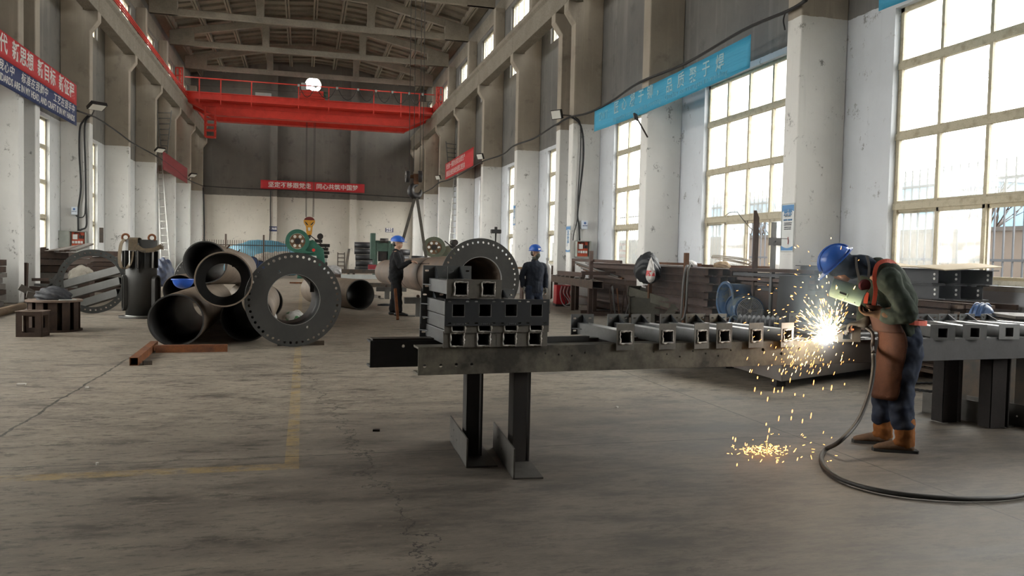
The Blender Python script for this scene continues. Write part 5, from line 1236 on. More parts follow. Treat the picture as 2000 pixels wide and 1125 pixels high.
d_.z = c_.z = 0; nn = (b-a).cross(d_-a).normalized()*.02; vs = [v-Vector(t.location) for v in (a, b, c_, d_)]; vs += [v+nn for v in vs]
MB().add(vs, [(0, 1, 2, 3), (4, 7, 6, 5), (0, 4, 5, 1), (1, 5, 6, 2), (2, 6, 7, 3), (3, 7, 4, 0)]).build('sheet', dp, t)
for i in range(9):
    p = Vector((7.2+.1*(i % 3), 12.9-.22*i, .35+.06*(i % 4))); q = Vector((7.78-.02*i, 12.1-.15*i, .98-.09*(i % 4)))
    MB().bar((0, 0, 0), q-p, .18-.03*(i % 3), .025, (0, .3, 1)).build('plate', (dkrust, redrust, steel_dk)[i % 3], thing('scrap_plate', 'scrap strip sloping between the big stack and the uprights, %s from the far side' % ORD[i], 'scrap plate', p))
MB().box2((-.38, -.38, 0), (.38, .38, .36)).build('block', dkrust, thing('scrap_block', 'dark block of stacked scrap behind the two uprights under the bright window', 'scrap', (7.42, 12.55, 0)))
MB().bar((0, 0, 0), (.2, -1.1, -.06), .14, .05).build('plank', mat('plank_tan', (.17, .14, .10), .8), thing('plank', 'tan plank sloping from the big stack towards the bright window sill', 'plank', (8.25, 13.3, 1.13)))
MB().path([at(x, y, x=7.15) for x, y in ((1416, 422), (1425, 415), (1440, 414), (1452, 430), (1465, 445), (1479, 455))], .006, 5).build('bent_wire', blk, thing('bent_wire', 'thin bent wire sticking up in front of the bright window', 'wire'))
# ---- stack of steel behind the welder
w0 = 7.62
for y, s_ in ((8.7, 'nearer'), (10.6, 'farther')): timber('steel bearer under the stack behind the welder, %s one' % s_, (8.2, y, 0), (1.0, .12, .1))
flat = mat('rusty_flat_bar', (.17, .115, .08), .75, c2=(.10, .07, .055), scale=6)
rnd = random.Random(4); bars = [MB().box2((-.045, 0, 0), (.045, 2.9, .045)).build('flat_bar', flat), MB().box2((-.02, 0, 0), (.02, 3.0, .065)).build('flat_bar', dkrust), MB().box2((-.07, 0, 0), (.07, 2.9, .012)).build('flat_bar', flat)]
used = [0, 0, 0]
for r in range(11):
    for c in range(7):
        k_ = rnd.randrange(3); o = bars[k_] if not used[k_] else bars[k_].copy()
        if used[k_]: COL.objects.link(o)
        used[k_] = 1; o.location = (w0+.07+.135*c+rnd.uniform(-.03, .03), 8.15+rnd.uniform(-.3, .12), .1+.082*r); o.rotation_euler = (rnd.uniform(-.004, .004), rnd.uniform(-.15, .15), rnd.uniform(-.03, .03))
        tag(o, 'rusty flat bar in the ragged stack under the I-beams behind the welder', 'flat bar', 'flat bars behind the welder')
ibd = mat('dark_i_beam', (.048, .05, .056), .55, .2, c2=(.035, .036, .04), scale=4)
zt = 1.02
for i, (x, y, z, h, w) in enumerate(((7.75, 8.35, 0, .19, .2), (7.98, 8.25, 0, .19, .2), (8.22, 8.15, 0, .19, .2), (7.78, 8.4, .195, .19, .2), (8.02, 8.3, .195, .19, .2), (8.26, 8.05, .195, .19, .2))):
    t = thing('dark_i_beam', 'dark I-beam with bolt holes on the stack behind the welder, %s' % ('lower row by the hall', 'lower row in the middle', 'lower row by the wall', 'upper row by the hall', 'upper row in the middle', 'upper row by the wall')[i], 'I-beam', (x, y, zt+z))
    ibeam_mb(2.9, h, w).build('profile', ibd, t)
    for s_ in (.35, .65): MB().cyl((-.012, .06, h*s_), (.012, .06, h*s_), .016, n=12).build('bolt_hole', wht, t)
ply = mat('plywood', (.36, .30, .21), .8, c2=(.28, .23, .16), scale=3, stretch=(1, .15, 1))
t = thing('plywood_sheet', 'pale warped plywood sheet on top of the stack behind the welder', 'plywood', (8.0, 9.3, 1.44)); m = MB(); vs = []; n_ = 16
for i in range(n_+1):
    for j in range(5):
        u_, v_ = i/n_, j/4; z = .035*sin(3*u_*pi)*(.4+.6*v_)+.03*(1-u_)-.05*u_*(1-v_); vs.append((-.5+1.1*v_-.1*u_, 1.35-2.75*u_+.25*v_, z))
N_ = len(vs); vs += [(x, y, z+.012) for x, y, z in vs]; fs = []
for i in range(n_):
    for j in range(4): a_ = i*5+j; fs += [(a_, a_+1, a_+6, a_+5), (N_+a_, N_+a_+5, N_+a_+6, N_+a_+1)]
rim = [i*5 for i in range(n_+1)]+[n_*5+j for j in range(1, 5)]+[i*5+4 for i in range(n_-1, -1, -1)]+[3, 2, 1]
fs += [(rim[i], rim[(i+1) % len(rim)], N_+rim[(i+1) % len(rim)], N_+rim[i]) for i in range(len(rim))]
m.add(vs, fs).build('sheet', ply, t)
a = at(1550, 512, x=8.2)
for i in range(5):
    MB().box((0, 0, .03), (.75, 1.9, .05)).build('plate', (ibd, dkrust, redrust)[i % 3], thing('steel_plate', 'dark plate in the pile behind the welder\'s helmet, %s from the bottom' % ORD[i], 'steel plate', (7.55-.02*i, 11.0+.05*i, .98+.075*i), .04*i))
MB().box2((-.35, -.9, 0), (.35, .9, .98)).build('crate', dkrust, thing('crate', 'dark crate under the plate pile at the pillar foot', 'crate', (7.5, 11.1, 0)))
# ---- odds and ends right of the welder
for i in range(5):
    q = at(1985+3*i, 640-8*i, x=7.15+.06*i); z = .62+.045*i
    poly = [(-.35, -.22), (.28, -.22), (.38, -.1), (.38, .16), (.26, .26), (-.3, .26)]
    MB().plate(poly, [circ(-.18, -.1, .03, 12), circ(.12, .1, .03, 12)], (0, 0, 0), (cos(.3*i), sin(.3*i), 0), (-sin(.3*i), cos(.3*i), 0), (0, 0, 1), .03).build('plate', mat('drilled_plate_brown', (.15, .135, .12), .7, c2=(.10, .09, .08), scale=5), thing('drilled_plate', 'grey-brown drilled plate in the pile at the right picture edge, %s from the bottom' % ORD[i], 'plate', (7.4, 6.75, .72+.05*i)))
MB().box2((-.5, -.45, 0), (.5, .45, .72)).build('stand', steel_dk, thing('stand_block', 'dark stand under the drilled plates at the right picture edge', 'stand', (7.35, 6.8, 0)))
p = at(1946, 614, x=7.25)
hh = thing('hard_hat', 'blue hard hat resting on the drilled plates behind the right-hand posts', 'hard hat', (7.18, 7.12, .92), .4)
MB().sphere((0, 0, 0), .125, 24, 8, 1.15, .95, 1.0, half=True).build('shell', plain('hat_pale_blue', (.09, .17, .36), .35), hh)
MB().pipe((0, 0, -.008), (0, 0, .008), .158, .12, 28).build('brim', plain('hat_pale_blue', (.09, .17, .36), .35), hh)
for y in (-.05, 0, .05): MB().path([(.145*cos(a), y, .13*sin(a)) for a in [pi*i/10 for i in range(11)]], .008, 6).build('ridge', plain('hat_pale_blue', (.09, .17, .36), .35), hh)
t = thing('paint_bucket', 'white plastic bucket with dark label on the floor behind the welder\'s legs', 'bucket', (8.2, 9.0, 0)); t.location = (7.95, 8.85, 0)
MB().cyl((0, 0, 0), (0, 0, .30), .135, .155, n=28).build('pail', wht, t); MB().pipe((0, 0, .27), (0, 0, .31), .165, .15, 28).build('rim', wht, t)
MB().box2((-.06, -.152, .12), (.06, -.142, .2)).build('label', blk, t)
for i, (cx_, cy_, r) in enumerate(((7.2, 7.7, .45), (7.3, 6.9, .40))):
    MB().path([(cx_+r*(1+.04*sin(5*a))*cos(a), cy_+.7*r*sin(a), .02+.012*(k_ % 2)) for k_, a in enumerate([6*pi*i2/80 for i2 in range(81)])], .013, 6).build('cable_coil', cab); tag(S.objects[-1] if 0 else bpy.data.objects[[o.name for o in bpy.data.objects if o.name.startswith('cable_coil')][-1]], 'black cable coiled on the floor behind the table legs, %s coil' % ('farther', 'nearer')[i], 'cable')
# low steel skid under the table
sk = thing('steel_skid', 'large low steel skid with sloping sides on the floor beyond the welding table', 'skid', (5.2, 7.9, 0)); top_z, bz = .36, .10
bot = [(0, 0), (2.1, .75), (2.1, 2.6), (.25, 2.3)]; tp = [(-.1, .0-.1), (2.3, .65), (2.3, 2.8), (-.35, 2.5)]
bot = [(.05, .0), (3.0, 1.3), (2.6, 3.2), (.15, 1.9)]; tp = [(-.45, .25), (3.1, 1.2), (2.7, 3.4), (-.55, 2.3)]
tp = [(0.02, -.03), (3.05, 1.28), (2.65, 3.3), (-.75, 2.1)]
vs = [(x, y, bz) for x, y in bot]+[(x, y, top_z) for x, y in tp]
MB().add(vs, [(3, 2, 1, 0), (4, 5, 6, 7)]+[(i, (i+1) % 4, 4+(i+1) % 4, 4+i) for i in range(4)]).build('body', mat('skid_steel', (.20, .19, .18), .5, .2, c2=(.12, .085, .07), scale=1.2), sk, .006)
for x, y in ((.2, .3), (2.6, 1.5), (2.3, 2.8), (.4, 1.8)): MB().box2((x-.06, y-.06, 0), (x+.06, y+.06, bz)).build('foot', blk, sk)

# ---- the long pipe, its trestles
lp = thing('long_pipe', 'very long rusty pipe with a big drilled flange, resting on low trestles', 'pipe', (3.15, 14.3, 1.02)); ax = Vector((-.40, 13.0, -.20))
lp_m = mat('long_pipe_rust', (.17, .115, .08), .65, .1, c2=(.10, .085, .075), scale=1.4, bump=.002, fine=.2)
MB().pipe(ax*.02, ax, .455, .435, 56, .40, .38).build('shell', lp_m, lp)
for s_ in (.33, .55): MB().pipe(ax*s_, ax*(s_+.008), .457-.055*s_, .40, 56).build('weld_band', dkrust, lp)
MB().bar(ax*.25+Vector((-.34, 0, .27)), ax*.42+Vector((-.33, 0, .26)), .03, .03).build('seam_strip', dkrust, lp)
u = ax.normalized(); ex = Vector((1, 0, 0))-u*u.x; ex.normalize(); ey = u.cross(ex); ey = -ey if ey.z < 0 else ey
MB().plate(circ(0, 0, .745, 72), [circ(0, 0, .40, 56)]+[circ(.67*cos(2*pi*i/42), .67*sin(2*pi*i/42), .023, 12) for i in range(42)]+[circ(.42*1.18*cos(a), .42*1.18*sin(a), .024, 12) for a in (radians(52), radians(200))],
           (0, 0, 0), ex, ey, u, .05).build('flange_plate', mill, lp)
MB().pipe(-u*.004, u*.06, .405, .398, 56).build('bore_edge', brite, lp)
def trestle(label, y, ztop, x, w=.95):
    t = thing('low_trestle', label, 'trestle', (x, y, 0))
    MB().box2((-w/2, -.09, ztop-.14), (w/2, .09, ztop)).build('beam', grey_st, t); MB().box2((-w/2+.27, -.07, 0), (-w/2+.42, .07, ztop-.14)).build('leg', grey_st, t)
    MB().box2((w/2-.42, -.07, 0), (w/2-.27, .07, ztop-.14)).build('leg', grey_st, t)
    for sx in (-w/2+.1, w/2-.42): MB().box2((sx, -.09, 0), (sx+.14, .09, .02)).build('foot', grey_st, t)
    for x_ in (-.16, .18): MB().cyl((x_, -.05, ztop+.03), (x_, .05, ztop+.03), .035, n=14).build('roller', dkrust, t)
    return t
grey_st = mat('trestle_grey', (.10, .098, .092), .6, .2, c2=(.07, .068, .065), scale=4)
trestle('low steel trestle with rollers under the long pipe beside the man', 18.45, .44, 2.75)
trestle('far low trestle under the end of the long pipe', 25.5, .38, 2.72)
trestle('low trestle hidden under the flange end of the long pipe', 15.2, .52, 3.1)
a = at(777, 624, z=.02); b = at(772, 564, y=a.y+.35)
sq_tube('thin rusty bar leaning on the trestle before the black-clothed man', (a.x, a.y, .02), (b.x, b.y, b.z), .055, rust2, .008)
# ================================================================== WELDING TABLE
K = 1.0455; TA = radians(4.35)
TU = Vector((cos(TA), sin(TA), 0)); TV = Vector((-sin(TA), cos(TA), 0)); TO = Vector((.71*K, 5.0*K, 0))
def TZ(z): return EYE-(EYE-z)*K
def tp_(u, v, z=0): return TO+TU*u*K+TV*v*K+Vector((0, 0, TZ(z) if z else 0))
MT = Matrix(((TU.x, TV.x, 0, 0), (TU.y, TV.y, 0, 0), (0, 0, 1, 0), (0, 0, 0, 1)))
def tm(u, v, z): m_ = MT.copy(); m_.translation = TO+TU*u*K+TV*v*K+Vector((0, 0, z)); return m_
ZT, ZB = TZ(.862), TZ(.682)
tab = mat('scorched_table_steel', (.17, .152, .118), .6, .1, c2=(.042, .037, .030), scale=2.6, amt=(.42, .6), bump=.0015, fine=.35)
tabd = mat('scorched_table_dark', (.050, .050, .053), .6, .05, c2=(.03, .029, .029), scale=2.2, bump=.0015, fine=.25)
def channel(label, u0, u1, v, holes, m, w=.15):
    t = thing('table_beam', label, 'beam', M=tm(u0, v, ZB)); L = (u1-u0)*K; h = ZT-ZB
    MB().plate(rect(0, 0, L, h), [circ(a, b, r, 14) for a, b, r in holes], (0, 0, 0), (1, 0, 0), (0, 0, 1), (0, 1, 0), .012).build('web', m, t, .002)
    MB().box2((0, .012, h-.014), (L, w, h)).build('top_flange', m, t); MB().box2((0, .012, 0), (L, w, .014)).build('bottom_flange', m, t)
    return t
ra = random.Random(2)
channel('front channel of the welding table, left half with bolt holes', 0, 3.10, 0,
        [(.045, .062, .0115), (.155, .062, .0115), (.262, .066, .0115), (.37, .065, .0115)]+[(2.70+.17*i, .125-.035*(i % 2), .012) for i in range(3)]+[(.9+.1*i, .13-.01*(i % 3), .006) for i in range(4)]+[(1.75+.11*i, .125-.02*(i % 3), .006) for i in range(7)], tab)
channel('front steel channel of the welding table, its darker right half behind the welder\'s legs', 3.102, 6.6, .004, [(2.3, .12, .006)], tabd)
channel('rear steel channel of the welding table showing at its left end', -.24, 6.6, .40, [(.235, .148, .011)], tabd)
MB().box2((0, 0, 0), (.62*K, .12, .012)).build('plate', steel_dk, thing('packing_plate', 'thin dark packing plate lying on the table beams left of the upright stack', 'plate', M=tm(-.22, .42, ZT)))
MB().bar((0, 0, .02), (.33*K, .02, .02), .05, .04).build('angle', mill, thing('angle_strip', 'dark angle strip on the table between the stack and the first lying post', 'angle', M=tm(.93, .18, ZT)))
MB().bar((0, 0, .006), (1.2*K, 0, .006), .06, .012).build('strip', steel_dk, thing('packing_strip', 'long thin packing strip on the table behind the first lying post', 'strip', M=tm(.9, .33, ZT)))
# trestles under the table
def table_trestle(label, legs, hleg, feet, m):
    t = thing('table_trestle', label, 'trestle', (legs[0][0], legs[0][1], 0)); o0 = Vector((legs[0][0], legs[0][1], 0))
    for (x, y, w) in legs:
        p = Vector((x, y, 0))-o0; l_ = MB()
        l_.box2((p.x-w/2, p.y-.07, .008), (p.x-w/2+.012, p.y+.07, hleg)).box2((p.x+w/2-.012, p.y-.07, .008), (p.x+w/2, p.y+.07, hleg)).box2((p.x-w/2, p.y-.072, .008), (p.x+w/2*.55, p.y-.06, hleg))
        l_.build('leg', m, t)
    for (ax_, ay_, bx_, by_, fl_) in feet:
        a_ = Vector((ax_, ay_, 0))-o0; b_ = Vector((bx_, by_, 0))-o0; d = (b_-a_).normalized(); n_ = Vector((d.y, -d.x, 0)); n_ = n_ if n_.x > 0 else -n_; L = (b_-a_).length
        f_ = MB().plate(rect(0, 0, L, .20), [circ(L*.25, .13, .009, 10), circ(L*.45, .09, .009, 10), circ(L*.12, .06, .007, 10)], a_, d, (0, 0, 1), n_, .01)
        f_.extr(rect(0, 0, L, fl_), a_, d, n_, (0, 0, 1), .01); f_.build('angle_foot', mat('foot_steel', (.085, .08, .072), .6, .2, c2=(.05, .045, .04), scale=5), t)
    xs = [l_[0] for l_ in legs]; ys = [l_[1] for l_ in legs]
    MB().box2((min(xs)-.1-o0.x, 5.42-o0.y+(.0 if xs[0] < 3 else .36), hleg-.012), (max(xs)+.1-o0.x, 5.8-o0.y+(.0 if xs[0] < 3 else .36), hleg)).build('head_plate', m, t)
    return t
lg = mat('leg_dark_steel', (.016, .015, .015), .6, .0, c2=(.024, .018, .015), scale=4, fine=.2)
table_trestle('dark two-legged trestle with angle feet under the left end of the welding table', ((1.20, 5.62, .118), (1.495, 5.42, .122)), ZB,
              ((1.12, 6.08, 1.09, 5.28, .22), (1.40, 5.80, 1.335, 4.95, .20)), lg)
table_trestle('two-legged trestle with angle feet under the right end of the welding table, behind the welder', ((5.80, 6.10, .20), (6.05, 5.82, .20)), ZB,
              ((5.93, 6.54, 6.10, 5.75, .16), (6.22, 6.30, 6.45, 5.25, .16)), mat('leg_brown_steel', (.030, .026, .025), .8, 0, c2=(.022, .02, .02), scale=4, fine=.2))

# ---- square posts
postm = mat('post_steel', (.26, .265, .27), .34, .75, c2=(.15, .15, .15), scale=3, fine=.12)
platem = mat('post_plate_steel', (.17, .158, .135), .55, .1, c2=(.085, .08, .072), scale=5, fine=.2)
plated = mat('post_plate_dark', (.038, .042, .048), .5, .1, c2=(.028, .030, .034), scale=4, fine=.1)
weld = mat('weld_bead', (.62, .60, .56), .5, .3, c2=(.28, .26, .24), scale=30, amt=(.4, .6))
hole_m = plain('hollow_black', (.006, .006, .006), .9)
LP = .69*K
def make_post(fw, fh, fz, rw, rh, rz, fm, beads, slots, tube=.09*K):
    """square post lying along +Y: origin at the front plate, under the tube; fz, rz: tube centre above plate bottoms"""
    t = thing('square_post', 'x', 'post'); h = tube/2; w = .075*K/2
    MB().plate(rect(-h, 0, h, tube), [rect(-w, h-w, w, h+w)], (0, .008, 0), (1, 0, 0), (0, 0, 1), (0, 1, 0), LP).build('tube', postm, t, .003)
    hl = [rect(-w, h-w, w, h+w)]
    if slots: hl += [slot(sx*fw*.33, h-fz+fh*sz, .024, .010) for sx in (-1, 1) for sz in (.1, .91)]
    MB().plate(rect(-fw/2, h-fz, fw/2, h-fz+fh), hl, (0, 0, 0), (1, 0, 0), (0, 0, 1), (0, 1, 0), .008).build('front_plate', fm, t)
    rl = [slot(sx*rw*.34, h-rz+rh*.80, .030, .013) for sx in (-1, 1)]+[slot(sx*rw*.34, h-rz+rh*.2, .030, .013) for sx in (-1, 1)]
    MB().plate(rect(-rw/2, h-rz, rw/2, h-rz+rh), rl, (0, LP+.008, 0), (1, 0, 0), (0, 0, 1), (0, 1, 0), .008).build('rear_plate', mat('rear_plate_steel', (.13, .135, .135), .5, .1, c2=(.085, .088, .088), scale=3), t)
    hg = rh-rz-h
    if hg > .02:
        MB().extr([(0, 0), (-.11, 0), (0, hg*.95)], (-.004, LP+.008, tube), (0, 1, 0), (0, 0, 1), (1, 0, 0), .008).build('gusset', plated, t)
    for sx in (-1, 1): MB().extr([(0, 0), (-.09, 0), (0, sx*.045)], (sx*h, LP+.008, h-.004), (0, 1, 0), (1, 0, 0), (0, 0, 1), .008).build('gusset', plated, t)
    if beads:
        m = MB(); rw_ = w+.006; pts = [(-rw_, h-rw_), (rw_, h-rw_), (rw_, h+rw_), (-rw_, h+rw_), (-rw_, h-rw_)]; P = []
        for (a, b), (c, d) in zip(pts, pts[1:]):
            for i in range(8): f = i/8; P.append((a+(c-a)*f+random.uniform(-.003, .003), -.002, b+(d-b)*f+random.uniform(-.003, .003)))
        P.append(P[0]); m.path(P, [.006+random.uniform(-.002, .003) for _ in P], 6); m.build('weld_bead', weld, t)
    else:
        e = w+.001; m = MB()
        for r_ in (rect(-e-.003, h-e-.003, -e, h+e), rect(e, h-e-.003, e+.003, h+e), rect(-e, h-e-.003, e, h-e)): m.extr(r_, (0, -.0015, 0), (1, 0, 0), (0, 0, 1), (0, 1, 0), .002)
        m.build('cut_edge', brite, t)
    return t
def put(proto, used, u, v, z, lean, label, grp):
    o = proto if not used else copy_thing(proto)
    m_ = tm(u, v, z) @ Matrix.Rotation(lean, 4, 'Z'); o.matrix_world = m_; o['label'] = label; o['group'] = grp
    return o
# type A: lying on the table left of the arc
A = make_post(.135*K, .182*K, .088*K, .19*K, .158*K, .05*K, platem, True, False); n = 0
fr_u = (1.443, 1.772, 2.048, 2.234, 2.506, 2.78); re_u = (1.43, 1.735, 1.93, 2.2, 2.43, 2.63)
for i in range(6):
    lean = atan2(-(re_u[i]-fr_u[i])*K, LP)
    put(A, i, fr_u[i], -.02, ZT+.001, lean, '%s of the six square posts lying on the table left of the arc' % ('leftmost', 'second from left', 'third from left', 'fourth from left', 'fifth from left', 'rightmost')[i], 'square posts lying on the table')
# type B: the post being welded
B = make_post(.222*K, .128*K, .058*K, .185*K, .16*K, .05*K, platem, False, False)
put(B, 0, 3.331, -.02, ZT+.001, atan2(-(3.44-3.331)*K, LP), 'square post being welded at the bright arc in front of the welder', 'x'); del B['group']
MB().box2((-.05, -.004, .083), (.05, .0, .092)).build('hot_edge', glow('red_hot_steel', (1, .12, .03), 6), B)
# type C: posts right of the welder
C_ = make_post(.20*K, .128*K, .06*K, .19*K, .15*K, .05*K, mat('post_plate_bright', (.17, .175, .175), .4, .45, c2=(.12, .122, .12), scale=4, fine=.15), False, False)
for i, (a, b) in enumerate(((4.28, 4.52), (4.62, 4.83), (5.00, 5.09), (5.36, 5.33), (5.70, 5.55))):
    put(C_, i, a, -.02, ZT+.001, atan2(-(b-a)*K, LP), '%s of the bright-edged posts lying right of the welder' % ('first', 'second', 'third', 'fourth', 'fifth and last')[i], 'square posts right of the welder')
# the upright stack: three courses of four and two on top
D = make_post(.181*K, .105*K, .05*K, .178*K, .17*K, .05*K, platem, True, False); E_ = make_post(.178*K, .172*K, .10*K, .178*K, .205*K, .10*K, plated, False, True)
F_ = make_post(.182*K, .122*K, .062*K, .176*K, .185*K, .05*K, platem, True, False)
cols = ('leftmost', 'second from left', 'third from left', 'rightmost'); dz = .095*K
for r, (pr, name) in enumerate(((D, 'bottom course'), (D, 'second course'), (E_, 'dark-plated third course'))):
    for c in range(4):
        first = (r in (0, 2) and c == 0)
        put(pr, not first, .245+.1765*c+(.004 if r == 1 else 0), -.02-.012*r, ZT+.001+dz*r, 0, '%s square post in the %s of the table stack' % (cols[c], name), 'square posts stacked on the table')
for c in range(2): put(F_, c, .253+.181*c, -.06, ZT+.001+dz*3+.045, 0, 'square post on top of the stack on the table, %s of two' % ('left', 'right')[c], 'square posts stacked on the table')
for c in range(3):                                 # stencil marks on the dark plates
    text('marking', 'L2-ZWT-%d' % (c+2) if 0 else 'L2 ZWT 8', .017, plain('stencil_grey', (.16, .17, .18), .6), [o for o in S.objects if o.name.startswith('square_post') and o.get('label', '').startswith(cols[c]) and 'third course' in o.get('label', '')][0], basis((0, -.001, -.046), (1, 0, 0), (0, 0, 1)), align='CENTER', extr=.0005)
for i, (u, v) in enumerate(((3.25, .12), (3.0, .2), (3.6, .15), (3.72, .1))):
    MB().box((0, 0, .004), (.14, .05, .008), None, .3*i).build('shim', mat('shim_bright', (.3, .3, .3), .4, .5), thing('shim_plate', 'small bright shim plate on the table near the arc, %s' % ('just left of the glowing post', 'farther left', 'right of the glowing post', 'by the welder')[i], 'shim', M=tm(u, v-.05, ZT)))
# ---- hose on the floor
P = [Vector(p) for p in ((4.26, 5.36, .66), (4.22, 5.22, .50), (4.12, 5.16, .24), (3.92, 5.10, .06), (3.70, 4.98, .02), (3.56, 4.76, .02), (3.50, 4.45, .02), (3.59, 4.20, .02), (3.85, 4.02, .02), (4.15, 3.97, .02), (4.41, 3.99, .02), (4.9, 4.06, .02), (5.6, 4.2, .02))]
P = [at(1706, 690, y=5.2), at(1706, 720, y=5.2), at(1697, 770, y=5.17), at(1675, 823, y=5.12), at(1640, 862, y=5.05)]+[Vector((p.x, p.y, .022)) for p in (at(1612, 884, z=0), at(1604, 902, z=0), at(1618, 926, z=0), at(1660, 949, z=0), at(1740, 969, z=0), at(1850, 980, z=0), at(1940, 980, z=0), at(2000, 973, z=0))]+[Vector((4.95, 4.12, .022)), Vector((5.7, 4.3, .022))]
tag(MB().path(smooth_path(P, 8), .017, 10).build('welding_hose', mat('rubber_hose', (.028, .027, .026), .55, c2=(.045, .04, .036), scale=20)), 'thick black welding hose curling over the floor from the welder to the right edge', 'hose')
# small litter on the floor
lit = plain('litter_pale', (.5, .48, .44), .7)
for i, (px, py, s_) in enumerate(((42, 752, .05), (170, 758, .02), (190, 908, .015), (735, 842, .035), (1205, 797, .02), (300, 682, .02))):
    p = at(px, py, z=0); MB().box((0, 0, .008), (s_*1.6, s_, .016), None, i).build('litter', lit if i != 3 else blk, thing('litter', 'tiny scrap lying on the open floor, %s' % ('pale one far left', 'speck by the floor joint', 'speck near the yellow corner', 'dark one left of the left trestle', 'pale one right of the left trestle', 'pale one by the rusty square tube')[i], 'litter', (p.x, p.y, 0)))
# ================================================================== PEOPLE
class Shells(MB):
    def limb(s, pts, rad, side=(0, 1, 0), n=18, k=4):
        """closed limb through pts; rad = (across, front-to-back) per point"""
        P = smooth_path(pts, k); m = len(pts); R_ = []
        for i in range(len(P)):
            f = min(i/k, m-1); j = min(int(f), m-2) if m > 1 else 0; t = f-j
            a = rad[j]; b = rad[min(j+1, m-1)]; a = a if isinstance(a, tuple) else (a, a); b = b if isinstance(b, tuple) else (b, b); t = t*t*(3-2*t)
            R_.append((a[0]+(b[0]-a[0])*t, a[1]+(b[1]-a[1])*t))
        side = Vector(side); rings = []
        def frame_(i):
            t = (P[min(i+1, len(P)-1)]-P[max(i-1, 0)]).normalized(); y = side-t*side.dot(t)
            y = y.normalized() if y.length > .05 else t.orthogonal().normalized(); return t, y, t.cross(y)
        for e, sg in ((0, -1), (len(P)-1, 1)):          # rounded ends
            t, y, x = frame_(e); ra, rb = R_[e]; r = min(ra, rb); rr_ = []
            for a in (75, 50, 25): a = radians(a); rr_.append((P[e]+t*sg*r*sin(a)*.9, y, x, ra*cos(a), rb*cos(a)))
            rings.append(rr_ if sg < 0 else rr_[::-1])
        mid = [(P[i], *frame_(i)[1:], *R_[i]) for i in range(len(P))]
        allr = rings[0]+mid+rings[1]; o = len(s.v)
        for p, y, x, ra, rb in allr: s.v += [tuple(p+y*cos(2*pi*i/n)*ra+x*sin(2*pi*i/n)*rb) for i in range(n)]
        for r in range(len(allr)-1):
            for i in range(n): a = o+r*n+i; b = o+r*n+(i+1) % n; s.f.append((a, b, b+n, a+n)); s.sm.append(True)
        s.f += [tuple(o+i for i in range(n-1, -1, -1)), tuple(o+(len(allr)-1)*n+i for i in range(n))]; s.sm += [True]*2
        return s
    def ball(s, c, r, M=None):
        r = r if isinstance(r, tuple) else (r, r, r); return s.sphere(c, 1, 18, 8, *r, M=M)
_ftex = {}
def skin(sh, name, m, parent, vox=.012, sm=6, folds=0., fsize=.08, sm2=2):
    o = sh.build(name, m, parent)
    r = o.modifiers.new('join', 'REMESH'); r.mode = 'VOXEL'; r.voxel_size = vox; r.use_smooth_shade = True
    if sm: x = o.modifiers.new('soft', 'SMOOTH'); x.iterations = sm; x.factor = .5
    if folds:
        key = round(fsize, 3)
        if key not in _ftex: t = bpy.data.textures.new('folds', 'CLOUDS'); t.noise_scale = fsize; t.noise_depth = 2; _ftex[key] = t
        d = o.modifiers.new('folds', 'DISPLACE'); d.texture = _ftex[key]; d.strength = folds; d.mid_level = .5; d.texture_coords = 'LOCAL'
        if sm2: x = o.modifiers.new('soft2', 'SMOOTH'); x.iterations = sm2; x.factor = .5
    return o
skin_m = mat('skin', (.42, .25, .17), .5, c2=(.36, .20, .135), scale=8)
def V(*a): return Vector(a)
def hand(sh, wrist, d, palm_n, curl=.6, s=1., thumb=1):
    """palm and five separate bent fingers from the wrist along d; palm_n = direction the palm faces"""
    d = Vector(d).normalized(); n = Vector(palm_n); n = (n-d*n.dot(d)).normalized(); x = d.cross(n)*thumb; w = Vector(wrist)
    sh.limb([w-d*.02*s, w+d*.035*s, w+d*.085*s], [(.027*s, .019*s), (.038*s, .016*s), (.040*s, .013*s)], x)
    for i, (off, L) in enumerate(((.030, .072), (.010, .080), (-.010, .075), (-.029, .060))):
        b = w+d*.088*s+x*off*s; pts = [b-d*.012*s, b]; a = 0.; e = d; p = b
        for q, sg in ((.45, 1), (.32, 1.2), (.23, .9)):
            a += curl*sg; e = d*cos(a)+n*sin(a); p = p+e*L*q*s; pts.append(p)
        sh.limb(pts, [.0092*s, .0092*s, .0085*s, .008*s, .0068*s], x, 8, 2)
    b = w+d*.025*s+x*.030*s; e1 = (d*.6+x*.75+n*.3).normalized(); e2 = (d*.8+x*.2+n*(.3+curl*.4)).normalized()
    sh.limb([b-x*.012*s, b+e1*.035*s, b+e1*.035*s+e2*.03*s, b+e1*.035*s+e2*.055*s], [.012*s, .0105*s, .0095*s, .0075*s], n, 8, 2)
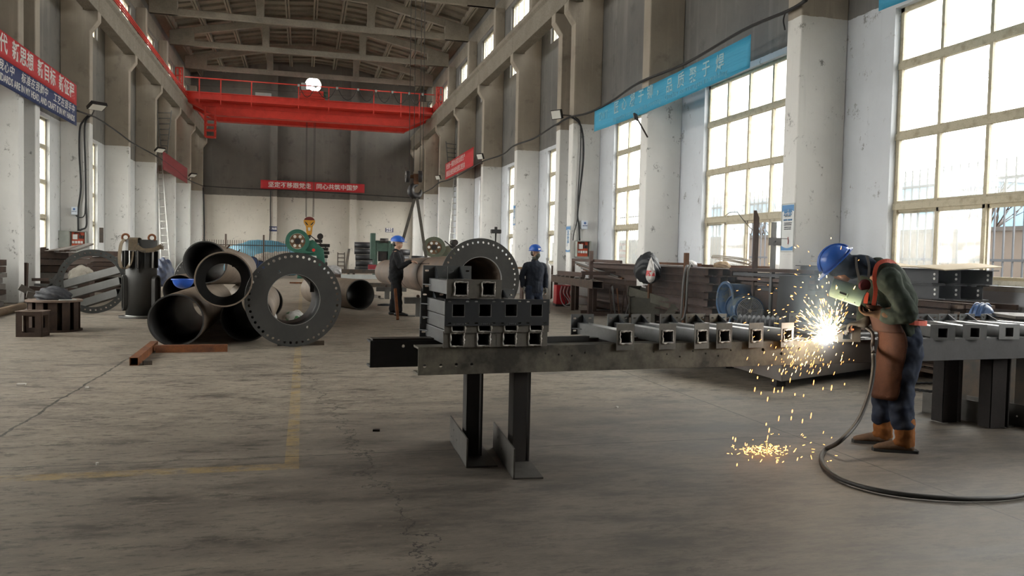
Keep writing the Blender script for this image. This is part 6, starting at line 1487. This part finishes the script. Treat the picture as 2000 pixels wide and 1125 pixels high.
def head_shells(sh, c, up, fw, s=1.):
    """skull, jaw, nose, ears; c = middle of the head"""
    up = Vector(up).normalized(); fw = Vector(fw); fw = (fw-up*fw.dot(up)).normalized(); lt = up.cross(fw)
    M_ = Matrix(((fw.x, lt.x, up.x, c[0]), (fw.y, lt.y, up.y, c[1]), (fw.z, lt.z, up.z, c[2]), (0, 0, 0, 1)))
    B_ = lambda p, r: sh.sphere(p, 1, 18, 8, r[0]*s, r[1]*s, r[2]*s, M=M_)
    S_ = lambda *p: tuple(a*s for a in p)
    B_(S_(-.01, 0, .03), (.095, .076, .085)); B_(S_(.025, 0, -.03), (.066, .062, .075)); B_(S_(.045, 0, -.075), (.040, .042, .034))
    B_(S_(.088, 0, -.022), (.016, .013, .022)); B_(S_(.080, 0, .0), (.012, .010, .022)); B_(S_(.075, 0, -.064), (.014, .022, .010))
    for e in (-1, 1): B_(S_(-.005, e*.074, -.015), (.016, .010, .030)); B_(S_(.070, e*.032, .012), (.014, .018, .008)); B_(S_(.062, e*.04, -.03), (.02, .02, .02))
    return M_
def face(parent, M_, s=1.):
    ew = plain('eye_white', (.6, .58, .55), .3); ed = plain('eye_dark', (.015, .012, .01), .3); lip = plain('lips', (.30, .13, .11), .5); br = plain('hair_black', (.012, .011, .010), .6)
    for e in (-1, 1):
        o = MB().sphere((.079*s, e*.031*s, -.002*s), .0085*s, 12, 6, .6, 1.2, .7).build('eye', ew, parent); o.matrix_local = M_ @ o.matrix_local
        p = MB().sphere((.0835*s, e*.031*s, -.002*s), .0042*s, 10, 5).build('iris', ed, o)
        o = MB().path([Vector((.079, e*.018, .019))*s, Vector((.083, e*.032, .022))*s, Vector((.075, e*.048, .017))*s], .0035*s, 6).build('eyebrow', br, parent); o.matrix_local = M_
    o = MB().sphere((.086*s, 0, -.063*s), .01*s, 12, 6, .5, 2, .55).build('mouth', lip, parent); o.matrix_local = M_
hat_m = plain('helmet_blue_bright', (.025, .11, .46), .28)
def hardhat(parent, M_, m=None, s=1., mark=None):
    """M_: x forward, z up, origin at the brim's middle"""
    m = m or hat_m; o = MB(); vs = []; n = 28; R_ = []
    for j in range(9):
        a = pi/2*j/8; r = cos(a)**.8 if j < 8 else 0; R_.append((r, sin(a)))
    for r, h in R_:
        for i in range(n):
            t = 2*pi*i/n; vs.append(((.136*cos(t)-.005)*max(r, .001)*s, .115*sin(t)*max(r, .001)*s, (.135*h)*s))
    fs = [(j*n+i, j*n+(i+1) % n, (j+1)*n+(i+1) % n, (j+1)*n+i) for j in range(8) for i in range(n)]
    o.add(vs, fs, None, True); h_ = o.build('hard_hat', m, parent); h_.matrix_local = M_
    sd = h_.modifiers.new('thick', 'SOLIDIFY'); sd.thickness = .004
    b = MB(); out = []; inn = []
    for i in range(n):
        t = 2*pi*i/n; k_ = .022+(.045*max(0, cos(t))**2); out.append((((.136+k_)*cos(t)-.005)*s, (.115+k_*.7)*sin(t)*s)); inn.append(((.134*cos(t)-.005)*s, .113*sin(t)*s))
    b.plate(out, [inn], (0, 0, -.004), (1, 0, 0), (0, 1, 0), (0, 0, 1), .007).build('brim', m, h_)
    for y in (-.03, 0, .03):
        b = MB().path([V(.14*cos(a)*s-.004, y*s, (.137*sin(a)*(1-.02*abs(y)/.03))*s) for a in [.25+(pi-.5)*i/12 for i in range(13)]], .007*s, 6).build('ridge', m, h_)
    return h_

# ---------------------------------------------------------------- the welder
wf = V(-.902, .431, 0).normalized(); wl = V(-wf.y, wf.x, 0)
WO = V(4.516, 5.30, 0)
WM = Matrix(((wf.x, wl.x, 0, WO.x), (wf.y, wl.y, 0, WO.y), (wf.z, wl.z, 1, 0), (0, 0, 0, 1)))
we = thing('person', 'person bent over welding in blue hard hat, green jacket, brown leather apron and suede boots', 'person', M=WM)
hipL, hipR = V(-.075, .10, .82), V(-.06, -.09, .82)
kneeL, kneeR = V(-.035, .115, .44), V(.03, -.10, .44)
ankL, ankR = V(-.055, .135, .10), V(.035, -.13, .10)
shL, shR = V(.11, .185, 1.335), V(.17, -.17, 1.345)
elL, elR = V(-.02, .255, 1.075), V(.16, -.25, 1.08)
wrL, wrR = V(.155, .165, 1.062), V(.225, -.03, .975)
hdU, hdF = V(.80, 0, .60).normalized(), V(.60, .06, -.80)
hc = V(.415, 0, 1.415)
sh = Shells()
sh.limb([V(-.07, 0, .84), V(-.05, 0, .98), V(-.01, 0, 1.15), V(.07, 0, 1.33), V(.17, 0, 1.40)], [(.145, .095), (.135, .09), (.15, .10), (.16, .10), (.08, .07)])
sh.limb([V(.15, 0, 1.39), V(.26, 0, 1.415), V(.35, 0, 1.40)], [.06, .055, .055])
hM = head_shells(sh, hc, hdU, hdF)
for h_, k_, a_ in ((hipL, kneeL, ankL), (hipR, kneeR, ankR)):
    sh.limb([h_, (h_+k_)/2, k_, (k_+a_)/2, a_], [.085, .072, .055, .048, .036]); sh.limb([a_+V(-.04, 0, -.055), a_+V(.05, 0, -.06), a_+V(.15, 0, -.075)], [(.036, .04), (.04, .03), (.035, .022)])
for s_, e_, w_ in ((shL, elL, wrL), (shR, elR, wrR)): sh.limb([s_, (s_+e_)/2, e_], [.05, .045, .038]); sh.limb([e_, (e_+w_)/2, w_], [.038, .035, .026])
hand(sh, wrL, (.9, -.35, .0), (.25, -.2, 1), .55, 1.0, 1); hand(sh, wrR, (.85, .1, -.1), (.1, .2, -1), .7, 1.0, -1)
skin(sh, 'body', skin_m, we, .009, 3)
face(we, hM)
jk = mat('jacket_green', (.040, .052, .040), .85, c2=(.028, .034, .030), scale=8, fine=.2)
sh = Shells()
sh.limb([V(-.065, 0, .80), V(-.05, 0, .93), V(-.03, 0, 1.05), V(.0, 0, 1.2), V(.07, 0, 1.345), V(.155, 0, 1.42)], [(.165, .125), (.165, .12), (.165, .125), (.185, .14), (.185, .125), (.10, .08)])
for s_, e_, w_ in ((shL, elL, wrL), (shR, elR, wrR)):
    sh.limb([s_*.75+V(.07, 0, 1.34)*.25, s_, (s_+e_)/2, e_, e_+(w_-e_)*.25], [.085, .088, .078, .072, .066]); sh.limb([e_, e_+(w_-e_)*.4, e_+(w_-e_)*.8], [.070, .064, .056])
skin(sh, 'jacket', jk, we, .010, 3, .055, .13, 3)
sh = Shells(); sh.limb([V(.13, 0, 1.40), V(.185, 0, 1.435), V(.21, 0, 1.43)], [(.085, .075), (.075, .065), (.07, .06)])
skin(sh, 'collar', mat('collar_dark', (.024, .03, .032), .85), we, .01, 3, .02, .06)
navy_m = mat('trousers_navy', (.022, .030, .055), .85, c2=(.03, .036, .05), scale=7, fine=.2)
sh = Shells()
sh.limb([V(-.07, 0, .93), V(-.075, 0, .82), V(-.06, 0, .74)], [(.15, .115), (.165, .13), (.15, .115)])
for h_, k_, a_ in ((hipL, kneeL, ankL), (hipR, kneeR, ankR)):
    sh.limb([h_+V(0, 0, .04), h_*.6+k_*.4, k_, k_*.5+a_*.5, a_+V(0, 0, .115)], [(.098, .115), (.09, .105), (.082, .092), (.082, .09), (.078, .084)])
skin(sh, 'trousers', navy_m, we, .010, 3, .050, .12, 3)
boot_m = mat('suede_orange', (.24, .095, .03), .9, c2=(.15, .06, .022), scale=9, fine=.25); toe_m = mat('boot_leather', (.16, .10, .065), .8, c2=(.09, .06, .045), scale=10, fine=.3); sole_m = plain('boot_sole', (.02, .02, .02), .8)
for a_, y_, sg in ((ankL, .135, 1), (ankR, -.13, -1)):
    sh = Shells(); sh.limb([a_+V(-.01, 0, .14), a_+V(-.012, 0, .05), a_+V(-.018, 0, -.04)], [(.068, .075), (.066, .075), (.055, .07)]); sh.limb([a_+V(-.03, 0, -.02), a_+V(.06, 0, -.045)], [(.055, .05), (.05, .035)])
    g = skin(sh, 'gaiter', boot_m, we, .009, 3, .016, .05)
    sh = Shells(); sh.limb([a_+V(-.055, 0, -.062), a_+V(.06, 0, -.055), a_+V(.15, 0, -.065), a_+V(.195, 0, -.072)], [(.046, .034), (.052, .042), (.050, .030), (.040, .02)])
    b = skin(sh, 'boot', toe_m, we, .008, 3, .01, .04)
    foot_pts = []
    MB().extr([(-.11, -.035), (-.10, -.046), (.05, -.048), (.16, -.054), (.215, -.035), (.225, 0), (.215, .035), (.16, .054), (.05, .048), (-.10, .046), (-.11, .035)], (a_.x, a_.y, .0), (1, 0, 0), (0, 1, 0), (0, 0, 1), .022).build('sole', sole_m, b)
# apron: front sheet wrapped round the body from chest to shin, with waist flap and straps
ap = mat('leather_apron', (.075, .032, .020), .8, c2=(.045, .022, .016), scale=5, bump=.003, fine=.25); strap_o = mat('strap_orange', (.55, .085, .05), .6)
def sheet(name, rows, m, t=.006, parent=we):
    """rows of points (top to bottom) -> curved sheet with thickness"""
    n = len(rows[0]); P = [Vector(p) for r in rows for p in r]; mb = MB(); nr = len(rows); fs = [(i*n+j, i*n+j+1, (i+1)*n+j+1, (i+1)*n+j) for i in range(nr-1) for j in range(n-1)]
    o = mb.add(P, fs, None, True).build(name, m, parent); s_ = o.modifiers.new('sub', 'SUBSURF'); s_.levels = s_.render_levels = 2; d = o.modifiers.new('thick', 'SOLIDIFY'); d.thickness = t; d.offset = 1
    return o
def arc_row(cx, z, ra, rb, a0, a1, n=9, dx=0): return [(cx+rb*cos(a0+(a1-a0)*i/(n-1)), ra*sin(a0+(a1-a0)*i/(n-1)), z) for i in range(n)]
rows = [arc_row(.10, 1.13, .15, .125, -1.25, 1.25), arc_row(.045, 1.03, .185, .125, -1.6, 1.62), arc_row(.0, .94, .20, .125, -1.75, 1.75), arc_row(-.03, .84, .205, .14, -1.7, 1.7), arc_row(-.02, .70, .20, .145, -1.6, 1.62), arc_row(-.01, .55, .20, .15, -1.5, 1.55), arc_row(.0, .40, .20, .155, -1.45, 1.55)]
o = sheet('apron', rows, ap); d = o.modifiers.new('folds', 'DISPLACE'); d.texture = list(_ftex.values())[0]; d.strength = .022; d.mid_level = .5; d.texture_coords = 'LOCAL'
sheet('apron_flap', [arc_row(.05, 1.05, .19, .137, -1.3, 1.62), arc_row(.025, .97, .205, .142, -1.4, 1.72), arc_row(.01, .925, .21, .142, -1.4, 1.75)], mat('leather_apron_dark', (.060, .030, .022), .8, c2=(.04, .022, .018), scale=6), .006)
def strap(name, pts, w, up, m=strap_o): P = smooth_path(pts, 5); return ribbon(MB(), P, w, up, .006).build(name, m, we)
P = smooth_path([V(.195, .13, 1.13), V(.185, .13, 1.25), V(.195, .12, 1.36), V(.165, .105, 1.455), V(.07, .075, 1.474), V(-.03, -.02, 1.39), V(-.10, -.09, 1.25), V(-.14, -.10, 1.05)], 6)
m = MB()
for a, b in zip(P, P[1:]): m.bar(a, b, .030, .007, (0, 1, .25))
m.build('shoulder_strap', strap_o, we)
P = smooth_path([V(.195, -.13, 1.13), V(.185, -.13, 1.25), V(.195, -.12, 1.36), V(.165, -.105, 1.455), V(.07, -.08, 1.474), V(-.03, -.07, 1.39), V(-.10, -.05, 1.25), V(-.145, -.03, 1.05)], 6); m = MB()
for a, b in zip(P, P[1:]): m.bar(a, b, .030, .007, (0, 1, .25))
m.build('shoulder_strap', strap_o, we)
P = [V(-.065+.148*cos(a)*(1.05), .192*sin(a), 1.01+.01*cos(a)) for a in [radians(85+i*12.5) for i in range(16)]]; m = MB()
for a, b in zip(P, P[1:]): m.bar(a, b, .035, .006, (0, 0, 1)) if 0 else m.bar(a, b, .006, .036, (0, 0, 1))
m.build('waist_strap', strap_o, we)
# hood under the hard hat, respirator straps and cartridge
hood = mat('hood_blue', (.020, .032, .055), .85, c2=(.015, .022, .035), scale=8)
sh = Shells(); hx_, hy_, hz_ = hM.col[0].to_3d(), hM.col[1].to_3d(), hM.col[2].to_3d()
sh.ball((-.015, 0, .03), (.112, .098, .105), M=hM); sh.ball((-.035, 0, -.05), (.085, .092, .09), M=hM); sh.limb([V(.36, 0, 1.425), V(.27, 0, 1.44), V(.20, 0, 1.42)], [(.095, .085), (.09, .085), (.09, .08)])
skin(sh, 'hood', hood, we, .01, 4, .02, .06)
hardhat(we, hM @ Matrix.Translation((-.012, 0, .055)) @ Matrix.Rotation(radians(-6), 4, 'Y'), hat_m, 1.02)
MB().cyl(V(.265, .09, 1.285), V(.255, .115, 1.28), .048, n=26).build('respirator_filter', mat('cartridge_maroon', (.12, .02, .03), .6), we, .005)
gr = mat('strap_grey', (.13, .13, .13), .7)
for q in ((V(.33, .095, 1.50), V(.325, .115, 1.42), V(.30, .115, 1.32)), (V(.25, .085, 1.515), V(.235, .11, 1.44), V(.235, .115, 1.34))):
    P = smooth_path(q, 5); m = MB()
    for a, b in zip(P, P[1:]): m.bar(a, b, .018, .005, (0, 1, 0))
    m.build('respirator_strap', gr, we)
# leather gauntlets over both hands
gl = mat('gauntlet_leather', (.11, .064, .038), .85, c2=(.07, .043, .027), scale=10, fine=.25)
for e_, w_, d_, pn, th in ((elL, wrL, V(.9, -.35, .0), (.25, -.2, 1), 1), (elR, wrR, V(.85, .1, -.1), (.1, .2, -1), -1)):
    sh = Shells(); u_ = (w_-e_).normalized(); sh.limb([w_-u_*.095, w_-u_*.05, w_, w_+d_.normalized()*.04], [(.066, .062), (.058, .055), (.044, .038), (.046, .026)]); hand(sh, w_, d_, pn, .6, 1.22, th)
    skin(sh, 'gauntlet', gl if th > 0 else mat('glove_grey', (.10, .095, .09), .85), we, .0065, 1)
# hand shield held in front of the face
q = [V(.470, .03, 1.345), V(.235, .13, 1.265), V(.305, .175, 1.130), V(.520, .075, 1.205)]
shd = thing('hand_shield', 'pale green hand-held welding shield below the welder\'s face', 'welding shield', M=WM)
shm_ = mat('shield_green', (.30, .44, .36), .5, c2=(.24, .36, .30), scale=5, fine=.1)
ex_ = (q[1]-q[0]); ey_ = (q[3]-q[0]); nz = ex_.cross(ey_).normalized(); nz = nz if nz.y > 0 else -nz
def sp(a, b, h=0): return q[0]+(q[1]-q[0])*a*(1-b)+(q[2]-q[3])*a*b+(q[3]-q[0])*b+nz*(h-.05*(2*a-1)**2*0-.04*(2*b-1)**2)
n_ = 10; rows = [[sp(i/n_, j/6) for i in range(n_+1)] for j in range(7)]
sheet('shield_face', rows, shm_, .005, shd)
def sq_(a0, a1, b0, b1, h0, h1, name, m):
    vs = [sp(a, b, h) for h in (h0, h1) for a, b in ((a0, b0), (a1, b0), (a1, b1), (a0, b1))]
    MB().add(vs, [(3, 2, 1, 0), (4, 5, 6, 7)]+[(i, (i+1) % 4, 4+(i+1) % 4, 4+i) for i in range(4)]).build(name, m, shd)
sq_(.26, .56, .66, .86, .0, .022, 'lens_holder', shm_); sq_(.31, .52, .69, .78, .015, .0235, 'dark_lens', plain('welding_lens', (.01, .012, .01), .1)); sq_(.31, .50, .86, 1.0, .0, .02, 'lens_clip', shm_)
MB().bar(sp(.78, .85, -.01), V(.23, .10, 1.08), .028, .022).build('handle', blk, shd)
# torch with gooseneck pointing at the joint
ARC = tm(3.165, -.03, ZT+.022).translation
to = thing('welding_torch', 'black welding torch in the welder\'s right hand pointing at the arc', 'welding torch')
wpt = WM @ wrR; g0 = WM @ (wrR+V(.085, .012, -.03)); tip = ARC+V(.035, -.01, .035)
MB().path(smooth_path([g0+(g0-tip)*.6+V(0, 0, -.02), g0, g0.lerp(tip, .45)+V(0, 0, .012), tip], 6), .012, 10).build('neck', blk, to)
MB().cyl(g0.lerp(tip, .75)+V(0, 0, .006), tip, .014, .010, 14).build('nozzle', mat('copper', (.35, .14, .06), .35, .8), to)
MB().path(smooth_path([g0+(g0-tip)*.6+V(0, 0, -.02), WM @ V(.16, -.02, .90), WM @ V(.16, .0, .80), at(1706, 690, y=5.2)], 6), .016, 8).build('torch_cable', blk, to)

# ---------------------------------------------------------------- man at the long pipe
f1 = V(.967, -.20, 0).normalized(); l1 = V(-f1.y, f1.x, 0); O1 = at(772, 616, z=0)
M1 = Matrix(((f1.x, l1.x, 0, O1.x), (f1.y, l1.y, 0, O1.y), (0, 0, 1, 0), (0, 0, 0, 1))) @ Matrix.Diagonal((1.22, 1.15, 1.03, 1))
p1 = thing('person', 'person in black clothes and blue hard hat resting both hands on the long pipe', 'person', M=M1)
sc_ = 1.02
def figure(parent, arms, cloth_top, cloth_leg, shoe, hat_dir, head_f, stance, z=1., hands=True, mask=None, hat=None, gloves=None):
    H = lambda a, b, c: V(a, b, c*z)
    sh = Shells(); hip = H(0, 0, .93)
    sh.limb([H(0, 0, .92), H(.01, 0, 1.08), H(.02, 0, 1.28), H(.0, 0, 1.43)], [(.15, .10), (.135, .095), (.165, .11), (.10, .075)])
    sh.limb([H(0, 0, 1.42), H(.015, 0, 1.50), H(.02, 0, 1.56)], [.058, .054, .054])
    M_ = head_shells(sh, H(.03, 0, 1.63), hat_dir, head_f)
    for sy, (fx, fy_) in zip((1, -1), stance):
        h_ = H(0, sy*.095, .90); k_ = H(fx*.5+.015, sy*.5*(.095+abs(fy_)), .50); a_ = V(fx, sy*abs(fy_), .085)
        sh.limb([h_, (h_+k_)/2, k_, (k_+a_)/2, a_], [.085, .072, .055, .05, .036]); sh.limb([a_+V(-.04, 0, -.05), a_+V(.06, 0, -.055), a_+V(.15, 0, -.065)], [(.036, .04), (.04, .03), (.035, .02)])
    for (s_, e_, w_, hd, pn, th) in arms:
        sh.limb([s_, (s_+e_)/2, e_], [.05, .045, .038]); sh.limb([e_, (e_+w_)/2, w_], [.038, .035, .026]); hand(sh, w_, hd, pn, .45, 1., th)
    skin(sh, 'body', skin_m, parent, .010, 3)
    face(parent, M_)
    sh = Shells()
    sh.limb([H(0, 0, .86), H(0, 0, .98), H(.01, 0, 1.15), H(.015, 0, 1.32), H(.01, 0, 1.40), H(0, 0, 1.46)], [(.19, .14), (.185, .135), (.195, .14), (.215, .14), (.175, .11), (.085, .075)])
    for (s_, e_, w_, hd, pn, th) in arms:
        sh.limb([s_*.6+H(0, 0, 1.38)*.4, s_+V(0, 0, -.03), (s_+e_)/2, e_], [.075, .072, .066, .060]); sh.limb([e_, e_+(w_-e_)*.5, e_+(w_-e_)*.93], [.062, .056, .046])
    skin(sh, 'jacket', cloth_top, parent, .012, 4, .032, .09)
    sh = Shells(); sh.limb([H(0, 0, .98), H(0, 0, .88), H(0, 0, .80)], [(.16, .12), (.17, .13), (.155, .12)])
    for sy, (fx, fy_) in zip((1, -1), stance):
        h_ = H(0, sy*.095, .92); k_ = H(fx*.5+.015, sy*.5*(.095+abs(fy_)), .50); a_ = V(fx, sy*abs(fy_), .085)
        sh.limb([h_, h_*.55+k_*.45, k_, k_*.5+a_*.5, a_+V(0, 0, .03)], [(.10, .115), (.09, .10), (.078, .085), (.072, .08), (.066, .075)])
        s2 = Shells(); s2.limb([a_+V(-.05, 0, -.045), a_+V(.06, 0, -.04), a_+V(.17, 0, -.06)], [(.045, .04), (.05, .042), (.042, .024)]); skin(s2, 'shoe', shoe, parent, .01, 2)
    skin(sh, 'trousers', cloth_leg, parent, .012, 4, .030, .09)
    s3 = Shells(); s3.ball((-.035, 0, .0), (.078, .080, .075), M=M_); skin(s3, 'hair', plain('hair_black', (.012, .011, .010), .6), parent, .01, 2)
    s3 = Shells(); s3.limb([H(-.01, 0, 1.41), H(.0, 0, 1.475)], [(.085, .075), (.07, .065)]); skin(s3, 'collar', cloth_top, parent, .01, 3)
    hardhat(parent, M_ @ Matrix.Translation((-.008, 0, .048)), hat, .98)
    if mask:
        s3 = Shells(); s3.ball((.052, 0, -.045), (.056, .062, .062), M=M_); s3.ball((-.0, 0, -.10), (.075, .072, .05), M=M_); skin(s3, 'face_mask', mask, parent, .008, 3)
    if gloves:
        for (s_, e_, w_, hd, pn, th) in arms: s3 = Shells(); hand(s3, w_, hd, pn, .45, 1.15, th); s3.limb([w_-(w_-e_).normalized()*.05, w_], [.042, .036]); skin(s3, 'glove', gloves, parent, .008, 1)
    return M_
black_c = mat('black_workwear', (.012, .012, .013), .85, c2=(.018, .018, .02), scale=7); black_t = mat('black_trousers', (.013, .013, .014), .85, c2=(.019, .019, .021), scale=7); shoe_b = plain('black_shoe', (.01, .01, .01), .5)
arms = [(V(.02, .19, 1.39), V(.08, .24, 1.12), V(.27, .16, 1.235), V(.9, -.2, -.05), (0, 0, -1), 1), (V(.03, -.19, 1.39), V(.10, -.25, 1.12), V(.28, -.16, 1.235), V(.9, .15, -.05), (0, 0, -1), -1)]
figure(p1, arms, black_c, black_t, shoe_b, (.05, 0, 1), (.93, -.38, -.12), ((-.06, .12), (.07, .13)), 1.0)
# ---------------------------------------------------------------- man in the dark jacket
O2 = V(4.37, 14.95, 0); f2 = V(.16, -1, 0).normalized(); l2 = V(-f2.y, f2.x, 0)
M2 = Matrix(((f2.x, l2.x, 0, O2.x), (f2.y, l2.y, 0, O2.y), (0, 0, 1, 0), (0, 0, 0, 1)))
p2 = thing('person', 'person in dark navy jacket, blue hard hat and grey face cover standing behind the stack', 'person', M=M2 @ Matrix.Scale(.93, 4))
nav2 = mat('navy_jacket', (.018, .022, .032), .85, c2=(.026, .03, .04), scale=7)
arms = [(V(.0, .20, 1.38), V(-.02, .27, 1.13), V(.06, .24, .90), V(.15, -.05, -1), (.2, -1, 0), 1), (V(.02, -.19, 1.39), V(-.06, -.27, 1.14), V(-.06, -.23, .92), V(.05, .2, -1), (.3, 1, 0), -1)]
figure(p2, arms, nav2, navy_m, shoe_b, (.03, 0, 1), (.85, .50, -.05), ((.0, .12), (.0, .12)), 1.0, mask=mat('mask_grey', (.11, .12, .105), .9), gloves=mat('glove_pale', (.30, .30, .28), .9))
text('hat_mark', 'ZWT', .045, ink_w, p2, basis((.155, .033, 1.715), (-.5, .85, 0), (-.3, -.1, 1)), align='CENTER', bold=.002, extr=.004)
# ================================================================== ARC, SPARKS, SMOKE
arc_t = thing('welding_arc', 'blinding white welding arc at the end of the post in front of the welder', 'welding arc', ARC+V(-.02, -.02, .0))
MB().sphere((0, 0, 0), .030, 16, 8).build('core', glow('arc_white', (1, .97, .92), 130), arc_t)
MB().sphere((0, 0, .0), .012, 12, 6, 1, 1, .6).build('melt_pool', glow('melt_orange', (1, .55, .15), 120), arc_t).location = (.02, .0, -.012)
al = bpy.data.lights.new('arc_light', 'POINT'); al.energy = 5.5; al.color = (.72, .86, 1); al.shadow_soft_size = .03
ao = bpy.data.objects.new('arc_light', al); COL.objects.link(ao); ao.parent = arc_t; ao.location = (-.15, -.10, .03)
al = bpy.data.lights.new('arc_glow', 'POINT'); al.energy = 4; al.color = (1, .62, .25); al.shadow_soft_size = .05
ao = bpy.data.objects.new('arc_glow', al); COL.objects.link(ao); ao.parent = arc_t; ao.location = (-.12, -.10, .02)
rs = random.Random(11)
def drops(name, label, items, m):
    """glowing drops of molten metal, each a small tapered bead"""
    mb = MB()
    for p, d, L, r in items:
        d = d.normalized(); mb.path([p, p+d*L*.3, p+d*L*.8, p+d*L], [r*.3, r, r*.8, r*.2], 5)
    o = mb.build(name, m); return tag(o, label, 'sparks', None, 'stuff')
A0 = Vector(arc_t.location); hot, mid, orange = [], [], []
for i in range(640):                              # burst round the arc, thrown up and to the left
    a = rs.gauss(radians(138), radians(50)); el = rs.gauss(0, .5); r = abs(rs.gauss(0, .17))+.02
    d = TU*cos(a)+V(0, 0, 1)*sin(a)+TV*el*.8-TV*.25; d.normalize(); p = A0+d*r
    if d.dot(TU) > .25 and r > .09: continue
    if p.z < ZT+.005: p.z = ZT+.005+abs(p.z-ZT)*.3
    L = rs.uniform(.012, .06)*(1 if r < .25 else .7); w = rs.uniform(.0010, .0024)
    (hot if r < .13 else mid if rs.random() < .6 else orange).append((p, d+V(0, 0, -.1), L, w))
for i in range(90):                               # farther sparks in flight
    a = rs.gauss(radians(150), radians(38)); r = rs.uniform(.3, .85); d = TU*cos(a)+V(0, 0, 1)*sin(a)*.9+TV*rs.uniform(-.4, .3); d.normalize(); p = A0+d*r
    if p.z < ZT: continue
    (mid if rs.random() < .4 else orange).append((p, V(d.x, d.y, d.z-.6), rs.uniform(.008, .028), rs.uniform(.0012, .0026)))
for i in range(130):                              # over the beam's face
    p = A0+TU*rs.gauss(-.28, .20)-TV*rs.uniform(.03, .18)+V(0, 0, -rs.uniform(.02, .24)); orange.append((p, V(-.4, -.1, -.8), rs.uniform(.006, .03), rs.uniform(.001, .0026))) if rs.random() < .7 else mid.append((p, V(-.4, -.1, -.8), rs.uniform(.008, .03), .0016))
for px, py in ((1523, 720), (1480, 735), (1527, 728), (1590, 742), (1650, 748), (1510, 741), (1544, 738), (1553, 768), (1529, 755), (1513, 757), (1500, 775), (1570, 770), (1548, 800), (1522, 812), (1585, 806), (1568, 818), (1497, 826), (1503, 836), (1546, 813), (1500, 850), (1498, 860), (1432, 853), (1455, 880), (1463, 872), (1518, 870), (1518, 896), (1460, 878), (1437, 855), (1440, 905), (1470, 890), (1535, 725), (1625, 752), (1608, 756), (1475, 756), (1487, 765), (1520, 762)):
    p = at(px, py, y=5.0+rs.uniform(-.12, .12)); orange.append((p, V(-.15, 0, -1), rs.uniform(.015, .045), rs.uniform(.0022, .0042)))
fl_ = []
for i in range(150):                              # sparks bouncing on the floor
    p = at(rs.gauss(1492, 24), rs.gauss(882, 5), z=.01) if i < 110 else at(rs.uniform(1430, 1640), rs.uniform(850, 912), z=.01); d = V(rs.uniform(-1, 1), rs.uniform(-.6, .6), abs(rs.gauss(.1, .35)))
    fl_.append((p+V(0, 0, rs.uniform(0, .02)), d, rs.uniform(.008, .035), rs.uniform(.0012, .0024)))
drops('weld_sparks', 'dense burst of white-hot sparks right at the welding arc', hot, glow('spark_white', (1, .80, .42), 40))
drops('weld_sparks', 'yellow sparks flying up and to the left of the welding arc', mid, glow('spark_yellow', (1, .62, .22), 14))
drops('weld_sparks', 'orange sparks scattering left of the arc and raining below the table', orange, glow('spark_orange', (1, .36, .09), 7))
drops('weld_sparks', 'small glowing sparks bouncing on the floor under the table', fl_, glow('spark_floor', (1, .42, .10), 9))
def smoke(name, label, c, sx, sy, sz, dens, colr, scale, lo, hi, vox=None):
    k = NT('smoke_'+name); nt = k.t; nt.nodes.remove(k.b)
    v = k.n('ShaderNodeVolumeScatter'); v.inputs['Color'].default_value = (*colr, 1); v.inputs['Anisotropy'].default_value = .1
    g = k.n('ShaderNodeVectorMath', operation='LENGTH'); k.lk(k.co(), g.inputs[0])
    fall = k.math('SUBTRACT', 1, g.outputs['Value'], True); fall = k.math('MULTIPLY', fall, fall)
    nz_ = k.step(k.noise(scale, 3, .6, dist=.6), lo, hi)
    k.lk(k.math('MULTIPLY', k.math('MULTIPLY', fall, nz_), dens), v.inputs['Density']); k.lk(v.outputs[0], k.out.inputs['Volume'])
    o = MB().sphere((0, 0, 0), 1, 24, 10).build(name, k.m); o.location = c; o.scale = (sx, sy, sz); return tag(o, label, 'smoke', None, 'stuff')
smoke('welding_smoke', 'dense bluish smoke curling up between the arc and the welder\'s hard hat', A0+V(.0, .10, .36), .36, .30, .60, 6, (.50, .72, 1), 2.2, .35, .7)
smoke('welding_haze', 'thin bluish haze hanging round the welder and the stacks by the bright window', A0+V(.9, 1.6, .55), 3.0, 2.4, 1.7, .06, (.82, .90, 1), 1.2, .2, .75)
# ---- lettering becomes plain mesh
bpy.context.view_layer.update()
dg = bpy.context.evaluated_depsgraph_get()
for o in [o for o in S.objects if o.type == 'FONT']:
    me = bpy.data.meshes.new_from_object(o.evaluated_get(dg)); n = bpy.data.objects.new('x', me); COL.objects.link(n)
    n.parent = o.parent; n.matrix_local = o.matrix_local.copy(); nm = o.name; bpy.data.objects.remove(o); n.name = nm
for o in S.objects:
    if o.parent is None and o.get('label') and not o.get('kind'): o['kind'] = 'thing'
